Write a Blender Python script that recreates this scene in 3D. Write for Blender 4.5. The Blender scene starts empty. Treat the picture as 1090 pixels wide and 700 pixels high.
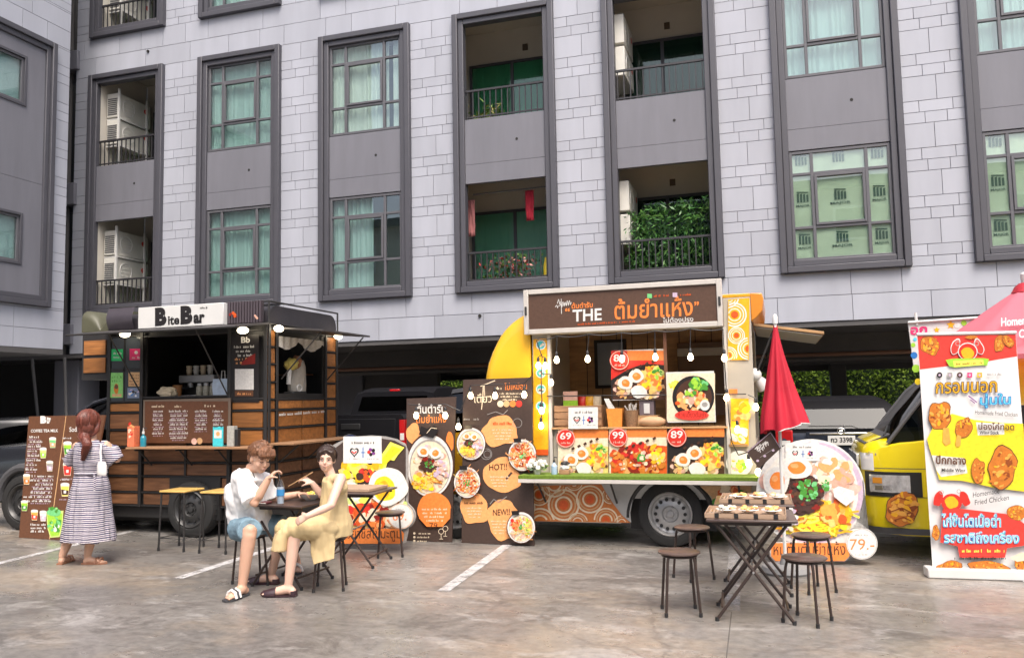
import bpy, bmesh, math, random
from math import sin, cos, pi, radians, sqrt, atan2
from mathutils import Vector, Matrix, noise
random.seed(11)
SC = bpy.context.scene
COL = SC.collection

# ------------------------------------------------------------------ camera model (facade runs along X, depth along Y)
FPX, PITCH, ROLL, YAW, EYE = 889.0, 0.08315, -0.01946, 0.304, 1.6
_m = Matrix.Rotation(YAW, 3, 'Z')
_fw = Vector((0, cos(PITCH), sin(PITCH))); _up = Vector((0, -sin(PITCH), cos(PITCH))); _rt = Vector((1, 0, 0))
CR = _m @ (_rt*cos(ROLL) + _up*sin(ROLL)); CU = _m @ (_up*cos(ROLL) - _rt*sin(ROLL)); CF = _m @ _fw
EYEP = Vector((0, 0, EYE))
def ray(px, py): return CR*((px-545)/FPX) - CU*((py-350)/FPX) + CF
def on_ground(px, py, z=0.0): d = ray(px, py); return EYEP + d*((z-EYE)/d.z)
def on_y(px, py, Y): d = ray(px, py); return EYEP + d*(Y/d.y)
def on_x(px, py, X): d = ray(px, py); return EYEP + d*(X/d.x)

# ------------------------------------------------------------------ materials
MATS = {}
def mat(name, rgb, rough=.6, metal=0., var=.08, scale=6., bump=0., bscale=None, coat=0., emit=None, estr=0., spec=.5, sss=0., stretch=None, rough_var=0.):
    if name in MATS: return MATS[name]
    m = bpy.data.materials.new(name); m.use_nodes = True
    nt = m.node_tree; N = nt.nodes; L = nt.links
    b = N['Principled BSDF']
    b.inputs['Roughness'].default_value = rough
    b.inputs['Metallic'].default_value = metal
    b.inputs['Specular IOR Level'].default_value = spec
    b.inputs['Coat Weight'].default_value = coat
    b.inputs['Coat Roughness'].default_value = .06
    c = (*rgb, 1)
    tc = N.new('ShaderNodeTexCoord'); src = tc.outputs['Object']
    if stretch:
        mp = N.new('ShaderNodeMapping'); mp.inputs['Scale'].default_value = stretch
        L.new(src, mp.inputs['Vector']); src = mp.outputs['Vector']
    if var > 0:
        n = N.new('ShaderNodeTexNoise'); n.inputs['Scale'].default_value = scale; n.inputs['Detail'].default_value = 5; n.inputs['Roughness'].default_value = .6
        L.new(src, n.inputs['Vector'])
        mx = N.new('ShaderNodeMix'); mx.data_type = 'RGBA'
        mx.inputs['A'].default_value = (*[max(0, v*(1-2*var)) for v in rgb], 1)
        mx.inputs['B'].default_value = (*[min(1, v*(1+2*var)) for v in rgb], 1)
        L.new(n.outputs['Fac'], mx.inputs['Factor']); L.new(mx.outputs['Result'], b.inputs['Base Color'])
        if rough_var:
            mr = N.new('ShaderNodeMapRange'); mr.inputs['To Min'].default_value = rough-rough_var; mr.inputs['To Max'].default_value = rough+rough_var
            L.new(n.outputs['Fac'], mr.inputs['Value']); L.new(mr.outputs['Result'], b.inputs['Roughness'])
    else:
        b.inputs['Base Color'].default_value = c
    if bump > 0:
        n2 = N.new('ShaderNodeTexNoise'); n2.inputs['Scale'].default_value = bscale or scale*6; n2.inputs['Detail'].default_value = 4
        L.new(src, n2.inputs['Vector'])
        bp = N.new('ShaderNodeBump'); bp.inputs['Strength'].default_value = bump; bp.inputs['Distance'].default_value = .01
        L.new(n2.outputs['Fac'], bp.inputs['Height']); L.new(bp.outputs['Normal'], b.inputs['Normal'])
    if emit:
        b.inputs['Emission Color'].default_value = (*emit, 1); b.inputs['Emission Strength'].default_value = estr
    if sss:
        b.inputs['Subsurface Weight'].default_value = sss; b.inputs['Subsurface Radius'].default_value = (.012, .005, .003)
    m.diffuse_color = c
    MATS[name] = m
    return m

def glass(name, tint=(.8, .9, .88), rough=.02, f0=.06, gain=1.0):
    """thin glass: tinted transparency under a Fresnel mirror coat"""
    if name in MATS: return MATS[name]
    m = bpy.data.materials.new(name); m.use_nodes = True
    nt = m.node_tree; N = nt.nodes; L = nt.links; N.clear()
    o = N.new('ShaderNodeOutputMaterial'); t = N.new('ShaderNodeBsdfTransparent'); t.inputs['Color'].default_value = (*tint, 1)
    g = N.new('ShaderNodeBsdfGlossy'); g.inputs['Roughness'].default_value = rough
    lw_ = N.new('ShaderNodeLayerWeight'); lw_.inputs['Blend'].default_value = .5; lw = N.new('ShaderNodeMath'); lw.operation = 'POWER'; lw.inputs[1].default_value = 4.5; L.new(lw_.outputs['Facing'], lw.inputs[0])
    ml = N.new('ShaderNodeMath'); ml.operation = 'MULTIPLY_ADD'; ml.inputs[1].default_value = gain; ml.inputs[2].default_value = f0
    L.new(lw.outputs[0], ml.inputs[0])
    tc = N.new('ShaderNodeTexCoord'); nz = N.new('ShaderNodeTexNoise'); nz.inputs['Scale'].default_value = 1.2
    L.new(tc.outputs['Object'], nz.inputs['Vector'])
    bp = N.new('ShaderNodeBump'); bp.inputs['Strength'].default_value = .04; bp.inputs['Distance'].default_value = .02
    L.new(nz.outputs['Fac'], bp.inputs['Height']); L.new(bp.outputs['Normal'], g.inputs['Normal'])
    mx = N.new('ShaderNodeMixShader'); L.new(ml.outputs[0], mx.inputs[0]); L.new(t.outputs[0], mx.inputs[1]); L.new(g.outputs[0], mx.inputs[2])
    L.new(mx.outputs[0], o.inputs['Surface'])
    MATS[name] = m
    return m

def wood(name, rgb, stretch=(1.5, 14, 14), rough=.45, dark=.45, var_island=.25):
    """plank wood: stretched grain, a tone of its own for every plank"""
    if name in MATS: return MATS[name]
    m = bpy.data.materials.new(name); m.use_nodes = True
    nt = m.node_tree; N = nt.nodes; L = nt.links; b = N['Principled BSDF']
    tc = N.new('ShaderNodeTexCoord'); mp = N.new('ShaderNodeMapping'); mp.inputs['Scale'].default_value = stretch
    L.new(tc.outputs['Object'], mp.inputs['Vector'])
    n = N.new('ShaderNodeTexNoise'); n.inputs['Scale'].default_value = 2.2; n.inputs['Detail'].default_value = 7; n.inputs['Distortion'].default_value = .6
    L.new(mp.outputs['Vector'], n.inputs['Vector'])
    r = N.new('ShaderNodeValToRGB'); r.color_ramp.elements[0].position = .3; r.color_ramp.elements[1].position = .72
    r.color_ramp.elements[0].color = (*[v*dark for v in rgb], 1); r.color_ramp.elements[1].color = (*[min(1, v*1.15) for v in rgb], 1)
    L.new(n.outputs['Fac'], r.inputs['Fac'])
    ge = N.new('ShaderNodeNewGeometry'); mr = N.new('ShaderNodeMapRange')
    mr.inputs['To Min'].default_value = 1-var_island; mr.inputs['To Max'].default_value = 1+var_island
    L.new(ge.outputs['Random Per Island'], mr.inputs['Value'])
    vm = N.new('ShaderNodeVectorMath'); vm.operation = 'SCALE'
    L.new(r.outputs['Color'], vm.inputs[0]); L.new(mr.outputs['Result'], vm.inputs['Scale'])
    L.new(vm.outputs['Vector'], b.inputs['Base Color'])
    b.inputs['Roughness'].default_value = rough
    bp = N.new('ShaderNodeBump'); bp.inputs['Strength'].default_value = .15; bp.inputs['Distance'].default_value = .01
    L.new(n.outputs['Fac'], bp.inputs['Height']); L.new(bp.outputs['Normal'], b.inputs['Normal'])
    MATS[name] = m
    return m

def island(name, rgb, rough=.7, var=.08, bump=.1, bscale=40):
    """plain material whose separate pieces differ a little in tone"""
    if name in MATS: return MATS[name]
    m = bpy.data.materials.new(name); m.use_nodes = True
    nt = m.node_tree; N = nt.nodes; L = nt.links; b = N['Principled BSDF']
    ge = N.new('ShaderNodeNewGeometry'); mr = N.new('ShaderNodeMapRange')
    mr.inputs['To Min'].default_value = 1-var; mr.inputs['To Max'].default_value = 1+var
    L.new(ge.outputs['Random Per Island'], mr.inputs['Value'])
    tc = N.new('ShaderNodeTexCoord'); n = N.new('ShaderNodeTexNoise'); n.inputs['Scale'].default_value = 1.1; n.inputs['Detail'].default_value = 6
    mp = N.new('ShaderNodeMapping'); mp.inputs['Scale'].default_value = (2.5, 2.5, .5); L.new(tc.outputs['Object'], mp.inputs['Vector']); L.new(mp.outputs['Vector'], n.inputs['Vector'])
    m2 = N.new('ShaderNodeMapRange'); m2.inputs['To Min'].default_value = .80; m2.inputs['To Max'].default_value = 1.15; L.new(n.outputs['Fac'], m2.inputs['Value'])
    mm = N.new('ShaderNodeMath'); mm.operation = 'MULTIPLY'; L.new(mr.outputs['Result'], mm.inputs[0]); L.new(m2.outputs['Result'], mm.inputs[1])
    vm = N.new('ShaderNodeVectorMath'); vm.operation = 'SCALE'; vm.inputs[0].default_value = rgb
    L.new(mm.outputs[0], vm.inputs['Scale']); L.new(vm.outputs['Vector'], b.inputs['Base Color'])
    b.inputs['Roughness'].default_value = rough
    n2 = N.new('ShaderNodeTexNoise'); n2.inputs['Scale'].default_value = bscale; L.new(tc.outputs['Object'], n2.inputs['Vector'])
    bp = N.new('ShaderNodeBump'); bp.inputs['Strength'].default_value = bump; bp.inputs['Distance'].default_value = .01
    L.new(n2.outputs['Fac'], bp.inputs['Height']); L.new(bp.outputs['Normal'], b.inputs['Normal'])
    MATS[name] = m
    return m

# ------------------------------------------------------------------ things, parts
def tag(o, label=None, cat=None, group=None, kind=None):
    if label: o['label'] = label
    if cat: o['category'] = cat
    if group: o['group'] = group
    if kind: o['kind'] = kind
    return o
def thing(name, label, cat, loc=(0, 0, 0), group=None):
    o = bpy.data.objects.new(name, None); COL.objects.link(o); o.location = loc; o.empty_display_size = .1
    return tag(o, label, cat, group)
def base(o):
    v = Vector((0, 0, 0))
    while o: v += o.location; o = o.parent
    return v
def copy_tree(o, parent=None):
    c = o.copy(); COL.objects.link(c); c.parent = parent
    for ch in list(o.children): copy_tree(ch, c)
    return c

class MB:
    """collects shapes in world coordinates into one mesh"""
    def __init__(s): s.bm = bmesh.new(); s.mats = []
    def mi(s, m):
        if m not in s.mats: s.mats.append(m)
        return s.mats.index(m)
    def poly(s, pts, m, smooth=False):
        vs = [s.bm.verts.new(p) for p in pts]
        try: f = s.bm.faces.new(vs)
        except ValueError: return None
        f.material_index = s.mi(m); f.smooth = smooth
        return f
    def grid(s, rows, m, smooth=True, closed=False):
        k = s.mi(m); vv = [[s.bm.verts.new(p) for p in r] for r in rows]
        for a, b in zip(vv, vv[1:]):
            n = len(a)
            for i in range(n if closed else n-1):
                f = s.bm.faces.new((a[i], a[(i+1) % n], b[(i+1) % n], b[i])); f.material_index = k; f.smooth = smooth
        return vv
    def loft(s, rings, m, caps=True, smooth=True):
        k = s.mi(m); vv = s.grid(rings, m, smooth, True)
        if caps:
            for r, fl in ((vv[0], True), (vv[-1], False)):
                try:
                    f = s.bm.faces.new(r[::-1] if fl else r); f.material_index = k; f.smooth = False
                except ValueError: pass
        return vv
    def box(s, x0, x1, y0, y1, z0, z1, m, M=None):
        c = [Vector((x, y, z)) for z in (z0, z1) for (x, y) in ((x0, y0), (x1, y0), (x1, y1), (x0, y1))]
        if M: c = [M @ p for p in c]
        v = [s.bm.verts.new(p) for p in c]; k = s.mi(m)
        for q in ((3, 2, 1, 0), (4, 5, 6, 7), (0, 1, 5, 4), (1, 2, 6, 5), (2, 3, 7, 6), (3, 0, 4, 7)):
            f = s.bm.faces.new([v[i] for i in q]); f.material_index = k
    def prism(s, pts, off, m, smooth=False):
        off = Vector(off); a = [Vector(p) for p in pts]
        va = [s.bm.verts.new(p) for p in a]; vb = [s.bm.verts.new(p+off) for p in a]; k = s.mi(m); n = len(a)
        fs = []
        fs.append(s.bm.faces.new(va)); fs.append(s.bm.faces.new(vb[::-1]))
        for i in range(n):
            f = s.bm.faces.new((va[(i+1) % n], va[i], vb[i], vb[(i+1) % n])); f.smooth = smooth; fs.append(f)
        for f in fs: f.material_index = k
    def tube(s, pts, r, m, seg=8, closed=False):
        P = [Vector(p) for p in pts]; n = len(P); rs = r if isinstance(r, (list, tuple)) else [r]*n
        rings = []; prev = None
        for i, p in enumerate(P):
            if closed: t = P[(i+1) % n]-P[i-1]
            else: t = P[min(i+1, n-1)]-P[max(i-1, 0)]
            t.normalize()
            if prev is None:
                a = Vector((0, 0, 1)) if abs(t.z) < .9 else Vector((1, 0, 0)); u = t.cross(a).normalized()
            else:
                u = prev-t*prev.dot(t); u.normalize()
            prev = u; w = t.cross(u)
            rings.append([p+(u*cos(2*pi*j/seg)+w*sin(2*pi*j/seg))*rs[i] for j in range(seg)])
        if closed: rings.append(rings[0]); s.loft(rings, m, caps=False)
        else: s.loft(rings, m)
    def cyl(s, a, b, r, m, seg=16, r2=None): s.tube([a, b], [r, r if r2 is None else r2], m, seg)
    def lathe(s, prof, m, c=(0, 0, 0), M=None, seg=24, caps=True):
        c = Vector(c); rings = []
        for r, z in prof:
            ring = [Vector((r*cos(2*pi*j/seg), r*sin(2*pi*j/seg), z)) for j in range(seg)]
            if M: ring = [M @ p for p in ring]
            rings.append([p+c for p in ring])
        s.loft(rings, m, caps)
    def ell(s, c, r, m, M=None, seg=14, rough=0., seed=0):
        c = Vector(c); r = (r, r, r) if isinstance(r, (int, float)) else r; rings = []
        for i in range(seg+1):
            a = -pi/2+pi*i/seg; ring = []
            for j in range(seg*2):
                t = 2*pi*j/(seg*2); ca = max(cos(a), .02)
                p = Vector((ca*cos(t), ca*sin(t), sin(a)))
                if rough: p *= 1+rough*noise.noise(p*2.1+Vector((seed*3.7, seed, 0)))
                p = Vector((p.x*r[0], p.y*r[1], p.z*r[2]))
                if M: p = M @ p
                ring.append(p+c)
            rings.append(ring)
        s.loft(rings, m)
    def add_mesh(s, me, m, fn):
        k = s.mi(m); vs = [s.bm.verts.new(fn(v.co)) for v in me.vertices]
        for p in me.polygons:
            try: f = s.bm.faces.new([vs[i] for i in p.vertices]); f.material_index = k
            except ValueError: pass
    def obj(s, name, parent=None, bevel=0., sharp=35, recalc=True, sub=0):
        if recalc: bmesh.ops.recalc_face_normals(s.bm, faces=s.bm.faces)
        if parent:
            b = base(parent)
            for v in s.bm.verts: v.co -= b
        me = bpy.data.meshes.new(name); s.bm.to_mesh(me); s.bm.free()
        for m in s.mats: me.materials.append(m)
        if sharp: me.set_sharp_from_angle(angle=radians(sharp))
        o = bpy.data.objects.new(name, me); COL.objects.link(o); o.parent = parent
        if bevel:
            md = o.modifiers.new('bevel', 'BEVEL'); md.width = bevel; md.segments = 2; md.limit_method = 'ANGLE'; md.angle_limit = radians(40)
        if sub:
            md = o.modifiers.new('sub', 'SUBSURF'); md.levels = sub; md.render_levels = sub
        return o

def single(mb, name, label, cat, loc, group=None, **kw):
    """a thing that is one mesh, its origin at its base"""
    o = mb.obj(name, None, **kw); loc = Vector(loc)
    for v in o.data.vertices: v.co -= loc
    o.location = loc
    return tag(o, label, cat, group)

_tc = {}
def text_mesh(body, bold=0.):
    k = (body, bold)
    if k in _tc: return _tc[k]
    cu = bpy.data.curves.new('lettering', 'FONT'); cu.body = body; cu.resolution_u = 3; cu.offset = bold
    o = bpy.data.objects.new('lettering', cu); COL.objects.link(o)
    dg = bpy.context.evaluated_depsgraph_get(); me = bpy.data.meshes.new_from_object(o.evaluated_get(dg))
    bpy.data.objects.remove(o); bpy.data.curves.remove(cu)
    xs = [v.co.x for v in me.vertices]; ys = [v.co.y for v in me.vertices]
    _tc[k] = (me, min(xs), max(xs), min(ys), max(ys))
    return _tc[k]

class Art:
    """printed matter on a real plane: shapes are given as seen in the photograph and laid on that plane, a hair apart"""
    def __init__(s, p0, n, parent=None, eps=.0004):
        s.p0 = Vector(p0); s.n = Vector(n).normalized(); s.eps = eps; s.k = 1; s.mb = {}; s.parent = parent
        if s.n.dot(EYEP-s.p0) < 0: s.n = -s.n
        s.u = Vector((0, 0, 1)).cross(s.n).normalized(); s.v = s.n.cross(s.u)
    def P(s, px, py, h=None):
        d = ray(px, py); t = (s.p0-EYEP).dot(s.n)/d.dot(s.n)
        return EYEP+d*t+s.n*(s.eps*s.k if h is None else h)
    def g(s, part, x=None, y=None):
        if x is not None and part in ('print_shape', 'small_print'): part = f'{part}#{int(x//22)}_{int(y//26)}'
        return s.mb.setdefault(part, MB())
    def poly(s, part, pts, m, up=1.):
        s.k += up; return s.g(part, *pts[0]).poly([s.P(*p) for p in pts], m)
    def rect(s, part, x0, y0, x1, y1, m, up=1.): s.poly(part, [(x0, y0), (x0, y1), (x1, y1), (x1, y0)], m, up)
    def ellipse(s, part, cx, cy, rx, ry, m, n=32, rot=0., wob=0., seed=0, up=1., a0=0, a1=2*pi):
        pts = []
        for i in range(n):
            a = a0-(a1-a0)*i/n
            w = 1+wob*noise.noise(Vector((cos(a)*1.4+seed*5.1, sin(a)*1.4, seed*1.7)))
            x, y = rx*w*cos(a), ry*w*sin(a)
            pts.append((cx+x*cos(rot)-y*sin(rot), cy+x*sin(rot)+y*cos(rot)))
        s.poly(part, pts, m, up)
    def ring(s, part, cx, cy, r, w, m, n=36, up=1., ky=1.):
        s.k += up; k = s.g(part, cx, cy)
        for i in range(n):
            a, b = 2*pi*i/n, 2*pi*(i+1)/n
            k.poly([s.P(cx+q*cos(t), cy+q*ky*sin(t)) for q, t in ((r, a), (r-w, a), (r-w, b), (r, b))], m)
    def line(s, part, pts, w, m, up=1.):
        s.k += up; k = s.g(part, *pts[0])
        for (x0, y0), (x1, y1) in zip(pts, pts[1:]):
            l = max(1e-6, sqrt((x1-x0)**2+(y1-y0)**2)); nx, ny = -(y1-y0)/l*w/2, (x1-x0)/l*w/2
            k.poly([s.P(x0-nx, y0-ny), s.P(x0+nx, y0+ny), s.P(x1+nx, y1+ny), s.P(x1-nx, y1-ny)], m)
    def text(s, part, body, x0, y0, x1, y1, h, m, bold=0., up=1.):
        """baseline from (x0,y0) to (x1,y1), glyph box of height h"""
        s.k += up; s.nt = getattr(s, 'nt', 0)+1; part = f'{part}#{s.nt}'
        me, a, b, c, d = text_mesh(body, bold)
        A, B = s.P(x0, y0), s.P(x1, y1); T = s.P(x0+(y1-y0)/max(1, abs(x1-x0))*h*.0, y0-h)
        ux = (B-A)/(b-a); uy = (T-A)/(d-c)
        s.g(part).add_mesh(me, m, lambda q: A+ux*(q.x-a)+uy*(q.y-c))
    def scribble(s, part, x0, y0, x1, h, m, slope=0., seed=0, fill=.8, up=.3):
        """a line of print too small to read"""
        part = 'small_print' if part == 'lettering' else part; s.k += up; r = random.Random(seed*77+int(x0*13+y0*7)); x = x0; k = s.g(part, x0, y0)
        while x < x1:
            wl = r.uniform(3, 7)*h*.45; e = min(x+wl, x1)
            while x < e:
                w = h*r.uniform(.16, .3); t = h*r.choice((.55, .6, .9, .65)); y = y0+(x-x0)*slope
                if r.random() < fill:
                    k.poly([s.P(x, y), s.P(x+w, y), s.P(x+w, y-t), s.P(x, y-t)], m)
                    if r.random() < .4: k.poly([s.P(x, y-t*.5), s.P(x+w*1.5, y-t*.5), s.P(x+w*1.5, y-t*.5-h*.13), s.P(x, y-t*.5-h*.13)], m)
                x += w+h*.14
            x += h*.4
    def done(s, parent=None, labels={}):
        out = {}
        for nm, b in s.mb.items():
            o = b.obj(nm.split('#')[0], parent or s.parent, sharp=0, recalc=False); out[nm] = o
            if nm in labels: o['label'] = labels[nm]
        return out
# ------------------------------------------------------------------ camera, light, view
cam = bpy.data.cameras.new('camera'); cam.sensor_width = 36; cam.lens = 36*FPX/1090; cam.clip_start = .05; cam.clip_end = 500
co = bpy.data.objects.new('camera', cam); COL.objects.link(co); SC.camera = co
co.matrix_world = Matrix((( CR.x, CU.x, -CF.x, 0), (CR.y, CU.y, -CF.y, 0), (CR.z, CU.z, -CF.z, EYE), (0, 0, 0, 1)))
SC.view_settings.view_transform = 'Standard'; SC.view_settings.look = 'None'
SC.view_settings.exposure = 1.12; SC.view_settings.gamma = 1
w = bpy.data.worlds.new('World'); SC.world = w; w.use_nodes = True
nt = w.node_tree; bg = nt.nodes['Background']
sky = nt.nodes.new('ShaderNodeTexSky'); sky.sky_type = 'NISHITA'; sky.sun_disc = False
SUN_EL, SUN_AZ = radians(58), radians(152)
sky.sun_elevation = SUN_EL; sky.sun_rotation = SUN_AZ; sky.dust_density = 6; sky.air_density = 1.0; sky.ozone_density = .6
nt.links.new(sky.outputs['Color'], bg.inputs['Color']); bg.inputs['Strength'].default_value = .135
sl = bpy.data.lights.new('sun', 'SUN'); sl.energy = 1.25; sl.angle = radians(28); sl.color = (1, .97, .93)
so = bpy.data.objects.new('sun', sl); COL.objects.link(so); so.location = (0, -20, 40)
sd = Vector((sin(SUN_AZ)*cos(SUN_EL), cos(SUN_AZ)*cos(SUN_EL), sin(SUN_EL)))
so.rotation_euler = (-sd).to_track_quat('-Z', 'Y').to_euler()

# ------------------------------------------------------------------ ground
def ground_material():
    m = bpy.data.materials.new('stained concrete'); m.use_nodes = True
    nt = m.node_tree; N = nt.nodes; L = nt.links; b = N['Principled BSDF']
    tc = N.new('ShaderNodeTexCoord')
    def noi(scale, det, rough, st=None, dist=0):
        s_ = tc.outputs['Object']
        if st:
            mp = N.new('ShaderNodeMapping'); mp.inputs['Scale'].default_value = st; mp.inputs['Rotation'].default_value = (0, 0, .3)
            L.new(s_, mp.inputs['Vector']); s_ = mp.outputs['Vector']
        n = N.new('ShaderNodeTexNoise'); n.inputs['Scale'].default_value = scale; n.inputs['Detail'].default_value = det; n.inputs['Roughness'].default_value = rough
        n.inputs['Distortion'].default_value = dist
        L.new(s_, n.inputs['Vector']); return n.outputs['Fac']
    def ramp(f, p0, c0, p1, c1):
        r = N.new('ShaderNodeValToRGB'); r.color_ramp.elements[0].position = p0; r.color_ramp.elements[1].position = p1
        r.color_ramp.elements[0].color = (*c0, 1); r.color_ramp.elements[1].color = (*c1, 1); L.new(f, r.inputs['Fac']); return r.outputs['Color']
    def mix(a, bb, f, mode='MIX'):
        x = N.new('ShaderNodeMix'); x.data_type = 'RGBA'; x.blend_type = mode
        for v, sck in ((a, 'A'), (bb, 'B')):
            if isinstance(v, tuple): x.inputs[sck].default_value = (*v, 1)
            else: L.new(v, x.inputs[sck])
        if isinstance(f, float): x.inputs['Factor'].default_value = f
        else: L.new(f, x.inputs['Factor'])
        return x.outputs['Result']
    big = noi(.35, 6, .6, None, .4); mid = noi(1.5, 10, .72, (.8, 1.25, 1), .5); fine = noi(14, 8, .7)
    c = ramp(big, .35, (.140, .130, .120), .66, (.265, .248, .230))
    c = mix(c, (.085, .074, .066), ramp(mid, .535, (0, 0, 0), .60, (.60, .60, .60)))
    tan = noi(.7, 9, .68, (.7, 1, 1), .3)
    c = mix(c, (.38, .30, .215), ramp(tan, .50, (0, 0, 0), .62, (.42, .42, .42)))
    pale = noi(1.9, 10, .74, (.7, 1.4, 1), .5)
    c = mix(c, (.46, .44, .42), ramp(pale, .545, (0, 0, 0), .61, (.38, .38, .38)))
    c = mix(c, ramp(fine, .32, (.66, .66, .66), .68, (1.15, 1.15, 1.15)), 1.0, 'MULTIPLY')
    vo = N.new('ShaderNodeTexVoronoi'); vo.feature = 'DISTANCE_TO_EDGE'; vo.inputs['Scale'].default_value = .55
    dn = N.new('ShaderNodeTexNoise'); dn.inputs['Scale'].default_value = 2; dn.inputs['Detail'].default_value = 6; L.new(tc.outputs['Object'], dn.inputs['Vector'])
    ad = N.new('ShaderNodeVectorMath'); ad.operation = 'MULTIPLY_ADD'; ad.inputs[1].default_value = (.9, .9, 0); L.new(dn.outputs['Color'], ad.inputs[0]); L.new(tc.outputs['Object'], ad.inputs[2])
    L.new(ad.outputs['Vector'], vo.inputs['Vector'])
    crack = ramp(vo.outputs['Distance'], .0, (.45, .45, .45), .012, (0, 0, 0))
    c = mix(c, (.09, .08, .075), crack)
    L.new(c, b.inputs['Base Color'])
    rr = N.new('ShaderNodeMapRange'); rr.inputs['From Min'].default_value = .35; rr.inputs['From Max'].default_value = .65; rr.inputs['To Min'].default_value = .22; rr.inputs['To Max'].default_value = .5
    L.new(mid, rr.inputs['Value']); L.new(rr.outputs['Result'], b.inputs['Roughness'])
    bp = N.new('ShaderNodeBump'); bp.inputs['Strength'].default_value = .25; bp.inputs['Distance'].default_value = .006
    L.new(fine, bp.inputs['Height']); L.new(bp.outputs['Normal'], b.inputs['Normal'])
    return m
g = MB(); g.poly([(-120, -90, 0), (120, -90, 0), (120, 120, 0), (-120, 120, 0)], ground_material())
tag(g.obj('ground', sharp=0, recalc=False), kind='structure')

def line_material(nm='worn white road paint', p0=.36, p1=.5):
    m = mat(nm, (.47, .46, .455), .6, var=.12, scale=9)
    N, L = m.node_tree.nodes, m.node_tree.links; b = N['Principled BSDF']
    tc = N.new('ShaderNodeTexCoord'); n = N.new('ShaderNodeTexNoise'); n.inputs['Scale'].default_value = 7; n.inputs['Detail'].default_value = 8; n.inputs['Roughness'].default_value = .75
    L.new(tc.outputs['Object'], n.inputs['Vector'])
    r = N.new('ShaderNodeValToRGB'); r.color_ramp.elements[0].position = p0; r.color_ramp.elements[1].position = p1
    r.color_ramp.elements[0].color = (.12, .25, .25, 1)
    L.new(n.outputs['Fac'], r.inputs['Fac']); L.new(r.outputs['Color'], b.inputs['Alpha'])
    return m
lm = line_material(p0=.34, p1=.55); lm2 = line_material('faded white road paint', .46, .72)
for i, (xa, ya, xb, yb) in enumerate(((-2.74, 6.66, -3.08, 11.8), (-5.36, 6.6, -5.5, 11.8), (-7.72, 6.3, -8.25, 11.8), (-.38, 6.55, -.6, 11.8), (2.0, 6.6, 1.8, 11.8))):
    q = MB(); hw = .055
    q.poly([(xa-hw, ya, .004), (xa+hw, ya, .004), (xb+hw, yb, .004), (xb-hw, yb, .004)], lm2 if i == 3 else lm)
    tag(q.obj('parking_line', sharp=0, recalc=False), kind='structure')
q = MB(); jm = mat('dark joint filler', (.11, .10, .09), .8, var=.3, scale=4)
q.poly([(-.25, .3, .004), (-.243, .3, .004), (-.38, 6.5, .004), (-.388, 6.5, .004)], jm)
tag(q.obj('expansion_joint', sharp=0, recalc=False), kind='structure')

# ------------------------------------------------------------------ apartment block
FY = 13.76
M_tile = island('grey wall tile', (.368, .384, .437), .62, .06, .06)
M_joint = mat('tile joint', (.17, .17, .19), .8, var=.05)
M_frame = mat('dark grey frame', (.066, .066, .079), .5, var=.06, scale=3)
M_panel = mat('mid grey panel', (.150, .152, .176), .6, var=.11, scale=1.5, stretch=(2.2, 2.2, .35))
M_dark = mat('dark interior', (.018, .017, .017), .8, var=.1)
M_plast = mat('cream plaster', (.52, .49, .43), .75, var=.06, scale=2)
M_alu = mat('grey window aluminium', (.10, .10, .112), .4, var=.04)
M_rail = mat('black railing', (.03, .029, .033), .45, var=.05)
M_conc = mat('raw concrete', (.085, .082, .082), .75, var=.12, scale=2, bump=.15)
M_glass = glass('window glass', (.86, .93, .92), .012, .13, 1.0)
M_glassd = glass('balcony door glass', (.72, .88, .80), .02, .06, .9)
M_black = mat('black plastic', (.02, .02, .021), .45, var=.05)
M_white = mat('white plastic', (.60, .60, .58), .4, var=.04)

def cloth(name, rgb, transl=.5):
    if name in MATS: return MATS[name]
    m = bpy.data.materials.new(name); m.use_nodes = True; N = m.node_tree.nodes; L = m.node_tree.links; N.clear()
    o = N.new('ShaderNodeOutputMaterial'); d = N.new('ShaderNodeBsdfDiffuse'); t = N.new('ShaderNodeBsdfTranslucent'); x = N.new('ShaderNodeMixShader')
    d.inputs['Color'].default_value = (*rgb, 1); t.inputs['Color'].default_value = (*rgb, 1); x.inputs[0].default_value = transl
    L.new(d.outputs[0], x.inputs[1]); L.new(t.outputs[0], x.inputs[2]); L.new(x.outputs[0], o.inputs['Surface'])
    MATS[name] = m
    return m
M_curt = cloth('pale teal curtain', (.52, .66, .63), .12)
M_curtw = cloth('white curtain', (.84, .86, .80), .12)
M_curtg = cloth('green curtain', (.22, .46, .33), .2)
M_film = mat('pale green paper film', (.60, .62, .46), .6, var=.14, scale=2.2)

apt = thing('apartment_building', 'grey tiled apartment block with dark framed windows and balconies above an open car park', 'building', (-4, FY, 0))
BX = lambda k: -13.55+2.74*k
BW = 1.89
GROUPS = ((3.47, 8.56), (9.37, 14.46))
FLO = (3.65, 6.60, 9.55)
BALC = {(0, 0), (0, 1), (0, 2), (3, 0), (3, 1), (4, 0), (4, 1), (3, 2), (4, 2)}
NB = 7
wb = MB()
def wall_slab(x0, x1, z0, z1): wb.box(x0, x1, FY+.012, FY+.3, z0, z1, M_joint)
XL, XR = -13.95, 11.0
for z0, z1 in ((2.70, 3.47), (8.56, 9.37), (14.46, 15.2)): wall_slab(XL, XR, z0, z1)
edges = [XL]+sum([[BX(k), BX(k)+BW] for k in range(NB)], [])+[XR]
piers = list(zip(edges[::2], edges[1::2]))
for x0, x1 in piers:
    for z0, z1 in GROUPS: wall_slab(x0, x1, z0+.0005, z1-.0005)
rt_ = random.Random(4)
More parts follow.
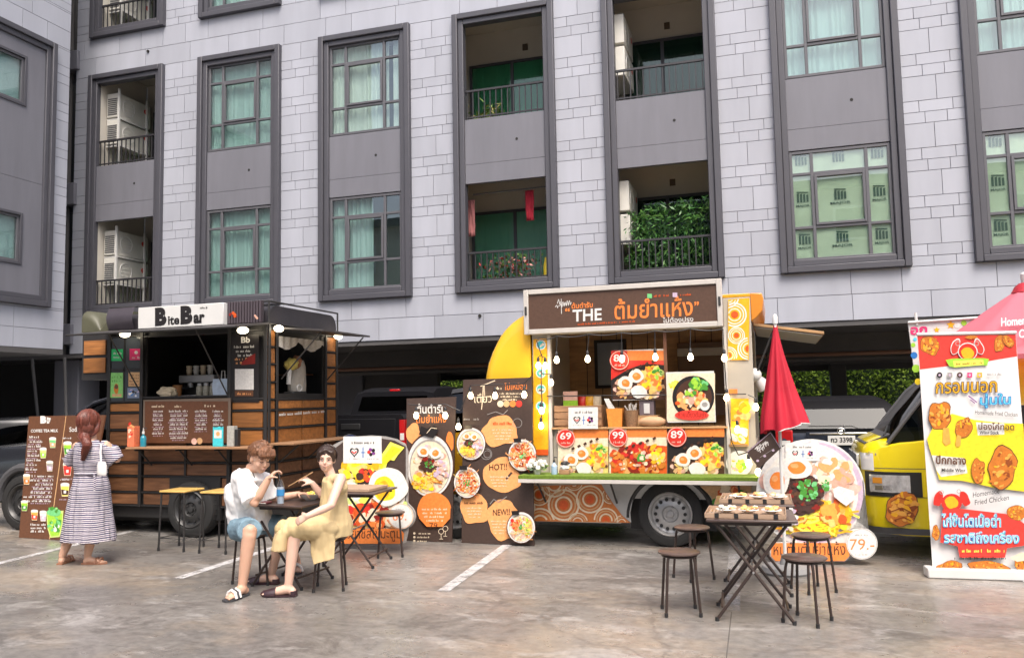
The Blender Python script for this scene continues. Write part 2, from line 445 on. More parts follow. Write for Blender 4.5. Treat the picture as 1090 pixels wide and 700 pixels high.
def tiles_row(x0, x1, z0, z1, cuts):
    G_ = .0045
    xs = [x0]+[c for c in cuts if x0+.09 < c < x1-.09]+[x1]
    for a, b in zip(xs, xs[1:]):
        y = FY-rt_.uniform(0, .0025)
        p = [(a+(G_ if a > x0 else 0), z0+G_), (b-(G_ if b < x1 else 0), z0+G_), (b-(G_ if b < x1 else 0), z1-G_), (a+(G_ if a > x0 else 0), z1-G_)]
        wb.prism([(q[0], y, q[1]) for q in p], (0, .011, 0), M_tile)
def rows_for(x0, x1, za, zb, seed):
    r = random.Random(seed); P = .7375; k = math.floor((za-6.75)/P)-1
    while True:
        base_z = 6.75+P*k
        if base_z > zb: break
        for o0, o1, kind in ((0, .385, 0), (.385, .56, 1), (.56, P, 2)):
            a, b = max(za, base_z+o0), min(zb, base_z+o1)
            if b-a > .03:
                w_ = x1-x0
                if w_ < .5: cuts = []
                elif w_ < 1.2: cuts = ([x0+w_*(.57 if k % 2 else .5), x0+.06] if kind == 0 else [x0+w_*.36, x0+w_*.72] if kind == 1 else [x0+w_*.27, x0+w_*.82])
                else:
                    cuts = []; c = x0+r.uniform(.2, .5)
                    while c < x1: cuts.append(c); c += (.56 if kind == 0 else r.choice((.36, .62)))
                tiles_row(x0, x1, a, b, sorted(cuts))
        k += 1
for i, (x0, x1) in enumerate(piers):
    for z0, z1 in GROUPS: rows_for(x0, x1, z0, z1, i)
def band(zs, seed):
    r = random.Random(seed)
    for a, b in zip(zs, zs[1:]):
        cuts = []; c = XL+r.uniform(.2, .7)
        while c < XR: cuts.append(c); c += r.choice((.92, .55, 1.28, .72, 1.1))
        tiles_row(XL, XR, a, b, cuts)
band((2.70, 3.10, 3.47), 3); band((8.56, 8.96, 9.37), 5); band((14.46, 14.85, 15.2), 6)
# left return of the facade and the dark slot beside the wing
wb.box(XL-.012, XL-.001, FY+.02, 15.2, 2.7, 15.2, M_panel)
o_wall = wb.obj('wall', apt, sharp=0)
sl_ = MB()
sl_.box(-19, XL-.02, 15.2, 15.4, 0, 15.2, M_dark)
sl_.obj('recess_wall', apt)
for z0, z1 in ((8.76, 9.17), (5.84, 6.30), (2.90, 3.32)):
    s2 = MB(); s2.box(-14.75, -13.86, FY-.08, FY+.6, z0, z1, M_panel); s2.obj('ledge', apt, bevel=.01)
s2 = MB()
for z0, z1 in ((3.4, 5.8), (6.36, 8.7), (9.2, 12)): s2.box(-14.6, -14.35, FY+.02, FY+.3, z0, z1, M_frame)
s2.tube([(-14.2, FY+.1, 2.7), (-14.2, FY+.1, 12)], .05, M_conc)
s2.obj('service_pipe', apt)

def rect_frame(b, x0, x1, z0, z1, w_, y0, y1, m):
    b.box(x0, x0+w_, y0, y1, z0, z1, m); b.box(x1-w_, x1, y0, y1, z0, z1, m)
    b.box(x0+w_, x1-w_, y0, y1, z0, z0+w_, m); b.box(x0+w_, x1-w_, y0, y1, z1-w_, z1, m)
def curtain(x0, x1, z0, z1, y, m, amp=.018, wl=.11, seed=0, lean=0.):
    b = MB(); n = int((x1-x0)/.018)+2; rows = []
    for zi in range(5):
        z = z0+(z1-z0)*zi/4; row = []
        for i in range(n):
            x = x0+(x1-x0)*i/(n-1)
            ph = 2*pi*x/wl*(1+.25*noise.noise(Vector((x*3, seed, 0))))
            row.append((x+lean*(1-zi/4)*(x-x0), y+amp*sin(ph+.4*zi*noise.noise(Vector((x*4, zi, seed)))), z))
        rows.append(row)
    b.grid(rows, m); return b
def window(k, f, style):
    x0, x1 = BX(k)+.205, BX(k)+BW-.205; z0, z1 = FLO[f]+.012, FLO[f]+1.765; y = FY+.0
    w_ = x1-x0; ca, cb = x0+w_*.225, x0+w_*.765; ra, rb = z0+(z1-z0)*.30, z0+(z1-z0)*.79
    b = MB(); rect_frame(b, x0, x1, z0, z1, .045, y, y+.07, M_alu)
    for c in (ca, cb): b.box(c-.024, c+.024, y+.004, y+.066, z0+.045, z1-.045, M_alu)
    for (a_, b_) in ((x0+.045, ca-.024), (ca+.024, cb-.024), (cb+.024, x1-.045)):
        for r in (ra, rb): b.box(a_, b_, y+.006, y+.064, r-.022, r+.022, M_alu)
    rect_frame(b, ca+.028, cb-.028, ra+.026, rb-.026, .04, y-.012, y+.05, M_alu)
    wo = b.obj('window', apt, bevel=.004)
    p = MB(); p.box(x0+.03, x1-.03, y+.030, y+.036, z0+.03, z1-.03, M_glass); p.obj('pane', wo)
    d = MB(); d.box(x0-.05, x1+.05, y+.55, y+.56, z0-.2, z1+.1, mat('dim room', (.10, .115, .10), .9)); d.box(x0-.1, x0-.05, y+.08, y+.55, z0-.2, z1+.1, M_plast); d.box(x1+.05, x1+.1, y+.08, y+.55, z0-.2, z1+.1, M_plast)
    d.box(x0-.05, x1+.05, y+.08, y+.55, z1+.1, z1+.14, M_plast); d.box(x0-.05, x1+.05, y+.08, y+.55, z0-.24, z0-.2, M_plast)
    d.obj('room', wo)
    zc0, zc1 = z0-.02, z1+.02
    if style == 'teal': curtain(x0, x1, zc0, zc1, y+.14, M_curt, seed=k+f).obj('curtain', wo, sharp=0)
    elif style == 'white':
        curtain(x0, x0+w_*.80, zc0, zc1, y+.14, M_curtw, seed=k+f, amp=.024).obj('curtain', wo, sharp=0)
        curtain(x0+w_*.86, x1, zc0, zc1, y+.14, M_curtw, seed=k+f+9).obj('curtain', wo, sharp=0)
    elif style == 'half':
        curtain(x0, x0+w_*.56, zc0, zc1, y+.14, M_curt, seed=k+f, amp=.03).obj('curtain', wo, sharp=0)
    elif style == 'film':
        b = MB(); n = 24; rows = []
        for zi in range(25):
            z = z0+(z1-z0)*zi/24
            rows.append([(x0+w_*i/n, y+.05+.006*noise.noise(Vector((i*.5+k*7, zi*.35, f))), z) for i in range(n+1)])
        b.grid(rows, M_film); fo = b.obj('paper_film', wo, sharp=0)
        t = MB(); mk = mat('green black print', (.05, .10, .07), .7)
        cx = [(x0+.045+ca-.024)/2, (ca+cb)/2, (cb+.024+x1-.045)/2]; rz = [(z0+.04+ra)/2, (ra+rb)/2, (rb+z1-.03)/2]
        for ci, xx in enumerate(cx):
            for ri, zz in enumerate(rz):
                s_ = .085; yy = y+.0395
                for j in range(4):   # building-like emblem of slanted bars
                    xa = xx-s_+j*s_*.55; t.poly([(xa, yy, zz-s_*.9+.06), (xa+s_*.38, yy, zz-s_*.9+.06), (xa+s_*.38, yy, zz+s_*(.9-.12*j)+.06), (xa, yy, zz+s_*(.75-.1*j)+.06)], mk)
                t.poly([(xx-s_, yy, zz+s_*.95+.06), (xx+s_*1.0, yy, zz+s_*.78+.06), (xx+s_*1.0, yy, zz+s_*1.0+.06), (xx-s_, yy, zz+s_*1.18+.06)], mk)
                if ri < 2:
                    me, a, bb, c, dd = text_mesh('MAJOR', .02); W = .30 if ci == 1 else .2
                    t.add_mesh(me, mk, lambda q: Vector((xx-W/2+(q.x-a)*W/(bb-a), yy, zz-.10+(q.y-c)*.05/(dd-c))))
        t.obj('lettering', fo, sharp=0, recalc=False)
def balcony(k, f, door='teal'):
    x0, x1 = BX(k)+.205, BX(k)+BW-.205; z0, z1 = FLO[f], FLO[f]+1.775; D = 1.35; y0, y1 = FY+.06, FY+.06+D
    zf = z0-.62; xo = {3: .62, 4: .28}.get(k, 0); xw = x0-xo
    b = MB()
    b.box(xw-.10, xw-.001, y0+.25*(xo > 0), y1, zf, z1+.45, M_plast); b.box(x1+.001, x1+.12, y0, y1, zf, z1+.45, M_plast)
    b.box(xw, x1, y1, y1+.1, zf, z1+.45, M_plast); b.box(xw-.10, x1+.12, y0+.25*(xo > 0), y1+.1, zf-.1, zf, M_conc)
    b.box(xw-.10, x1+.12, y0+.25, y1+.1, z1+.45, z1+.5, M_plast)
    bo = b.obj('balcony', apt)
    r = MB(); yr = FY+.05
    r.box(x0+.002, x1-.002, yr-.02, yr+.02, z0+.52, z0+.555, M_rail); r.box(x0+.002, x1-.002, yr-.012, yr+.012, z0+.04, z0+.065, M_rail)
    n = 13
    for i in range(n+1):
        x = x0+.03+(x1-x0-.06)*i/n; r.box(x-.009, x+.009, yr-.009, yr+.009, z0+.002, z0+.52, M_rail)
    r.obj('railing', bo)
    dz1 = z1-.20; dx0, dx1 = xw+.22, x1-.02
    d = MB(); rect_frame(d, dx0, dx1, zf+.02, dz1, .05, y1-.05, y1-.005, M_frame); xm = (dx0+dx1)/2-.05
    d.box(xm-.03, xm+.03, y1-.045, y1-.01, zf+.07, dz1-.05, M_frame)
    do = d.obj('sliding_door', bo)
    p = MB(); p.box(dx0+.05, dx1-.05, y1-.03, y1-.024, zf+.06, dz1-.05, M_glassd); p.obj('pane', do) if False else p.obj('door_pane', bo)
    c = curtain(dx0+.05, dx1-.05, zf+.06, dz1-.05, y1-.012, {'teal': M_curt, 'green': M_curtg, 'dark': mat('dark curtain', (.03, .04, .04), .8)}[door], amp=.006, seed=k*3+f)
    c.obj('curtain', bo, sharp=0)
    v = MB(); v.box((x0+x1)/2-.04, (x0+x1)/2+.06, y1-.03, y1-.001, z1-.02, z1+.1, mat('brown vent', (.09, .06, .04), .7)); v.obj('vent', bo)
    return bo
STY = {(1, 0): 'teal', (1, 1): 'teal', (2, 0): 'half', (2, 1): 'white', (5, 0): 'film', (5, 1): 'teal', (6, 0): 'film', (6, 1): 'teal', (1, 2): 'teal', (2, 2): 'white', (5, 2): 'teal', (6, 2): 'teal'}
for k in range(NB):
    for gi, (g0, g1) in enumerate(GROUPS):
        x0, x1 = BX(k), BX(k)+BW
        b = MB(); rect_frame(b, x0, x1, g0, g1, .105, FY-.10, FY+.10, M_frame); rect_frame(b, x0+.106, x1-.106, g0+.106, g1-.106, .097, FY-.055, FY+.11, M_frame)
        b.obj('bay_frame', apt, bevel=.012)
        zb = FLO[0] if gi == 0 else FLO[2]
        p = MB(); y = FY-.012
        p.box(x0+.204, x1-.204, y, y+.1, zb+1.78, zb+2.12, M_panel); p.box(x0+.204, x1-.204, y, y+.1, zb+2.126, zb+2.948, M_panel)
        p.box(x0+.204, x1-.204, y+.02, y+.09, zb+2.12, zb+2.126, M_joint)
        hx = x0+BW*.62
        p.cyl((hx, y-.004, zb+2.5), (hx, y+.01, zb+2.5), .025, M_dark, 10)
        if gi == 1: p.box(x0+.204, x1-.204, y, y+.1, zb+2.95, zb+4.72, M_panel)
        p.obj('spandrel_panel', apt)
for k in range(NB):
    for f in range(3):
        if (k, f) in BALC: balcony(k, f, {(3, 1): 'green', (4, 1): 'dark', (4, 0): 'dark', (3, 0): 'teal'}.get((k, f), 'green'))
        else: window(k, f, STY[(k, f)])
# small lights under the cladding
for px, py in ((158, 55), (511, 336)):
    q = on_y(px, py, FY); v = MB(); v.cyl((q.x, FY-.03, q.z), (q.x, FY, q.z), .028, M_dark, 10); v.obj('wall_fitting', apt)

# undercroft: soffit, beams, columns, back wall
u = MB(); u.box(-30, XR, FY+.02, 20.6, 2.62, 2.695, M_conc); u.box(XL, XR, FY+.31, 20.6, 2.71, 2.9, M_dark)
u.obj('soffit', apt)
for y_ in (15.6, 18.2):
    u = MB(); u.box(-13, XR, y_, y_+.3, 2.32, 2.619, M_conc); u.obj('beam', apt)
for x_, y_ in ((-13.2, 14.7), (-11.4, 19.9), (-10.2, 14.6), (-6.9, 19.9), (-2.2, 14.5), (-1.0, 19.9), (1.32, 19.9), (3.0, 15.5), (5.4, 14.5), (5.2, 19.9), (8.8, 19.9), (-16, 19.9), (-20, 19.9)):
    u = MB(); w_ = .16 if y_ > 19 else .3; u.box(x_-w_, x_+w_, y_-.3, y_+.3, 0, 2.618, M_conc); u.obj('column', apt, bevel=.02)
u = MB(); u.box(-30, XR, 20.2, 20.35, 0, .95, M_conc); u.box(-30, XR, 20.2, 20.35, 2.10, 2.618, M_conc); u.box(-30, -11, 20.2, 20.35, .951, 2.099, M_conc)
u.obj('parapet', apt)
u = MB()
for i in range(5): u.tube([(-12.5, 15.2+i*.9, 2.25-.04*(i % 2)), (XR-1, 15.2+i*.9, 2.25-.04*(i % 2))], .035+.02*(i % 2), M_conc if i % 2 else mat('rusty pipe', (.16, .08, .05), .6))
u.obj('ceiling_pipes', apt)
u = MB(); u.box(-9.9, -9.0, 17.2, 17.3, 0, 2.2, M_panel); u.box(-12.4, -7.2, 17.3, 17.5, 0, 2.61, M_conc); u.obj('stair_core', apt)

# ------------------------------------------------------------------ wing on the left
WX, WY = -12.98, 12.64
wing = thing('apartment_wing', 'pale tiled side wing with small windows in a dark frame, behind the coffee truck cab', 'building', (WX-3, 8, 0))
wb = MB()
def wbox(y0, y1, z0, z1): wb.box(WX-.3, WX-.012, y0, y1, z0, z1, M_joint)
FY0, FY1 = 6.2, 12.26   # framed field
for a, b_, c, d in ((2, WY, 2.70, 3.47), (2, WY, 8.56, 9.37), (FY1, WY, 3.47, 8.56), (2, FY0, 3.47, 8.56), (2, WY, 9.37, 14.6)): wbox(a, b_-.001, c, d)
wb.box(WX-9, WX-.013, WY-.3, WY-.0005, 2.7, 14.6, M_joint)
def wtile(y0, y1, z0, z1):
    G_ = .0045; x = WX-rt_.uniform(0, .0025)
    wb.prism([(x, y0+G_, z0+G_), (x, y1-G_, z0+G_), (x, y1-G_, z1-G_), (x, y0+G_, z1-G_)], (-.011, 0, 0), M_tile)
def wrows(y0, y1, za, zb, kinds=((0, .385), (.385, .56), (.56, .7375)), long=False):
    k = math.floor((za-6.75)/.7375)-1; r = random.Random(int(za*10))
    while 6.75+.7375*k < zb:
        for o0, o1 in kinds:
            a, b_ = max(za, 6.75+.7375*k+o0), min(zb, 6.75+.7375*k+o1)
            if b_-a > .03:
                y = y1
                while y > y0+.01:
                    l = min(r.choice((.55, .9, .7, 1.1)), y-y0); l = y-y0 if y-y0-l < .12 else l
                    wtile(y-l, y, a, b_); y -= l
        k += 1
wrows(FY1, WY, 3.47, 8.56); wrows(2, FY0, 3.47, 8.56); wrows(2, WY, 2.70, 3.47, ((0, .37), (.37, .7375))); wrows(2, WY, 8.56, 9.37, ((0, .37), (.37, .7375))); wrows(2, WY, 9.37, 14.6)
wb.obj('wall', wing, sharp=0)
b = MB()
def yframe(b, y0, y1, z0, z1, w_, xa, xb, m):
    b.box(xa, xb, y0, y0+w_, z0, z1, m); b.box(xa, xb, y1-w_, y1, z0, z1, m); b.box(xa, xb, y0+w_, y1-w_, z0, z0+w_, m); b.box(xa, xb, y0+w_, y1-w_, z1-w_, z1, m)
yframe(b, FY0, FY1, 3.47, 8.56, .105, WX-.1, WX+.10, M_frame); yframe(b, FY0+.106, FY1-.106, 3.576, 8.454, .1, WX-.1, WX+.055, M_frame)
b.obj('field_frame', wing, bevel=.012)
WINS = [(y, z) for y in (10.2, 7.0) for z in (4.24, 7.18)]
b = MB(); ys = [FY0+.2, 7.0, 8.4, 10.2, 11.6, FY1-.2]
for a, c in zip(ys, ys[1:]):
    if a in (7.0, 10.2):
        for z0, z1 in ((3.67, 4.24), (5.11, 5.76), (5.766, 7.18), (8.03, 8.36)): b.box(WX-.12, WX+.01, a, c, z0, z1, M_panel)
    else:
        for z0, z1 in ((3.67, 5.76), (5.766, 8.36)): b.box(WX-.12, WX+.01, a+.0005, c-.0005, z0, z1, M_panel)
b.obj('field_panel', wing)
for y, z in WINS:
    b = MB(); yframe(b, y-.05, y+1.45, z-.05, z+.90, .05, WX-.02, WX+.03, M_frame); yframe(b, y, y+1.4, z, z+.85, .045, WX-.06, WX-.005, M_alu); wo = b.obj('window', wing, bevel=.004)
    p = MB(); p.box(WX-.04, WX-.034, y+.04, y+1.36, z+.04, z+.81, M_glass); p.obj('pane', wo)
    p = MB(); p.box(WX-.10, WX-.09, y, y+1.4, z, z+.85, mat('frosted blind', (.46, .56, .56), .8)); p.obj('blind', wo)
u = MB(); u.box(-30, WX, 2, WY, 2.60, 2.695, M_conc); u.box(-22, WX, 2, 2.2, 2.9, 14.6, M_panel); u.obj('soffit', wing)
for x_, y_ in ((-16.2, 12.0), (-14.35, 14.4), (-17.0, 6.2)):
    u = MB(); u.box(x_-.35, x_+.3, y_-.3, y_+.3, 0, 2.6, M_panel); u.obj('column', wing, bevel=.02)
u = MB(); u.box(-30, -13.3, 16.9, 17.1, 0, 2.6, M_conc); u.obj('back_wall', wing)
u = MB()
for (a, c) in (((35, 352), (49, 470)), ((69, 372), (74, 450))):
    p_ = on_y(*a, 13.3); q_ = on_y(*c, 13.3); u.tube([(p_.x, 13.3, 2.6), (q_.x, 13.3, .0)], .03, M_conc)
u.obj('drain_pipe', wing)
u = MB(); p_ = on_y(3, 340, 9.0); p_ = Vector((-13.6, 10.9, 2.36)); u.ell(p_, (.11, .16, .14), mat('pale lamp', (.5, .5, .5), .5), seg=8, rough=.4); u.cyl(p_, (p_.x, p_.y, 2.6), .02, M_conc); u.obj('ceiling_lamp', wing)

# ------------------------------------------------------------------ hedge beyond the car park
def leaf_cloud(b, pts, size, mats, rnd, flat=.4):
    for p in pts:
        a = rnd.uniform(0, 2*pi); t = rnd.uniform(-1.1, 1.1); l = size*rnd.uniform(.6, 1.4); w_ = l*flat
        d = Vector((cos(a)*cos(t), sin(a)*cos(t), sin(t))); s_ = d.cross(Vector((rnd.uniform(-1, 1), rnd.uniform(-1, 1), rnd.uniform(-1, 1)))).normalized()
        b.poly([p-d*l*.5, p+s_*w_*.5, p+d*l*.5, p-s_*w_*.5], rnd.choice(mats))
LEAF = [mat('leaf green', (.075, .15, .022), .5, var=.2, scale=3), mat('leaf dark', (.03, .075, .014), .5, var=.2, scale=3), mat('leaf bright', (.14, .24, .035), .5, var=.2, scale=3)]
rh = random.Random(8); b = MB(); pts = []
for i in range(26000):
    x = rh.uniform(-12, 10); z = rh.uniform(.05, 3.0); y = 24.0+.28*noise.noise(Vector((x*1.7, z*1.7, 0)))+abs(rh.gauss(0, .12))
    pts.append(Vector((x, y, z)))
leaf_cloud(b, pts, .11, [cloth('hedge leaf', (.16, .25, .04), .45), cloth('hedge leaf light', (.24, .34, .06), .45), cloth('hedge leaf dark', (.07, .12, .02), .3)], rh, .55)
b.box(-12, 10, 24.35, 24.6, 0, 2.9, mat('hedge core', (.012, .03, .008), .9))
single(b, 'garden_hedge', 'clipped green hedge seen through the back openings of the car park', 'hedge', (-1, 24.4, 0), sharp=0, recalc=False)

# ------------------------------------------------------------------ what the panes mirror: the block and the trees across the yard, behind the camera
OB = thing('opposite_building', 'cream apartment block across the yard, seen only as a reflection in the window panes', 'building', (0, -24, 0))
b = MB(); b.box(-34, 30, -30, -24, 0, 13.5, mat('cream render', (.46, .43, .37), .8, var=.1, scale=.8)); b.obj('wall', OB)
b = MB(); b.box(-34.3, 30.3, -30.2, -23.5, 13.502, 14.0, mat('roof edge', (.12, .11, .11), .7)); b.obj('roof', OB)
ob_w = None
for i in range(14):
    for j in range(4):
        if ob_w is None:
            b = MB(); b.box(-32.2, -30.6, -23.99, -23.93, 1.2, 2.9, mat('dark pane', (.05, .06, .07), .15)); rect_frame(b, -32.35, -30.45, 1.05, 3.05, .14, -23.985, -23.9, M_whitef0 if False else mat('white trim', (.6, .6, .58), .6)); ob_w = b.obj('window', OB)
        else:
            c = ob_w.copy(); COL.objects.link(c); c.parent = OB; c.location = (i*4.5, 0, j*3.1)
def yard_tree(x, y, h, label, seed):
    r = random.Random(seed); t = thing('tree', label, 'tree', (x, y, 0), 'trees across the yard'); b = MB()
    b.tube([(x, y, 0), (x+.1, y, h*.3), (x+.05, y+.1, h*.62)], [.2, .15, .08], mat('bark', (.10, .075, .055), .9, var=.3), 10)
    tips = []
    for i in range(9):
        a_ = 2*pi*i/9; z = h*r.uniform(.32, .55); e = Vector((x+1.5*cos(a_), y+1.5*sin(a_), z+h*r.uniform(.15, .35))); b.tube([(x+.05, y+.05, z), e], [.06, .02], MATS['bark'], 6); tips.append(e)
    b.obj('trunk', t); tips.append(Vector((x, y, h*.85))); pts = []
    for e in tips:
        for k in range(190): pts.append(e+Vector((r.gauss(0, .55), r.gauss(0, .55), r.gauss(0, .5))))
    b = MB(); leaf_cloud(b, pts, .26, LEAF, r, .5); b.obj('crown', t, sharp=0, recalc=False)
yard_tree(-9.5, -9, 7.2, 'leafy tree behind the camera, mirrored in the panes of the left windows', 1)
yard_tree(1.5, -11, 6.6, 'leafy tree behind the camera, mirrored in the panes of the right windows', 2)
# ------------------------------------------------------------------ printing inks and food pictures
def ink(name, rgb, rough=.4, var=.17, scale=34): return mat('print '+name, rgb, rough, var=var, scale=scale)
def s2l(r, g, b): return tuple(((v/255)/12.92 if v/255 <= .04045 else ((v/255+.055)/1.055)**2.4) for v in (r, g, b))
I = {k: ink(k, s2l(*v)) for k, v in dict(white=(214, 212, 207), cream=(222, 206, 178), orange=(232, 128, 60), peach=(238, 160, 100), deep=(205, 85, 30), red=(200, 45, 35), darkred=(130, 30, 20),
    yellow=(240, 205, 40), lemon=(235, 225, 90), yolk=(240, 130, 50), egg=(225, 219, 208), green=(70, 140, 50), pale=(190, 205, 120), noodle=(230, 190, 110), brown=(96, 62, 42), choc=(70, 44, 32),
    board=(68, 54, 48), black=(32, 28, 28), mince=(70, 45, 40), pork=(205, 160, 140), pink=(225, 180, 165), grey=(150, 146, 142), lav=(190, 170, 190), chick=(192, 112, 38), chickd=(138, 68, 24), chickl=(222, 160, 70),
    blue=(40, 110, 180), sky=(90, 190, 215), teal=(70, 180, 190), magenta=(215, 50, 110), lime=(150, 200, 60), mint=(110, 190, 120), tan=(200, 160, 115), purple=(120, 60, 130), signb=(84, 62, 50), hotred=(225, 60, 50), pat=(190, 110, 50), patd=(165, 85, 35), amber=(238, 168, 30)).items()}
def blobs(a, part, cx, cy, rx, ry, n, cols, size, seed, wob=.5, inner=0.):
    r = random.Random(seed)
    for i in range(n):
        t = r.uniform(0, 2*pi); q = sqrt(r.uniform(inner, 1)); s = size*r.uniform(.5, 1.3)
        a.ellipse(part, cx+rx*q*cos(t), cy+ry*q*sin(t), s, s*r.uniform(.5, 1.), I[r.choice(cols)], n=9, rot=r.uniform(0, pi), wob=wob, seed=seed+i*.37, up=.22)
def strands(a, part, cx, cy, rx, ry, n, cols, w, seed):
    r = random.Random(seed)
    for i in range(n):
        t = r.uniform(0, 2*pi); q = r.uniform(.2, .95); x, y = cx+rx*q*cos(t)*.8, cy+ry*q*sin(t)*.8; d = r.uniform(0, 2*pi); pts = []
        for j in range(6):
            pts.append((x, y)); d += r.uniform(-.9, .9); x += rx*.22*cos(d); y += ry*.22*sin(d)
        a.line(part, pts, w, I[r.choice(cols)], up=.2)
def egg(a, part, cx, cy, rx, ry, rot=0., seed=0):
    a.ellipse(part, cx, cy, rx, ry, I['egg'], n=22, rot=rot, wob=.12, seed=seed, up=.5)
    a.ellipse(part, cx, cy, rx*.86, ry*.86, I['white'], n=22, rot=rot, wob=.12, seed=seed, up=.3)
    a.ellipse(part, cx+rx*.05, cy+ry*.05, rx*.56, ry*.56, I['yolk'], n=20, rot=rot, wob=.15, seed=seed+2, up=.3)
    a.ellipse(part, cx-rx*.1, cy-ry*.12, rx*.25, ry*.2, I['peach'], n=12, rot=rot, wob=.3, seed=seed+3, up=.3)
def bowl(a, part, cx, cy, rx, ry, kind, seed=0, rim='white'):
    part = f'{part}#b{int(cx)}_{int(cy)}'
    a.ellipse(part, cx, cy, rx*1.06, ry*1.06, I['choc'], n=40)
    a.ellipse(part, cx, cy, rx, ry, I[rim], n=40, up=.5)
    a.ellipse(part, cx, cy+ry*.04, rx*.9, ry*.9, I['grey' if rim == 'white' else 'black'], n=40, up=.3)
    a.ellipse(part, cx, cy+ry*.06, rx*.86, ry*.85, I['cream'], n=40, up=.3)
    s = min(rx, ry)
    if kind == 'egg':
        blobs(a, part, cx, cy+ry*.1, rx*.76, ry*.72, 60, ['pork', 'cream', 'pink', 'lav', 'white', 'noodle'], s*.13, seed)
        blobs(a, part, cx-rx*.2, cy+ry*.5, rx*.5, ry*.3, 40, ['yellow', 'noodle', 'amber', 'lemon', 'chickl'], s*.13, seed+1)
        strands(a, part, cx-rx*.1, cy+ry*.5, rx*.5, ry*.32, 22, ['yellow', 'lemon', 'noodle', 'chick'], s*.035, seed+4)
        blobs(a, part, cx-rx*.06, cy-ry*.02, rx*.34, ry*.22, 45, ['mince', 'choc', 'mince', 'brown', 'darkred'], s*.09, seed+2)
        blobs(a, part, cx-rx*.0, cy-ry*.03, rx*.22, ry*.12, 16, ['green', 'mint', 'green'], s*.04, seed+3)
        blobs(a, part, cx+rx*.5, cy+ry*.15, rx*.3, ry*.3, 30, ['pork', 'pink', 'lav', 'white'], s*.1, seed+5)
        egg(a, part, cx-rx*.27, cy-ry*.46, s*.26, s*.24, .2, seed); egg(a, part, cx+rx*.26, cy-ry*.42, s*.27, s*.25, -.2, seed+1)
    elif kind == 'red':
        blobs(a, part, cx, cy+ry*.03, rx*.78, ry*.76, 90, ['red', 'orange', 'deep', 'cream', 'pork', 'yolk', 'chick', 'peach'], s*.15, seed)
        strands(a, part, cx, cy, rx*.8, ry*.75, 34, ['noodle', 'cream', 'peach', 'deep'], s*.04, seed+1)
        blobs(a, part, cx, cy, rx*.28, ry*.2, 16, ['green', 'mint', 'pale', 'green'], s*.08, seed+2)
        blobs(a, part, cx, cy, rx*.7, ry*.66, 26, ['darkred', 'cream', 'white', 'red'], s*.06, seed+3)
    elif kind == 'mix':
        blobs(a, part, cx, cy+ry*.03, rx*.78, ry*.76, 80, ['cream', 'noodle', 'pork', 'peach', 'white', 'pink'], s*.14, seed)
        blobs(a, part, cx-rx*.35, cy-ry*.2, rx*.35, ry*.4, 24, ['red', 'hotred', 'orange'], s*.11, seed+4)
        blobs(a, part, cx+rx*.45, cy-ry*.05, rx*.28, ry*.5, 30, ['lime', 'pale', 'green', 'lemon'], s*.11, seed+1)
        strands(a, part, cx, cy+ry*.2, rx*.7, ry*.5, 26, ['noodle', 'cream', 'peach'], s*.035, seed+3)
        blobs(a, part, cx, cy, rx*.16, ry*.13, 12, ['green', 'mint'], s*.07, seed+2)
def chicken(a, part, cx, cy, rx, ry, rot=0., seed=0, line=True):
    part = f'chicken_picture#{seed}'
    if line: a.ellipse(part, cx, cy, rx*1.05, ry*1.05, I['choc'], n=26, rot=rot, wob=.28, seed=seed, up=.4)
    a.ellipse(part, cx, cy, rx, ry, I['chick'], n=26, rot=rot, wob=.28, seed=seed, up=.4)
    r = random.Random(seed*9+1); c, s = cos(rot), sin(rot)
    for i in range(int(26+rx)):
        t = r.uniform(0, 2*pi); q = sqrt(r.uniform(0, .8)); x, y = rx*q*cos(t), ry*q*sin(t); z = min(rx, ry)*r.uniform(.07, .2)
        a.ellipse(part, cx+x*c-y*s, cy+x*s+y*c, z*1.4, z*.8, I[r.choice(('chickl', 'chickd', 'chick', 'chick', 'chickl', 'amber'))], n=8, rot=r.uniform(0, pi), wob=.6, seed=i+seed, up=.2)
def project_card(a, x0, y0, x1, y1, name='notice'):
    """white card: a line of print, a heart, a plus, a flower"""
    w, h = x1-x0, y1-y0
    a.rect(name, x0, y0, x1, y1, I['white'])
    a.scribble('lettering', x0+w*.22, y0+h*.28, x0+w*.8, h*.13, I['black'], seed=3)
    a.scribble('lettering', x0+w*.16, y0+h*.86, x0+w*.42, h*.06, I['grey'], seed=4); a.scribble('lettering', x0+w*.62, y0+h*.86, x0+w*.92, h*.06, I['grey'], seed=5)
    cx, cy, s = x0+w*.29, y0+h*.58, h*.17
    for k, (mt, q) in enumerate((('black', 1.), ('white', .66))):
        pts = []
        for i in range(28):
            t = 2*pi*i/28; pts.append((cx+s*q*.062*16*sin(t)**3, cy-s*q*.075*(13*cos(t)-5*cos(2*t)-2*cos(3*t)-cos(4*t))))
        a.poly('heart_emblem', pts, I[mt], up=.4)
    a.line('heart_emblem', [(cx-s*.55, cy-s*.15), (cx, cy+s*.35), (cx+s*.5, cy-s*.2)], h*.05, I['hotred'])
    a.line('heart_emblem', [(x0+w*.52, y0+h*.40), (x0+w*.52, y0+h*.80)], w*.025, I['blue']); a.line('heart_emblem', [(x0+w*.46, y0+h*.6), (x0+w*.58, y0+h*.6)], h*.03, I['blue'])
    cx = x0+w*.74
    for i in range(5): a.ellipse('heart_emblem', cx+s*.55*cos(i*1.257+.6), cy+s*.55*sin(i*1.257+.6), s*.42, s*.36, I[('purple', 'black', 'hotred', 'purple', 'black')[i]], n=10, rot=i*1.257, up=.3)
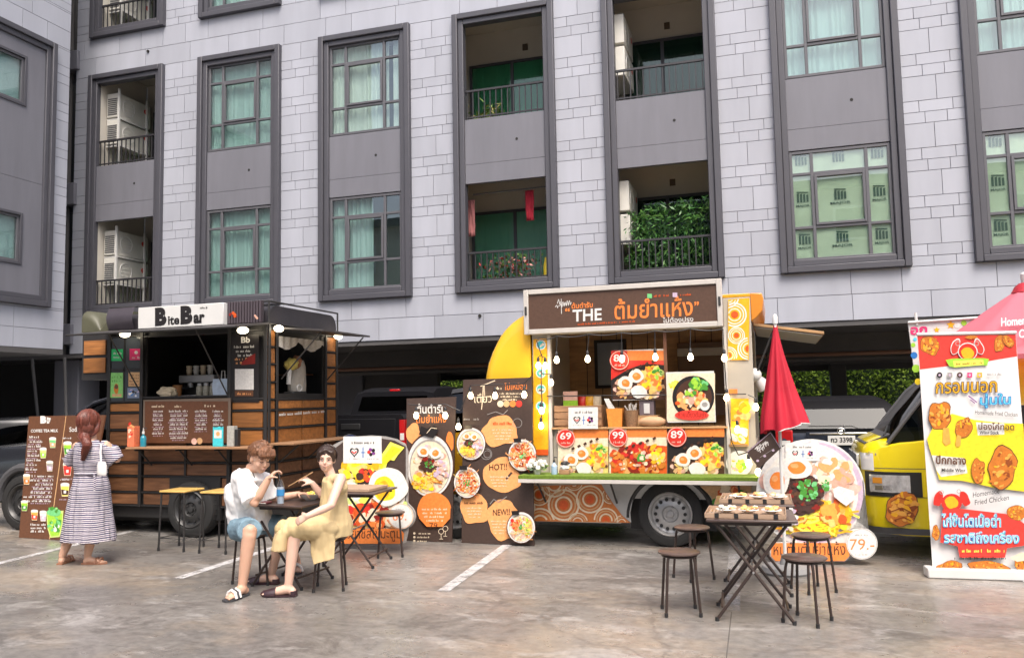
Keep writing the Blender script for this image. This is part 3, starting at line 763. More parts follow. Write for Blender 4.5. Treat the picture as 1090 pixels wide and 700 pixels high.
# ------------------------------------------------------------------ wheels
M_tyre = mat('tyre rubber', (.018, .018, .018), .8, var=.1, bump=.2, bscale=60)
M_steel = mat('silver wheel steel', (.42, .42, .42), .35, .6, var=.1)
M_dsteel = mat('dark wheel steel', (.06, .06, .06), .4, .5, var=.1)
M_bsteel = mat('black painted steel', (.022, .021, .021), .5, var=.15, scale=4)
def wheel(parent, x, y, z, r, wd, rimm, slots=10, side=-1, steer=0.):
    """axle along Y, outer face towards -Y"""
    M = Matrix.Rotation(steer, 3, 'Z') @ Matrix.Rotation(pi/2, 3, 'X')      # z of profile -> -Y
    c = Vector((x, y, z))
    b = MB(); b.lathe([(r*.66, wd*.5-.02), (r*.72, wd*.5), (r*.9, wd*.5), (r*.97, wd*.44), (r, wd*.3), (r, -wd*.3), (r*.96, -wd*.45), (r*.6, -wd*.5)], M_tyre, c, M, 40, caps=False)
    for i in range(36):
        t = 2*pi*i/36; p = Vector((cos(t), 0, sin(t))); q = M @ Vector((0, 0, 1))
        b.tube([c+p*r*.995+q*wd*.28, c+p*r*.995-q*wd*.28], .007, M_tyre, 4)
    wo = b.obj('wheel', parent)
    b = MB(); b.lathe([(r*.68, wd*.5-.005), (r*.64, wd*.5+.004), (r*.60, wd*.46), (r*.56, wd*.30), (r*.50, wd*.27), (r*.40, wd*.36), (r*.26, wd*.40), (r*.22, wd*.30), (r*.12, wd*.30), (r*.10, wd*.42), (.001, wd*.43)], rimm, c, M, 40, caps=False)
    for i in range(slots):
        t = 2*pi*i/slots; p = M @ Vector((cos(t)*r*.45, sin(t)*r*.45, wd*.325)); q = M @ Vector((0, 0, 1))
        b.cyl(c+p-q*.01, c+p+q*.012, r*.055, M_black, 8)
    for i in range(5):
        t = 2*pi*i/5; p = M @ Vector((cos(t)*r*.18, sin(t)*r*.18, wd*.30)); q = M @ Vector((0, 0, 1)); b.cyl(c+p, c+p+q*.02, r*.035, rimm, 6)
    b.obj('rim', wo)
    return wo

# ------------------------------------------------------------------ timber coffee truck
BY, BXA, BXB, BBACK = 8.75, -8.23, -5.85, 10.42
M_plank = wood('oiled plank', (.20, .09, .042), (1.3, 9, 12), .5, .55, .28)
M_plankl = wood('varnished orange plank', (.33, .135, .04), (1.3, 9, 12), .4, .62, .2)
M_shelf = wood('shelf board', (.34, .19, .10), (1.5, 12, 12), .5, .6, .15)
M_tarp = mat('black tarpaulin', (.03, .027, .032), .42, var=.25, scale=3, bump=.25, bscale=7)
M_olive = mat('olive tarpaulin', (.075, .075, .045), .5, var=.15, scale=3)
M_lamp = mat('lit lamp face', (.9, .85, .75), .5, var=0, emit=(1, .86, .62), estr=5)
bt = thing('food_truck', 'timber clad coffee truck with black steel frame, raised awnings and a white roof sign', 'food truck', (-7.0, 9.5, 0))
b = MB()
b.box(BXA, BXB, BY+.05, BBACK, .2, .34, M_bsteel); b.box(-8.4, -5.9, BY+.3, BBACK-.3, .12, .2, M_bsteel)
b.obj('chassis', bt)
b = MB()  # shell
ky0, ky1 = BY+.03, BY+.055
b.box(BXA, BXB-.002, ky0, ky1, .34, 1.70, M_bsteel)
b.box(BXA, -7.66, ky0, ky1, 1.701, 2.56, M_bsteel); b.box(-6.41, BXB-.002, ky0, ky1, 1.701, 2.56, M_bsteel); b.box(-7.659, -6.411, ky0, ky1, 2.47, 2.56, M_bsteel)
ex0, ex1 = BXB-.055, BXB-.03
b.box(ex0, ex1, ky1+.001, BBACK, .34, 1.72, M_bsteel); b.box(ex0, ex1, ky1+.001, 8.93, 1.721, 2.56, M_bsteel); b.box(ex0, ex1, 10.10, BBACK, 1.721, 2.56, M_bsteel); b.box(ex0, ex1, 8.931, 10.099, 2.43, 2.56, M_bsteel)
b.box(BXA, ex0-.001, BBACK-.03, BBACK, .34, 2.56, M_bsteel); b.box(BXA, BXA+.03, ky1+.001, BBACK-.031, .34, 2.56, M_bsteel)
b.box(BXA+.031, ex0-.001, ky1+.001, BBACK-.031, 2.53, 2.56, M_dark); b.box(BXA+.031, ex0-.001, ky1+.001, BBACK-.031, .34, .36, M_dark)
b.obj('body', bt)
b = MB()   # inside worktops
b.box(BXA+.04, ex0-.51, ky1+.002, BY+.95, 1.66, 1.70, M_dsteel); b.box(BXA+.04, ex0-.6, 9.95, 10.38, 1.62, 1.66, M_dsteel); b.box(-7.9, -6.2, 10.1, 10.38, 1.98, 2.0, M_plank); b.box(ex0-.5, ex0-.01, 8.95, 10.1, 1.66, 1.70, M_dsteel)
b.obj('worktop', bt, bevel=.004)
pk = MB()
def fplank(x0, x1, z0, z1, m=None): pk.box(x0+.012, x1-.012, BY, BY+.029, z0, z1, m or M_plank)
rows_ = [(.37, .50), (.535, .70), (.735, .87), (.905, 1.065), (1.10, 1.28), (1.315, 1.50), (1.535, 1.63)]
for x0, x1 in ((BXA+.02, -7.72), (-7.66, -7.02), (-7.02, -6.41), (-6.36, BXB-.06)):
    for z0, z1 in rows_:
        if x0 < -7.6 or x0 > -6.4 or z1 < 1.1:
            if -7.66 < x0+.01 and x1 < -6.4 and z0 < .7: 
                if x0 > -7.1: fplank(-6.50, x1, z0, z1)
                else: fplank(x0, -7.22, z0, z1)
            else: fplank(x0, x1, z0, z1, M_plankl if (z0 > 1.5 or (x0 > -6.4 and z0 > 1.05)) else M_plank)
for y0, y1 in ((BY-.0, 8.91), (8.96, 9.52), (9.53, 10.08), (10.13, BBACK)):
    for z0, z1 in rows_: pk.box(BXB-.03, BXB, y0+.012, y1-.008, z0, z1, M_plankl if z0 > 1.05 else M_plank)
for y0, y1 in ((BY, 8.91), (10.13, BBACK)):
    for z0, z1 in ((1.66, 1.84), (1.87, 2.06), (2.09, 2.27), (2.30, 2.49)): pk.box(BXB-.03, BXB, y0+.012, y1-.008, z0, z1, M_plankl)
pk.obj('planking', bt, bevel=.004)
fr = MB()   # steel grid standing proud of the planks
for x in (BXA, -7.72, -6.41, BXB-.045): fr.box(x, x+.045, BY-.022, BY-.001, .34, 2.56, M_bsteel)
for z in (.345, .51, .71, .88, 1.075, 1.29, 1.51, 1.65, 2.485):
    for x0, x1 in ((BXA+.046, -7.721), (-6.364, BXB-.046)): fr.box(x0, x1, BY-.016, BY-.0015, z, z+.018, M_bsteel)
for z in (.345, .51, .71, .88, 1.075, 1.695, 2.47): fr.box(-7.674, -6.411, BY-.016, BY-.0015, z, z+.02, M_bsteel)
fr.box(-7.03, -7.0, BY-.02, BY-.0015, .73, 1.07, M_bsteel)
for y in (BY+.0, 8.915, 10.085, BBACK-.04): fr.box(BXB+.001, BXB+.02, y, y+.04, .34, 2.56, M_bsteel)
for z in (.345, .51, .71, .88, 1.075, 1.29, 1.51, 1.64, 2.50):
    for y0, y1 in ((BY+.041, 8.914), (8.956, 10.084), (10.126, BBACK-.041)): fr.box(BXB+.001, BXB+.014, y0, y1, z, z+.018, M_bsteel)
for z in (1.85, 2.07, 2.28):
    for y0, y1 in ((BY+.041, 8.914), (10.126, BBACK-.041)): fr.box(BXB+.001, BXB+.014, y0, y1, z, z+.016, M_bsteel)
fr.obj('steel_frame', bt, bevel=.003)
a = MB(); a.box(-7.23, -6.49, BY-.03, BY+.02, .20, .71, M_black); a.obj('wheel_arch', bt)
wheel(bt, -6.86, BY-.02, .335, .335, .2, M_dsteel, 10)
wheel(bt, -6.86, BBACK-.05, .335, .335, .2, M_dsteel, 10)
# glazed corner with bills, black price column
gl = MB()
gl.box(BXA+.05, -7.725, BY-.004, BY+.0, 1.67, 2.48, glass('dark pane', (.12, .13, .13), .05, .05, 1)); gl.obj('pane', bt)
gl = MB(); gl.box(BXA+.045, -7.73, BY-.012, BY-.0045, 2.05, 2.08, M_bsteel); gl.box(-7.985, -7.965, BY-.012, BY-.0045, 1.67, 2.48, M_bsteel); gl.obj('glazing_bar', bt)
A = Art((0, BY-.006, 0), (0, -1, 0), bt)
A.rect('green_bill', 118, 371.5, 131, 384, ink('bright green', s2l(40, 190, 110))); A.scribble('green_bill', 120.5, 377, 129.5, 2.6, I['white'], seed=1); A.scribble('green_bill', 121, 381, 128, 2, I['white'], seed=2)
A.rect('pink_bill', 138, 371, 151, 383, I['magenta']); A.ellipse('pink_bill', 145, 375, 1.9, 1.9, I['white'], n=12); A.scribble('pink_bill', 139.5, 381.5, 149.5, 2.6, I['white'], seed=3)
A.rect('coffee_bill', 117, 396.5, 131, 423, ink('leaf poster', s2l(130, 195, 110))); A.scribble('coffee_bill', 119, 402.5, 129.5, 3, I['green'], seed=4); A.scribble('coffee_bill', 119.5, 406.5, 129, 3, I['green'], seed=5)
A.ellipse('coffee_bill', 124, 413.5, 2.6, 5.4, I['chick'], n=14, wob=.2); A.ellipse('coffee_bill', 124, 411.5, 2., 2.4, I['brown'], n=12); A.rect('coffee_bill', 119.5, 419, 129.5, 422, I['tan'])
A.rect('cream_bill', 137, 396, 149.5, 411, I['tan'])
for i in range(4): A.scribble('cream_bill', 138, 400+i*3.2, 148, 2, I['brown'], seed=6+i)
A.rect('photo_bill', 136, 412.5, 149.5, 423.5, ink('photo blue', s2l(110, 125, 150))); blobs(A, 'photo_bill', 143, 418, 5, 3.5, 14, ['white', 'grey', 'blue', 'black', 'lav'], 1.5, 5)
A.rect('price_panel', 246, 356, 276, 428, I['black'])
A.text('lettering', 'Bb', 257, 365, 266.5, 364.6, 6.5, I['white'], .03)
for i, yy in enumerate((370.5, 375, 379.5, 383.5, 387.5)): A.scribble('lettering', 249.5+(i % 3)*2, yy, 271-(i % 2)*3, 3, I['white'] if i < 3 else I['peach'], slope=-.03, seed=20+i)
A.poly('price_panel', [(258, 385), (257, 388.5), (272, 387), (272, 376), (266, 379)], I['darkred'])
A.rect('white_card', 250.5, 392.5, 270.5, 414.5, I['white']); A.rect('price_panel', 250.5, 415.5, 270, 421.5, I['brown']); A.scribble('lettering', 252, 420, 268, 3, I['peach'], seed=31)
A.done()
A = Art((BXB+.004, 0, 0), (1, 0, 0), bt); A.k = 3
A.scribble('end_lettering', 297, 442.5, 345, 3.6, I['white'], slope=-.075, seed=9, fill=.95); A.done()
# menu board screwed under the hatch
A = Art((0, BY-.045, 0), (0, -1, 0))
mb_ = MB(); P0, P1 = on_y(152.5, 426, BY-.045), on_y(244.5, 473, BY-.045)
mb_.box(P0.x, P1.x, BY-.043, BY-.024, 1.135, 1.675, mat('board edge', (.16, .12, .09), .6)); 
mbo = thing('menu_board', 'wide brown menu board with white print fixed under the coffee hatch', 'menu board', (-7.03, BY-.03, 1.13))
mb_.obj('panel', mbo)
A.parent = mbo
A.rect('printed_face', 154.2, 426.8, 242.8, 471.2, I['brown'])
rs = random.Random(3)
for cx, wd, n, hd in ((168, 12, 6, 13), (190, 21, 7, 8), (214, 13, 5, 0), (232, 11, 4, 0)):
    if hd: A.scribble('lettering', cx-hd/2, 433.5, cx+hd/2, 2.8, I['cream'], slope=-.02, seed=cx)
    for i in range(n):
        y = 438.5+i*4.7
        if cx > 210 and y > 460: continue
        h = rs.uniform(.35, .5)*wd; A.scribble('lettering', cx-h, y, cx+h, 2.4, I['white'], slope=-.02, seed=i+cx, fill=.95)
        h = rs.uniform(.3, .55)*wd; A.scribble('lettering', cx-h, y+2.2, cx+h, 1.3, I['lav'], slope=-.02, seed=i+cx+50)
A.scribble('lettering', 217, 433, 229, 2.8, I['cream'], slope=-.02, seed=99)
A.ellipse('printed_face', 207, 469.5, 3, 3.5, I['pink'], n=12); A.ellipse('printed_face', 213, 469, 3, 3.5, I['tan'], n=12); A.done()
# shelves
b = MB(); b.box(-7.62, -5.75, 8.40, BY-.024, 1.075, 1.10, M_shelf)
for x in (-7.5, -6.9, -6.35, -5.9): b.tube([(x, BY-.03, .86), (x, 8.48, 1.065)], .012, M_bsteel, 6); b.tube([(x, 8.42, 1.062), (x, BY-.03, 1.062)], .012, M_bsteel, 6)
b.obj('shelf', bt, bevel=.004)
b = MB(); b.box(BXB+.022, BXB+.36, BY+.0, BBACK, 1.10, 1.125, M_shelf)
for y in (8.95, 9.6, 10.25): b.tube([(BXB+.03, y, .88), (BXB+.30, y, 1.09)], .012, M_bsteel, 6)
b.obj('shelf', bt, bevel=.004)
# roof: rounded box along X, over-cab locker, front panels, rail
def rbox(b, x0, x1, y0, y1, z0, z1, r, m, n=6, nose=0.):
    """rounded along the long top edges; nose rounds the left end"""
    def ring(x, s):
        h = (z1-z0)*s; ri = min(r, h*.95); p = [(y0, z0)]
        for i in range(n+1): t = pi-pi/2*i/n; p.append((y0+ri+ri*cos(t), z0+h-ri+ri*sin(t)))
        for i in range(n+1): t = pi/2-pi/2*i/n; p.append((y1-ri+ri*cos(t), z0+h-ri+ri*sin(t)))
        p.append((y1, z0)); return [(x, y, z) for y, z in p]
    rings = []
    if nose:
        for i in range(7): t = pi/2*i/6; rings.append(ring(x0+nose*(1-sin(t)), max(.12, sin(pi/2*i/6)**.0*sqrt(max(0.02, 1-(1-sin(t))**2)))))
        rings = rings[::-1] if False else sorted(rings, key=lambda q: q[0][0])
    else: rings.append(ring(x0, 1))
    rings.append(ring(x1, 1)); b.loft(rings, m)
b = MB(); rbox(b, BXA+.02, BXB+.0, BY+.02, BBACK-.02, 2.575, 2.80, .16, M_tarp); b.obj('roof', bt)
b = MB(); rbox(b, -8.70, BXA+.015, BY+.02, BBACK-.02, 2.575, 2.87, .12, M_olive, nose=.3); b.obj('locker_roof', bt)
b = MB(); b.box(-8.66, BXA-.002, BY, BBACK-.02, 1.95, 2.574, M_bsteel); lk = b.obj('cab_locker', bt)
b = MB(); b.box(-8.62, BXA-.04, BY-.02, BY-.001, 2.27, 2.46, M_plankl); b.box(-8.62, BXA-.04, BY-.02, BY-.001, 2.04, 2.23, M_plankl); b.obj('locker_door', lk, bevel=.004)
b = MB(); rows = []
for i in range(9):
    t = i/8; rows.append([(x, BY-.03-.05*sin(pi*t), 2.585+.28*t) for x in (BXA+.02, -7.80)])
b.grid(rows, mat('plum gloss sheet', (.05, .042, .052), .25, var=.15, coat=.4)); b.obj('front_panel', bt)
b = MB(); 
for i in range(14): b.box(-6.47+.04*i, -6.445+.04*i, BY-.04, BY-.02, 2.585, 2.85, mat('plum mesh', (.07, .055, .065), .5))
b.box(-6.48, -5.9, BY-.019, BY-.01, 2.585, 2.85, mat('plum mesh back', (.035, .028, .033), .5)); b.obj('front_mesh', bt)
A = Art((0, BY-.042, 0), (0, -1, 0), bt); blobs(A, 'mesh_print', 249, 335, 4.5, 2, 8, ['darkred', 'deep', 'red'], 1.6, 3); blobs(A, 'mesh_print', 273, 337, 1.8, 2.4, 5, ['tan', 'pork'], 1.5, 4); A.done()
b = MB()
for q in (((BXA, BY, 2.57), (BXB+.01, BY, 2.57)), ((BXB+.012, BY, 2.57), (BXB+.012, BY, 2.84)), ((BXB+.012, BY, 2.84), (BXB+.012, BBACK, 2.84)), ((BXB+.012, BBACK, 2.84), (BXB+.012, BBACK, 2.57)), ((BXB+.012, BY, 2.57), (BXB+.012, BBACK, 2.57)), ((-6.48, BY, 2.85), (BXB+.012, BY, 2.84)), ((BXA, BY, 2.88), (-7.78, BY, 2.87)), ((BXA, BY, 2.57), (BXA, BY, 2.88))):
    b.tube(q, .012, M_bsteel, 6)
b.obj('roof_rail', bt)
# awnings with stays
b = MB(); b.prism([(BXA-.02, BY-.03, 2.555), (BXB+.03, BY-.03, 2.555), (BXB+.03, 8.08, 2.465), (BXA-.02, 8.08, 2.465)], (0, .002, .022), mat('awning sheet', (.05, .045, .045), .5, var=.2))
b.tube([(BXA-.02, 8.08, 2.476), (BXB+.03, 8.08, 2.476)], .013, M_bsteel, 6)
b.obj('awning', bt)
b = MB()
for x in (-7.66, -6.40): b.tube([(x, BY-.03, 1.72), (x-.02, 8.15, 2.47)], .009, M_bsteel, 6)
b.obj('awning_stay', bt)
b = MB(); b.prism([(BXB+.03, 8.93, 2.515), (BXB+.03, 10.14, 2.515), (BXB+.66, 10.14, 2.46), (BXB+.66, 8.93, 2.46)], (0, 0, .022), MATS['awning sheet'])
b.obj('awning', bt)
b = MB()
for y in (9.0, 10.1): b.tube([(BXB+.03, y, 1.9), (BXB+.58, y, 2.46)], .009, M_bsteel, 6)
b.obj('awning_stay', bt)
for px, py, Y in ((133, 355.5, 8.6), (258.5, 351.5, 8.6)):
    q = on_y(px, py, Y); b = MB(); b.ell(q, (.075, .05, .042), M_lamp, seg=10); b.cyl((q.x, q.y, q.z+.02), (q.x, BY, q.z+.05), .012, M_bsteel, 6); b.obj('spot_lamp', bt)
for y in (8.83, 10.28):
    b = MB(); b.ell((BXB+.10, y, 2.505), (.05, .075, .042), M_lamp, seg=10); b.cyl((BXB+.02, y, 2.53), (BXB+.10, y, 2.52), .012, M_bsteel, 6); b.obj('spot_lamp', bt)
# lace valance at the end hatch
b = MB(); rows = []
for j in range(6):
    rows.append([(BXB-.005-.012*sin(i*1.3), 8.95+1.13*i/36, 2.43-(.05+.11*abs(sin(pi*(i/36)*1.9+.5)))*j/5) for i in range(37)])
b.grid(rows, mat('white lace', (.55, .53, .5), .8, var=.3, scale=60)); b.obj('valance', bt, sharp=0)
b = MB(); b.box(BXB-.75, BXB-.74, 9.3, 9.7, 2.2, 2.28, mat('cream label', (.5, .42, .33), .6)); b.obj('inner_label', bt)
# name sign
sg = thing('name_sign', 'white roof sign with black lettering BiteBar on the timber coffee truck', 'sign', (-7.14, BY-.06, 2.57))
b = MB(); p, q = on_y(147, 328, BY-.12), on_y(237.5, 345, BY-.12); b.box(p.x, q.x, BY-.118, BY-.035, 2.57, 2.84, M_white); b.obj('sign_box', sg, bevel=.006)
A = Art((0, BY-.120, 0), (0, -1, 0), sg)
A.text('lettering', 'B', 165, 347, 177.3, 346.3, 19.5, I['black'], .07); A.text('lettering', 'ite', 178.8, 345.9, 191, 345, 9.5, I['black'], .03)
A.text('lettering', 'B', 192.2, 345.2, 205, 344.4, 19.5, I['black'], .07); A.text('lettering', 'ar', 206, 344.3, 218, 343.6, 9.5, I['black'], .045)
A.scribble('lettering', 213, 328.3, 220.5, 2, I['black'], seed=3); A.done()

# cab: dark pickup front
M_cabp = mat('dark navy car paint', (.018, .020, .026), .22, var=.06, coat=.8)
M_cglass = glass('dark car glass', (.10, .11, .12), .01, .05, 1.1)
M_trim = mat('grey plastic trim', (.07, .07, .075), .6)
def car_ring(x, prof, yc, half):
    """half profile [(share of half width, z)] from sill up, mirrored"""
    l = [(x, yc-half*s, z) for s, z in prof]; r_ = [(x, yc+half*s, z) for s, z in prof[::-1]]
    return l+r_
def car_body(b, secs, yc, half, m):
    b.loft([car_ring(x, p, yc, half) for x, p in secs], m)
YC, HW = 9.62, .88
b = MB()
car_body(b, [(-10.75, [(.80, .42), (.84, .6), (.84, .9), (.78, 1.0), (.4, 1.03)]), (-10.6, [(.92, .36), (.96, .6), (.96, .95), (.9, 1.05), (.4, 1.08)]), (-10.0, [(.98, .36), (1, .6), (1, 1.0), (.95, 1.08), (.4, 1.13)]), (-9.35, [(.98, .36), (1, .6), (1, 1.02), (.95, 1.12), (.4, 1.18)]),
             (-9.2, [(.98, .36), (1, .6), (1, 1.04), (.95, 1.14), (.4, 1.2)]), (-8.3, [(.98, .36), (1, .6), (1, 1.06), (.95, 1.15), (.4, 1.2)])], YC, HW, M_cabp)
b.obj('cab_body', bt)
b = MB()
car_body(b, [(-9.38, [(.93, 1.12), (.92, 1.15), (.88, 1.19)]), (-9.0, [(.93, 1.12), (.88, 1.3), (.78, 1.42)]), (-8.65, [(.93, 1.12), (.86, 1.4), (.74, 1.62)]), (-8.3, [(.93, 1.12), (.86, 1.42), (.76, 1.7)])], YC, HW, M_cglass)
b.obj('cab_glass', bt)
b = MB()
for s in (-1, 1): b.tube([(-9.40, YC+s*.80, 1.16), (-9.0, YC+s*.71, 1.44), (-8.65, YC+s*.66, 1.64), (-8.3, YC+s*.67, 1.72)], .032, M_cabp, 8)
b.loft([[(-8.7, YC-.66, 1.60), (-8.7, YC+.66, 1.60), (-8.7, YC+.62, 1.65), (-8.7, YC-.62, 1.65)], [(-8.3, YC-.68, 1.69), (-8.3, YC+.68, 1.69), (-8.3, YC+.64, 1.74), (-8.3, YC-.64, 1.74)]], M_cabp)
b.obj('cab_pillars', bt)
b = MB(); b.tube([(-9.55+.42*cos(t), YC-HW-.02, .38+.44*sin(t)) for t in [pi*i/14 for i in range(15)]], .055, M_trim, 8); b.cyl((-9.55, YC-HW-.005, .38), (-9.55, YC-HW+.02, .38), .40, M_black, 24); b.obj('fender_flare', bt)
wheel(bt, -9.55, YC-HW+.06, .36, .36, .22, M_dsteel, 6)
wheel(bt, -9.55, YC+HW-.06, .36, .36, .22, M_dsteel, 6)
q = on_y(8, 484, YC-HW-.02); b = MB(); b.ell((-10.45, YC-HW+.1, .93), (.22, .10, .075), mat('headlamp lens', (.65, .65, .62), .1, coat=1), seg=10); b.obj('headlight', bt)

# things on and in the coffee truck
def lathe_thing(name, label, cat, loc, prof, m, group=None, seg=16):
    b = MB(); b.lathe(prof, m, loc, None, seg); return single(b, name, label, cat, loc, group)
SH = 1.101
q = on_y(142, 471, 8.52); t = thing('tissue_box', 'orange upright box standing on the coffee truck shelf, left of the blue bottle', 'box', (q.x, 8.52, SH))
b = MB(); b.box(q.x-.05, q.x+.05, 8.47, 8.57, SH, SH+.25, ink('coral', s2l(225, 120, 85))); b.obj('carton', t, bevel=.004); A = Art((0, 8.4695, 0), (0, -1, 0), t); blobs(A, 'carton_print', 140, 457, 3, 9, 12, ['deep', 'peach', 'red', 'cream'], 1.6, 2); A.done()
q = on_y(152.5, 471, 8.52); t = thing('pump_bottle', 'pump bottle of blue liquid on the coffee truck shelf beside the orange box', 'bottle', (q.x, 8.52, SH))
b = MB(); b.lathe([(.035, 0), (.037, .02), (.037, .10), (.03, .125), (.012, .14), (.012, .155)], mat('blue liquid', (.02, .22, .30), .15, coat=.5), (q.x, 8.52, SH)); b.obj('bottle_body', t)
b = MB(); b.lathe([(.016, 0), (.016, .03), (.006, .035), (.006, .075)], M_white, (q.x, 8.52, SH+.155)); b.tube([(q.x, 8.52, SH+.228), (q.x+.04, 8.52, SH+.228), (q.x+.045, 8.52, SH+.215)], .006, M_black, 6); b.obj('pump', t)
q = on_y(232, 471, 8.5); t = thing('display_stand', 'turquoise card stand with a white patch on the coffee truck shelf', 'stand', (q.x, 8.5, SH))
b = MB(); b.box(q.x-.075, q.x+.065, 8.50, 8.52, SH, SH+.235, I['sky'] if False else ink('turquoise', s2l(70, 195, 205))); b.box(q.x-.06, q.x+.055, 8.521, 8.60, SH, SH+.012, I['teal']); b.obj('card', t, bevel=.003)
A = Art((0, 8.4995, 0), (0, -1, 0), t); A.rect('white_patch', 228, 457.5, 236, 466, I['white']); A.ellipse('white_patch', 232, 461.5, 2, 2.4, I['peach'], n=12); A.scribble('white_patch', 228, 454.8, 236.5, 1.8, I['black'], seed=2); A.done()
q = on_y(246, 471, 8.5); b = MB(); b.box(q.x-.06, q.x+.03, 8.5, 8.58, SH, SH+.24, mat('grey card', (.36, .36, .33), .6, var=.25, scale=30)); b.box(q.x+.031, q.x+.075, 8.52, 8.58, SH, SH+.2, M_black)
single(b, 'leaflet_box', 'grey leaflet box on the coffee truck shelf right of the turquoise stand', 'box', (q.x, 8.54, SH), bevel=.003)
WT = 1.701
t = thing('paper_bag', 'pale blue paper bag standing in the right of the coffee hatch', 'bag', (-6.62, 8.95, WT))
b = MB(); b.loft([[(x*s-6.62, 8.95+y*s2, WT+z) for x, y in ((-.14, -.06), (.14, -.06), (.14, .06), (-.14, .06))] for z, s, s2 in ((0, .8, 1), (.12, .95, .9), (.22, 1.05, .35))], mat('pale blue paper', (.50, .60, .72), .6, var=.2, scale=12), smooth=False); b.obj('bag_body', t)
b = MB(); b.tube([(-6.66, 8.95, WT+.2), (-6.65, 8.95, WT+.32), (-6.61, 8.95, WT+.32), (-6.60, 8.95, WT+.2)], .006, M_white, 6); b.obj('handle', t)
t = thing('espresso_machine', 'dark espresso machine with stacked cups at the back of the coffee hatch', 'coffee machine', (-7.3, 9.25, 1.701))
b = MB(); b.box(-7.50, -6.95, 9.30, 9.62, 1.701, 1.99, M_dsteel); b.box(-7.50, -6.95, 9.19, 9.299, 1.89, 1.99, M_steel); b.box(-7.48, -6.97, 9.13, 9.299, 1.701, 1.73, M_steel); b.obj('machine_body', t, bevel=.01)
b = MB(); b.cyl((-7.35, 9.24, 1.89), (-7.35, 9.24, 1.83), .035, M_steel); b.tube([(-7.35, 9.24, 1.84), (-7.35, 9.09, 1.82)], .012, M_black); b.obj('group_head', t); b = MB(); b.cyl((-7.1, 9.24, 1.89), (-7.1, 9.24, 1.83), .035, M_steel); b.tube([(-7.1, 9.24, 1.84), (-7.1, 9.09, 1.82)], .012, M_black); b.obj('group_head', t)
for i in range(4):
    x = -7.42+.11*i; b = MB()
    for k in range(2): b.lathe([(.028, 0), (.04, .075), (.036, .075), (.026, .006)], M_white if i % 2 else mat('cream paper', (.6, .5, .36), .6), (x, 9.30, 1.991+.05*k))
    single(b, 'cup_stack', 'stack of paper cups on top of the espresso machine in the coffee hatch', 'cups', (x, 9.30, 1.991), 'cup stacks on the espresso machine')
M_jar = glass('jar glass', (.75, .78, .72), .02, .08, 1.2)
for i in range(4):
    x = -7.02+.10*i; t = thing('glass_jar', 'lidded glass jar in the row on the coffee hatch worktop', 'jar', (x, 9.0, WT), 'glass jars in the coffee hatch')
    b = MB(); b.lathe([(.038, 0), (.043, .015), (.043, .12), (.03, .14)], mat('jar filling', (.30, .28, .22), .4, var=.3, scale=30), (x, 9.0, WT), None, 14); b.obj('jar_body', t); b = MB(); b.lathe([(.032, 0), (.032, .03), (.01, .035)], M_steel, (x, 9.0, WT+.14), None, 14); b.obj('lid', t)
b = MB(); b.ell((-7.47, 8.95, WT+.06), (.13, .09, .075), mat('cream sack', (.62, .52, .36), .8, var=.15), rough=.35, seed=2); single(b, 'flour_sack', 'small cream sack slumped in the left corner of the coffee hatch', 'bag', (-7.47, 8.95, WT-.01))
b = MB(); b.lathe([(.05, 0), (.06, .16), (.055, .16), (.045, .01)], mat('orange wood', (.38, .17, .06), .5), (-7.46, 9.12, WT)); single(b, 'wooden_canister', 'open orange wood canister behind the cream sack in the coffee hatch', 'canister', (-7.46, 9.12, WT))
# end hatch contents
t = thing('hanging_shirt', 'red cloth hanging at the left edge of the coffee truck end hatch', 'cloth', (-6.1, 9.0, 1.95)); b = MB(); b.loft([[(-6.05+.05*cos(a_)*s, 9.02+.10*sin(a_)*s, z) for a_ in [2*pi*i/12 for i in range(12)]] for z, s in ((1.85, 1.1), (1.98, 1.2), (2.1, 1.), (2.2, .4))], mat('red cotton', (.42, .03, .04), .8)); b.obj('cloth', t)
b = MB(); b.ell((-6.05, 9.05, 1.77), (.07, .09, .075), mat('grey plush', (.5, .48, .44), .9, var=.2), rough=.3, seed=4); single(b, 'towel_roll', 'crumpled pale towel under the red cloth in the end hatch', 'towel', (-6.05, 9.05, WT))
b = MB(); b.loft([[(-6.12+.09*cos(a_)*s, 9.83+.17*sin(a_)*s+o, WT+z) for a_ in [2*pi*i/14 for i in range(14)]] for z, s, o in ((0, 1, 0), (.15, 1.05, 0), (.38, .85, .03), (.47, .5, .06))], mat('cream plastic bag', (.55, .50, .42), .5, var=.15, bump=.6, bscale=14)); single(b, 'plastic_bag', 'tall cream bag leaning in the right of the end hatch', 'bag', (-6.12, 9.83, WT))
t = thing('plush_toy', 'yellow and brown hanging plush in the middle of the end hatch', 'toy', (-6.0, 9.55, 2.0)); b = MB(); b.ell((-6.0, 9.5, 2.1), (.08, .11, .08), mat('yellow plush', (.55, .45, .12), .9, var=.3), rough=.25); b.ell((-6.0, 9.62, 2.13), (.07, .07, .09), mat('brown plush', (.28, .12, .06), .9), rough=.2); b.cyl((-6.0, 9.46, 2.04), (-6.0, 9.44, 1.84), .03, M_white, 8); b.obj('plush_body', t)
t = thing('tape_dispenser', 'grey dispenser with a white roll on the end hatch sill', 'dispenser', (-5.98, 9.5, WT)); b = MB(); b.box(-6.06, -5.92, 9.42, 9.75, WT, WT+.05, M_dsteel); b.obj('dispenser_body', t, bevel=.01); b = MB(); b.tube([(-5.93+.0, 9.58+.055*cos(a_), WT+.09+.04*sin(a_)) for a_ in [2*pi*i/14 for i in range(14)]], .012, M_white, 6, closed=True); b.obj('roll', t)
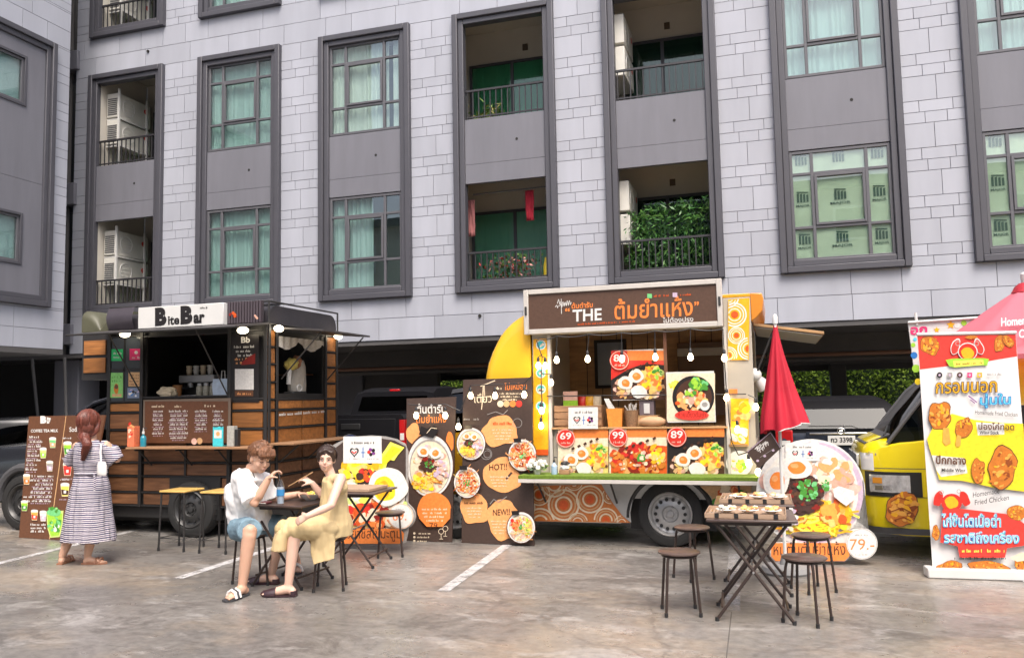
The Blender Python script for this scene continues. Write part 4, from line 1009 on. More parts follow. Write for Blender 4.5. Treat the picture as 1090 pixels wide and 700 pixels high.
# ------------------------------------------------------------------ orange noodle truck
TY, TXA, TXB, TBK = 9.10, -2.62, -.22, 10.8
M_amber = mat('amber body paint', (.62, .32, .018), .3, var=.06, scale=2, coat=.5)
M_orangep = mat('orange body paint', (.62, .23, .025), .35, var=.08, scale=3, coat=.3)
M_cream = mat('cream body paint', (.42, .38, .31), .4, var=.08, scale=3)
M_silver = mat('silver body paint', (.40, .40, .39), .35, .3, var=.1)
M_inwood = wood('inner panelling', (.46, .27, .12), (1.2, 8, 8), .55, .6, .2)
M_turf = mat('artificial turf', (.115, .19, .015), .9, var=.25, scale=40, bump=.8, bscale=160)
M_whitef = mat('white painted frame', (.50, .47, .43), .45, var=.08)
tt = thing('food_truck', 'orange and cream noodle truck with a turf counter, menu photos and a brown roof sign', 'food truck', (-1.6, 9.9, 0))
b = MB()
b.box(TXA, TXB, TY+.02, TBK, .50, .72, M_silver)
b.box(TXA, -2.40, TY, TY+.05, .721, 2.62, M_cream); b.box(-.50, TXB, TY, TY+.05, .721, 2.62, M_cream)
b.box(-2.399, -.501, TY+.01, TY+.05, 2.31, 2.62, M_cream); b.box(-2.399, -.501, TY+.015, TY+.05, .721, 1.25, M_cream)
b.box(TXA, TXB, TBK-.04, TBK, .721, 2.62, M_cream)
b.box(TXA, TXA+.04, TY+.051, TBK-.041, .721, 2.62, M_cream)
b.box(TXB-.04, TXB-.002, 10.55, TBK-.041, .721, 2.30, M_cream); b.box(TXB-.04, TXB-.002, TY+.051, TBK-.041, .721, 1.1, M_cream); b.box(TXB-.04, TXB-.002, TY+.051, TBK-.041, 2.301, 2.62, M_cream)
b.box(TXA, TXB, TY, TBK, 2.621, 2.66, M_amber)
b.obj('body', tt, bevel=.006)
b = MB(); b.box(TXA+.041, TXB-.041, TBK-.07, TBK-.041, .72, 2.6, M_inwood); b.box(TXA+.041, TXB-.041, TY+.051, TBK-.071, .721, .75, M_inwood); b.box(TXA+.041, TXB-.041, TY+.051, TBK-.071, 2.57, 2.61, M_inwood)
for i in range(9): b.box(-2.35+.2*i, -2.345+.2*i+.004, TBK-.075, TBK-.0705, .76, 2.56, M_dark)
b.obj('lining', tt)
b = MB(); b.box(-2.2, -1.86, TBK-.09, TBK-.072, 1.75, 2.3, mat('blue grey pane', (.16, .20, .26), .3, var=.1)); rect_frame(b, -2.24, -1.82, 1.71, 2.34, .04, TBK-.1, TBK-.072, M_dark); b.obj('inner_window', tt)
b = MB(); b.box(-1.15, -.52, TBK-.3, TBK-.08, 1.35, 2.25, mat('brown cabinet', (.10, .055, .03), .5)); b.box(-1.15, -.52, TBK-.32, TBK-.301, 2.08, 2.18, mat('grey strip', (.34, .32, .3), .5)); b.obj('inner_cabinet', tt, bevel=.01)
b = MB(); b.box(-2.399, -.501, TY-.05, TY+.35, 1.25, 1.27, M_inwood); b.box(-2.40, -1.7, TY+.36, TY+.62, 1.46, 1.48, M_inwood); b.obj('serving_shelf', tt, bevel=.003)
b = MB()
for x in (-2.435, -1.14, -.515): b.box(x, x+.035, TY-.03, TY-.001, 1.27 if x == -1.14 else .72, 2.31, M_whitef if x != -1.14 else mat('brown post', (.12, .05, .025), .5))
b.tube([(-2.45, TY-.045, 1.62), (-.3, TY-.045, 1.60)], .007, M_bsteel, 6)
b.obj('opening_post', tt, bevel=.003)
# dome over the cab and the roof lip at the tail
prof = [(-2.64, 2.60), (-2.72, 2.585), (-2.80, 2.55), (-2.88, 2.50), (-2.96, 2.43), (-3.03, 2.35), (-3.09, 2.25), (-3.14, 2.15), (-3.19, 2.03), (-3.22, 1.90), (-3.245, 1.76), (-3.23, 1.64), (-3.19, 1.58), (-2.64, 1.56)]
b = MB(); cx, cz = -2.8, 1.95
rings = []
for y, s in ((TY+.0, .80), (TY+.015, .87), (TY+.04, .93), (TY+.09, .97), (TY+.16, .99), (TY+.25, 1.0), (TBK-.25, 1.0), (TBK-.12, .97), (TBK-.05, .9), (TBK-.02, .78)):
    rings.append([(-2.64+(x+2.64)*s, y, 1.58+(z-1.58)*(s if z > 1.7 else 1)) for x, z in prof])
b.loft(rings, mat('yellow dome paint', (.80, .45, .02), .35, var=.08, scale=2, coat=.3)); b.obj('cab_dome', tt, sharp=60)
b = MB(); prof = [(TXB+.001, 2.66), (-.10, 2.655), (-.085, 2.60), (-.10, 2.47), (-.16, 2.40), (TXB+.001, 2.36)]
b.loft([[(x, y, z) for x, z in prof] for y in (TY+.01, TBK-.02)], M_orangep); b.obj('roof_lip', tt, bevel=.01)
b = MB(); b.prism([(TXB+.02, TY+.1, 2.32), (TXB+.02, TBK-.1, 2.32), (.50, TBK-.1, 2.20), (.50, TY+.1, 2.20)], (0, 0, .03), M_inwood); b.prism([(TXB+.03, TY+.12, 2.316), (TXB+.03, TBK-.12, 2.316), (.48, TBK-.12, 2.196), (.48, TY+.12, 2.196)], (0, 0, -.012), mat('flap underside', (.42, .40, .36), .6))
b.obj('tail_flap', tt, bevel=.003)
b = MB()
for y in (TY+.16, TBK-.16): b = MB(); b.tube([(TXB+.0, y, 1.75), (.0, y, 2.27)], .012, M_bsteel, 6); b.obj('flap_stay', tt)
# skirt, wheel, cab
b = MB(); WXC, WR = -1.13, .345
def skirt(x0, x1):
    n = 14; top = [(x0+(x1-x0)*i/n) for i in range(n+1)]; pts = [(x1, TY-.0, .72), (x0, TY, .72)]
    low = []
    for x in top:
        z = .235; d = abs(x-WXC)
        if d < .47: z = max(z, .30+sqrt(max(0, .47**2-d*d)))
        low.append((x, TY, min(z, .70)))
    return pts+low
b.prism(skirt(TXA, WXC-.001), (0, .03, 0), M_cream); b.prism(skirt(WXC, TXB), (0, .03, 0), M_cream)
b.box(TXA, TXA+.03, TY+.031, TBK, .235, .5, M_cream)
b.obj('skirt', tt)
b = MB(); b.box(TXA+.05, TXB-.05, TY+.25, TBK-.1, .30, .499, M_black); b.tube([(WXC+.455*cos(t), TY+.015, .30+.455*sin(t)) for t in [pi*i/20 for i in range(21)]], .03, M_black, 6); b.box(WXC-.46, WXC+.46, TY+.20, TY+.24, .15, .72, M_black)
b.obj('wheel_arch', tt)
wheel(tt, WXC, TY+.07, WR, WR, .2, M_steel, 14)
wheel(tt, WXC, TBK-.15, WR, WR, .2, M_steel, 14)
wheel(tt, -3.62, TY+.15, WR, WR, .2, M_steel, 14)
wheel(tt, -3.62, TBK-.15, WR, WR, .2, M_steel, 14)
b = MB(); yc, hw = (TY+TBK)/2, .76
car_body(b, [(-4.22, [(.85, .3), (.9, .5), (.9, .8), (.8, .9)]), (-4.14, [(.98, .28), (1, .5), (1, .9), (.95, 1.02)]), (-3.95, [(.98, .28), (1, .5), (1, 1.05), (.96, 1.2)]), (-2.98, [(.98, .28), (1, .5), (1, 1.1), (.96, 1.25)])], yc, hw, M_amber)
b.obj('cab_body', tt)
b = MB(); car_body(b, [(-4.02, [(.95, 1.16), (.94, 1.18), (.9, 1.2)]), (-3.88, [(.95, 1.2), (.88, 1.45), (.75, 1.56)]), (-3.68, [(.95, 1.2), (.86, 1.55), (.72, 1.70)]), (-3.0, [(.95, 1.2), (.86, 1.56), (.72, 1.74)])], yc, hw, M_cglass); b.obj('cab_glass', tt)
b = MB(); b.loft([[(x, yc-hw*.76, z), (x, yc+hw*.76, z), (x, yc+hw*.7, z+.05), (x, yc-hw*.7, z+.05)] for x, z in ((-3.72, 1.675), (-3.2, 1.735))], M_black); b.obj('cab_roof', tt)
# turf counter
b = MB(); b.box(-2.70, -.10, 8.72, TY-.002, .735, .775, M_turf); co_ = b.obj('counter', tt, bevel=.006)
b = MB(); b.box(-2.70, -.10, 8.715, TY-.003, .695, .734, M_whitef)
for x in (-2.5, -1.7, -.4): b.tube([(x, 8.76, .70), (x, TY-.002, .45)], .012, M_bsteel, 6)
b.obj('counter_frame', tt, bevel=.003)
# printing on the flank
def inpoly(x, y, pg):
    c = False; n = len(pg)
    for i in range(n):
        (x0, y0), (x1, y1) = pg[i], pg[i-1]
        if (y0 > y) != (y1 > y) and x < (x1-x0)*(y-y0)/(y1-y0)+x0: c = not c
    return c
def rosettes(a, part, pg, cs, mats, m2):
    for (cx, cy, r) in cs:
        for i, (f, w_) in enumerate(((1., .12), (.78, .09), (.55, .12), (.30, .30))):
            R_, W_ = r*f, r*w_; a.k += .25; k = a.g(part); n = 30
            for j in range(n):
                t0, t1 = 2*pi*j/n, 2*pi*(j+1)/n
                q = [(cx+s*cos(t), cy+s*sin(t)) for s, t in ((R_, t0), (R_-W_, t0), (R_-W_, t1), (R_, t1))]
                if all(inpoly(*p, pg) for p in q): k.poly([a.P(*p) for p in q], mats[i % len(mats)])
A = Art((0, TY-.0005, 0), (0, -1, 0), tt)
pg = [(556, 517), (556, 554), (671, 556), (662, 548), (653, 536), (645, 524), (640, 515)]
A.poly('rosette_print', pg, I['pat'])
rosettes(A, 'rosette_print', pg, [(574, 526, 12), (600, 537, 17), (628, 531, 15), (590, 515, 14), (645, 553, 13), (575, 556, 16), (560, 540, 10), (615, 556, 11), (611, 512, 10), (662, 556, 8), (650, 527, 9)], [I['cream'], I['tan'], I['cream'], I['deep']], None)
A.poly('silver_print', [(641, 515), (645.5, 524), (653.5, 536), (662.5, 548), (672, 556), (671, 545), (674, 530), (681, 519), (684, 515)], M_silver)
A.poly('food_print', [(745, 517), (757, 528), (763, 545), (799, 545), (800, 516)], I['tan'])
blobs(A, 'food_print', 779, 530, 17, 12, 46, ['tan', 'brown', 'cream', 'lime', 'peach', 'deep', 'choc', 'green'], 4, 5)
A.rect('food_print', 757, 541, 775, 552, I['cream'])
pgl = [(568, 361), (568, 479), (584, 479), (584, 360)]
A.poly('side_banner', pgl, I['amber'])
for y in (367, 397, 414, 432): A.ellipse('side_banner', 576, y, 5.3, 5.3, I['white'], n=20); A.ellipse('side_banner', 576, y, 4.2, 4.2, I['teal'], n=18, up=.4); blobs(A, 'side_banner', 576, y, 2.6, 2.6, 6, ['cream', 'brown', 'white'], 1.5, int(y))
A.rect('side_banner', 568, 478, 584, 484, I['deep'])
pgr = [(775, 319), (775, 383), (797, 383), (798, 317)]
A.poly('rosette_print', pgr, I['amber'])
rosettes(A, 'rosette_print', pgr, [(782, 335, 13), (784, 357, 9), (797, 371, 12), (775, 316, 12), (776, 378, 9)], [I['white'], I['white'], I['cream'], I['deep']], None)
A.rect('papaya_print', 778, 424, 797, 474, I['amber']); blobs(A, 'papaya_print', 788, 440, 8, 14, 20, ['amber', 'yellow', 'orange', 'noodle'], 5, 3); blobs(A, 'papaya_print', 786, 462, 7, 8, 16, ['cream', 'yellow', 'white', 'noodle'], 4, 4)
A.rect('papaya_print', 776, 414, 785, 420, I['orange'])
A.ellipse('bowl_print', 787, 493, 14, 14, I['egg'], n=24); blobs(A, 'bowl_print', 788, 494, 9, 8, 22, ['lemon', 'lime', 'pink', 'yellow', 'white'], 3, 7)
A.done()
b = MB(); q0, q1 = on_y(796, 474, TY-.03), on_y(776, 476, TY-.03); b.box(q1.x, q0.x, TY-.04, TY-.003, q0.z-.01, q0.z+.015, M_inwood); b.obj('small_ledge', tt)
# roof sign
ts = thing('name_sign', 'brown roof sign in a white frame with orange Thai lettering on the noodle truck', 'sign', (-1.57, TY-.1, 2.31))
b = MB(); SY = TY-.11; rect_frame(b, -2.68, -.50, 2.315, 2.82, .055, SY, TY-.012, M_whitef)
for x in (-2.665, -.54): b.box(x, x+.025, SY-.012, SY-.001, 2.53, 2.63, M_dsteel)
b.obj('sign_frame', ts, bevel=.006)
b = MB(); b.box(-2.624, -.556, SY+.02, TY-.014, 2.372, 2.763, I['signb']); b.obj('sign_panel', ts)
A = Art((0, SY+.019, 0), (0, -1, 0), ts)
A.text('lettering', 'THE', 609.5, 342.4, 640.5, 340.6, 12.6, I['white'], .02)
A.text('lettering', 'ต้นตำรับ', 608.5, 328.6, 631, 327, 6.5, I['orange'], .02); A.text('lettering', '“', 601.5, 331.5, 606.5, 331.2, 3.6, I['orange'], .03)
A.text('lettering', 'ต้มยำแห้ง', 654, 340.2, 737.5, 336, 22, I['orange'], .012)
A.text('lettering', '”', 739, 325.5, 744, 325.2, 4.6, I['orange'], .03); A.text('lettering', 'ไม่ต้องปรุง', 705.5, 345.4, 738, 343.8, 7.6, I['white'], .01)
A.scribble('lettering', 615, 346, 677, 2.4, I['deep'], slope=-.055, seed=3)
A.rect('icon', 689, 312.6, 694, 317.4, I['mint']); A.rect('icon#2', 716, 311.4, 721, 316.2, I['lav']); A.scribble('lettering', 696, 316.2, 712, 2.6, I['deep'], slope=-.055, seed=4); A.scribble('lettering', 723, 315, 735, 2.6, I['deep'], slope=-.055, seed=5)
r = random.Random(2)
for k in range(7):
    x, y = 591+k*2.3, 325-k*.2+r.uniform(-2, 2); A.line('lettering', [(x, y), (x+1.5, y-4+r.uniform(-1, 2)), (x+2.6, y+1), (x+3.4, y-2)], .55, I['white'], up=.2)
A.line('lettering', [(597.5, 318), (597.8, 334)], .6, I['white'])
A.done()

# hanging and leaning menu photographs: each is a board of its own
def photo_board(name, label, x0, y0, x1, y1, Y, fn, edge=None, group=None):
    p, q = on_y(x0, y0, Y), on_y(x1, y1, Y); t = thing(name, label, 'menu photo', ((p.x+q.x)/2, Y, q.z), group)
    b = MB(); b.box(p.x, q.x, Y+.002, Y+.014, q.z, p.z, edge or M_white); b.obj('backing', t)
    a = Art((0, Y+.0015, 0), (0, -1, 0), t); fn(a, x0, y0, x1, y1); a.done(); return t
def price_disc(a, cx, cy, r, txt):
    a.ellipse('price_disc', cx, cy, r, r, I['red'], n=26); a.ring('price_disc', cx, cy, r*.96, r*.08, I['pink']); a.text('lettering', txt, cx-r*.6, cy+r*.15, cx+r*.6, cy+r*.12, r*.75, I['white'], .02); a.scribble('lettering', cx-r*.5, cy+r*.6, cx+r*.5, r*.25, I['pink'], seed=2)
def food_spread(kind, txt, bgc):
    def fn(a, x0, y0, x1, y1):
        w, h = x1-x0, y1-y0; cx, cy = (x0+x1)/2, (y0+y1)/2
        a.rect('food_picture', x0, y0, x1, y1, I[bgc]); a.rect('food_picture', x0+w*.3, y0, x1, y0+h*.2, I['orange'], up=.4)
        def clipb(cxx, cyy, rx, ry, n, cols, size, seed):
            r = random.Random(seed); x_, y_ = x0+w*.03, y0+h*.03
            for i in range(n):
                t = r.uniform(0, 2*pi); q = sqrt(r.uniform(0, 1)); s = size*r.uniform(.5, 1.2); px, py = cxx+rx*q*cos(t), cyy+ry*q*sin(t)
                px = min(max(px, x0+s), x1-s); py = min(max(py, y0+s), y1-s)
                a.ellipse('food_picture', px, py, s, s*r.uniform(.5, 1), I[r.choice(cols)], n=9, rot=r.uniform(0, pi), wob=.5, seed=seed+i*.3, up=.2)
        pts = [(x0, y1), (x1, y1), (x1, y0+h*.30)]+[(x1-w*i/12, y0+h*(.30-.14*sin(pi*i/12))+h*.30*i/12) for i in range(1, 13)]
        a.poly('food_picture', pts, I['cream'] if kind != 'dark' else I['black'])
        a.k += .5
        pts = [(x0+w*.03, y1), (x1, y1), (x1, y0+h*.38)]+[(x1-w*.97*i/12, y0+h*(.38-.13*sin(pi*i/12))+h*.32*i/12) for i in range(1, 13)]
        a.poly('food_picture', pts, I['noodle'] if kind == 'egg' else I['deep'] if kind == 'red' else I['choc'])
        s = min(w, h)
        if kind == 'egg' or kind == 'dark':
            clipb(cx, y1-h*.24, w*.47, h*.24, 110, ['pork', 'pink', 'cream', 'tan', 'noodle', 'peach', 'brown'], s*.06, 3); clipb(x1-w*.22, y0+h*.58, w*.21, h*.26, 60, ['yellow', 'amber', 'orange', 'noodle'], s*.07, 4)
            clipb(x1-w*.12, y0+h*.45, w*.08, h*.12, 10, ['green', 'lime', 'pale'], s*.06, 5)
            egg(a, 'food_picture', x0+w*.27, y0+h*.66, s*.15, s*.14, .3, 1); egg(a, 'food_picture', x0+w*.47, y0+h*.52, s*.15, s*.14, -.2, 2)
            a.ellipse('food_picture', cx+w*.02, y1-h*.16, w*.15, h*.13, I['white'], n=18, wob=.2, seed=4)
        else:
            clipb(cx, y0+h*.68, w*.48, h*.32, 170, ['red', 'deep', 'darkred', 'orange', 'peach', 'chick', 'yolk'], s*.08, 6); clipb(x1-w*.15, y0+h*.55, w*.14, h*.2, 24, ['noodle', 'amber', 'yellow'], s*.07, 7)
            clipb(cx+w*.05, y0+h*.62, w*.08, h*.06, 8, ['green', 'mint'], s*.05, 8); clipb(cx, y0+h*.72, w*.4, h*.22, 30, ['cream', 'pink', 'pork'], s*.04, 9)
        for i in range(5):
            a.line('food_picture', [(x0+w*(.28+.12*i), y0+h*(.44-.05*i)), (x0+w*(.33+.12*i), y0+h*(.40-.05*i))], h*.05, I['choc'], up=.1)
        price_disc(a, x0+w*.16, y0+h*.2, s*.2, txt)
    return fn
def fn_bowl(a, x0, y0, x1, y1):
    w, h = x1-x0, y1-y0
    a.rect('food_picture', x0+1, y0+1, x1-1, y1-1, I['cream']); blobs(a, 'food_picture', x0+w*.15, y0+h*.25, w*.1, h*.12, 14, ['yellow', 'lemon'], 3, 1)
    a.ellipse('food_picture', x0+w*.55, y0+h*.5, w*.42, h*.43, I['black'], n=36); a.ellipse('food_picture', x0+w*.56, y0+h*.5, w*.36, h*.36, I['choc'], n=32, up=.3)
    blobs(a, 'food_picture', x0+w*.5, y0+h*.58, w*.28, h*.22, 60, ['peach', 'cream', 'orange', 'noodle', 'pork', 'deep'], 3.6, 2); blobs(a, 'food_picture', x0+w*.66, y0+h*.25, w*.17, h*.09, 26, ['green', 'lime', 'mint'], 3.2, 3); blobs(a, 'food_picture', x0+w*.5, y0+h*.43, w*.09, h*.06, 9, ['green', 'lime'], 2, 4)
    a.ellipse('food_picture', x0+w*.78, y0+h*.66, w*.1, h*.11, I['white'], n=18); a.ellipse('food_picture', x0+w*.78, y0+h*.65, w*.06, h*.05, I['grey'], n=14)
    a.ellipse('label_plate', x0+w*.52, y1-h*.14, w*.34, h*.1, I['hotred'], n=28); a.text('lettering', 'ก๋วยเตี๋ยวต้มยำ', x0+w*.24, y1-h*.10, x0+w*.80, y1-h*.10, h*.12, I['darkred'], .01)
photo_board('menu_photo', 'menu photo marked 89 with halved eggs hanging in the upper hatch of the noodle truck', 650.5, 373, 708, 425, TY+.06, food_spread('dark', '89', 'red'))
photo_board('menu_photo', 'white bordered menu photo of a black noodle bowl hanging right in the noodle truck hatch', 708.8, 396, 762, 449, TY-.06, fn_bowl)
photo_board('menu_photo', 'menu photo of egg noodles leaning on the turf counter, behind the pump bottle', 594, 456, 647.5, 506, TY-.035, food_spread('egg', '69', 'cream'))
photo_board('menu_photo', 'menu photo of red noodles marked 99, middle one on the turf counter', 648.5, 455, 710, 506, TY-.035, food_spread('red', '99', 'cream'))
photo_board('menu_photo', 'dark menu photo of halved eggs standing on the turf counter, furthest from the flowers', 711, 454, 771, 507, TY-.035, food_spread('dark', '89', 'black'))
nt_ = thing('notice_card', 'white card with a heart and a plus on the crate in the noodle truck hatch', 'notice', on_y(620, 456, TY-.07)); b = MB(); p, q = on_y(605, 433.5, TY-.07), on_y(636.5, 456, TY-.07); b.box(p.x, q.x, TY-.068, TY-.064, q.z, p.z, M_white); b.obj('card', nt_); A = Art((0, TY-.0685, 0), (0, -1, 0), nt_); project_card(A, 605, 433.5, 636.5, 456, 'printed_face'); A.done()

# goods in the hatch
HS = 1.271
def pxt(px, Y): return on_y(px, 440, Y).x
b = MB(); xa, xb = pxt(592, TY+.1), pxt(642, TY+.1)
for i in range(3): b.box(xa, xb, TY+.0, TY+.012, HS+.02+.075*i, HS+.085+.075*i, M_shelf); b.box(xa, xb, TY+.25, TY+.262, HS+.02+.075*i, HS+.085+.075*i, M_shelf)
for x in (xa, xb-.02): b.box(x, x+.02, TY+.0125, TY+.2495, HS, HS+.24, M_shelf)
b.box(xa+.021, xb-.021, TY+.013, TY+.249, HS, HS+.012, M_shelf)
single(b, 'slatted_crate', 'slatted wooden crate on the serving shelf of the noodle truck', 'crate', ((xa+xb)/2, TY+.13, HS), bevel=.003)
x = pxt(655, TY+.05); t = thing('tissue_holder', 'orange tapered box with white tissue sticking out on the noodle truck shelf', 'tissue box', (x, TY+.05, HS)); b = MB(); b.loft([[(x+sx*s, TY+.05+sy*s, HS+z) for sx, sy in ((-.09, -.06), (.09, -.06), (.09, .06), (-.09, .06))] for z, s in ((0, .8), (.2, 1.0))], ink('kraft orange', s2l(222, 140, 60)), smooth=False); b.obj('holder', t)
b = MB(); b.loft([[(x-.03-.05*z/.1+sx*s, TY+.05+sy*s, HS+.18+z) for sx, sy in ((-.03, -.02), (.03, -.02), (.03, .02), (-.03, .02))] for z, s in ((0, 1.2), (.06, 1.), (.13, .8))], M_white, smooth=False); b.obj('tissue', t)
x = pxt(672, TY+.05); t = thing('cutlery_cup', 'brown basket cup full of pale cutlery on the noodle truck shelf', 'cutlery cup', (x, TY+.05, HS)); b = MB(); b.lathe([(.06, 0), (.08, .18), (.073, .18), (.05, .01)], mat('woven brown', (.22, .12, .06), .8, var=.4, scale=60), (x, TY+.05, HS)); b.obj('cup', t)
b = MB(); r = random.Random(3)
for i in range(9): b.tube([(x+r.uniform(-.04, .04), TY+.05+r.uniform(-.03, .03), HS+.05), (x+r.uniform(-.08, .08), TY+.05+r.uniform(-.05, .05), HS+.22+r.uniform(0, .04))], .008, M_whitef, 6)
b.obj('cutlery', t)
x = pxt(689, TY+.12); b = MB(); b.box(x-.08, x+.08, TY+.08, TY+.22, HS+.12, HS+.28, mat('dark gift box', (.14, .11, .12), .5)); b.box(x-.03, x+.035, TY+.074, TY+.079, HS+.14, HS+.25, M_white); b.box(x-.12, x+.12, TY+.06, TY+.25, HS, HS+.119, M_inwood); single(b, 'card_reader', 'dark box with a white front on a wooden riser in the noodle truck hatch', 'box', (x, TY+.15, HS), bevel=.004)
x = pxt(694, TY-.0); b = MB(); b.ell((x, TY+.0, HS+.055), (.155, .05, .055), mat('tan bread', (.50, .29, .16), .6, var=.15), seg=10, rough=.1); single(b, 'bread_loaf', 'long tan loaf lying on the noodle truck shelf under the hatch photos', 'bread', (x, TY, HS))
U2 = 1.481
x = pxt(608.5, TY+.45); b = MB(); b.box(x-.085, x+.085, TY+.40, TY+.42, U2, U2+.085, I['lime']); b.box(x-.085, x+.085, TY+.40, TY+.42, U2+.086, U2+.19, I['pink']); single(b, 'price_flag', 'pink and green upright card on the upper shelf of the noodle truck', 'card', (x, TY+.41, U2))
r = random.Random(12)
for i, (px, m, l) in enumerate(((620, 'red', 'red snack pouch on the upper shelf of the noodle truck'), (628, 'amber', 'amber snack pouch on the upper shelf of the noodle truck'), (636, 'cream', 'cream snack pouch at the right end of the noodle truck upper shelf'))):
    x = pxt(px, TY+.5); b = MB(); b.loft([[(x+cos(a_)*.05*s, TY+.5+sin(a_)*.035*s2, U2+z) for a_ in [2*pi*j/12 for j in range(12)]] for z, s, s2 in ((0, .9, 1), (.05, 1.05, 1.1), (.10, 1, .7), (.13, .95, .15))], I[m]); single(b, 'snack_pouch', l, 'pouch', (x, TY+.5, U2))
CT = .776
x = on_y(572, 498, 8.86).x; t = thing('flower_posy', 'small posy of white flowers on the left end of the turf counter', 'flowers', (x, 8.86, CT)); b = MB(); r = random.Random(5); b.lathe([(.03, 0), (.045, .05), (.04, .05), (.02, .005)], M_white, (x, 8.86, CT)); b.obj('pot', t); b = MB()
for i in range(22): b.ell((x+r.uniform(-.09, .09), 8.86+r.uniform(-.07, .07), CT+.07+r.uniform(0, .07)), r.uniform(.018, .032), mat('white petals', (.75, .74, .68), .7), seg=5, rough=.4, seed=i)
b.obj('blossom', t); b = MB(); leaf_cloud(b, [Vector((x+r.uniform(-.1, .1), 8.86+r.uniform(-.08, .08), CT+.05+r.uniform(0, .04))) for i in range(40)], .05, LEAF, r); b.obj('leaves', t, sharp=0, recalc=False)
x = on_y(590, 498, 8.86).x; t = thing('sanitizer_bottle', 'clear blue pump bottle on the turf counter next to the white flowers', 'bottle', (x, 8.86, CT)); b = MB(); b.lathe([(.032, 0), (.034, .01), (.034, .09), (.012, .12), (.012, .13)], mat('clear blue gel', (.35, .48, .62), .12, coat=.6), (x, 8.86, CT)); b.obj('bottle_body', t); b = MB(); b.lathe([(.014, 0), (.014, .02), (.005, .025), (.005, .055)], M_black, (x, 8.86, CT+.13)); b.tube([(x, 8.86, CT+.185), (x+.035, 8.86, CT+.18)], .006, M_black, 6); b.obj('pump', t)
x = on_y(601, 498, 8.88).x; t = thing('napkin_tray', 'little brown tray of white napkins on the turf counter right of the pump bottle', 'tray', (x, 8.88, CT)); b = MB(); b.box(x-.055, x+.055, 8.84, 8.93, CT, CT+.05, M_shelf); b.obj('tray', t, bevel=.004); b = MB(); b.ell((x, 8.88, CT+.07), (.05, .04, .035), M_white, seg=7, rough=.4); b.obj('napkin', t); b = MB(); b.ell((x+.005, 8.89, CT+.115), (.05, .04, .025), M_black, seg=7, rough=.3); b.obj('black_cloth', t)

# ------------------------------------------------------------------ string lights
M_bulb = mat('lit bulb', (1, .9, .7), .3, var=0, emit=(1, .74, .42), estr=8)
def bulb(parent, p):
    p = Vector(p); b = MB(); b.lathe([(.005, -.048), (.018, -.042), (.028, -.026), (.030, -.010), (.024, .008), (.015, .022), (.013, .032)], M_bulb, p, None, 14); o = b.obj('bulb', parent)
    b = MB(); b.lathe([(.017, .030), (.017, .07), (.008, .085)], M_black, p, None, 10); b.obj('socket', o)
def string(label, pts, drops, sag=.03):
    t = thing('string_light', label, 'string lights', pts[0]); b = MB(); path = []
    for a_, c_ in zip(pts, pts[1:]):
        a_, c_ = Vector(a_), Vector(c_)
        for i in range(6): f = i/6; path.append(a_.lerp(c_, f)-Vector((0, 0, sag*4*f*(1-f))))
    path.append(Vector(pts[-1])); b.tube(path, .006, M_black, 6)
    for top, q in drops:
        b.tube([top, Vector(q)+Vector((0, 0, .083))], .005, M_black, 5)
    b.obj('cable', t)
    for top, q in drops: bulb(t, q)
    return t
SYL = SY-.03
tops = [(593, 357.5), (627, 355.5), (661.5, 354), (697, 352), (735, 349.5), (769.5, 350)]
bulbs_ = [(592.5, 382), (625.5, 381), (662, 381), (697.5, 379), (735, 379), (771, 380)]
pts = [on_y(572, 361, SYL)]+[on_y(*q, SYL) for q in tops]
string('black string of glowing bulbs hung along the bottom of the brown Thai sign', pts, [(on_y(*a_, SYL), on_y(*c_, SYL)) for a_, c_ in zip(tops, bulbs_)], .02)
ps = [(571, 362), (577, 380), (576, 404), (577, 428), (576, 452)]
string('black string of glowing bulbs down the amber left post of the noodle truck', [on_y(*q, TY-.09) for q in ps], [(on_y(577, 377, TY-.09), on_y(573, 388, TY-.1)), (on_y(577, 379, TY-.09), on_y(580.5, 388.5, TY-.1)), (on_y(577, 398, TY-.09), on_y(586.5, 406, TY-.1)), (on_y(577, 424, TY-.09), on_y(576.5, 436, TY-.1)), (on_y(576, 444, TY-.09), on_y(576, 452, TY-.1))], .0)
ps = [(771, 382), (773, 412), (775, 432), (776, 448), (779, 470), (786, 484)]
string('black string of glowing bulbs down the right post beside the papaya picture', [on_y(*q, TY-.09) for q in ps]+[on_y(806, 478, TY-.3)], [(on_y(773, 410, TY-.09), on_y(773.5, 422, TY-.1)), (on_y(779, 447, TY-.09), on_y(785, 456, TY-.1)), (on_y(806, 480, TY-.3), on_y(807, 501, TY-.3)), (on_y(800, 476, TY-.25), on_y(797, 492, TY-.28)), (on_y(796, 420, TY-.05), on_y(804.5, 432, TY-.06))], .0)
ps = [(434, 430), (443, 431), (474, 430), (490, 437), (501, 410), (527, 409), (558, 408), (566, 400)]
string('black string of glowing bulbs hung across the tops of the two dark menu boards', [on_y(*q, 8.80) for q in ps], [(on_y(px, py-9, 8.80), on_y(px, py, 8.80)) for px, py in ((443, 441), (474, 441), (488, 453), (501, 420), (527, 420), (558, 419))], .0)
t = thing('balloon_lamp', 'white globe hanging off the tail of the noodle truck beside the folded red umbrella', 'lamp', on_y(803, 400, TY+.2)); b = MB(); q = on_y(803, 399, TY+.2); b.ell(q, .075, M_white, seg=12); b.obj('globe', t); b = MB(); q2 = on_y(814, 412, TY+.25); b.tube([q, q2], [.03, .085], mat('grey white shade', (.5, .48, .48), .6), 14); b.obj('shade', t); b = MB(); b.tube([q+Vector((0, 0, .06)), (TXB, q.y, q.z+.22)], .005, M_black, 5); b.obj('cord', t)
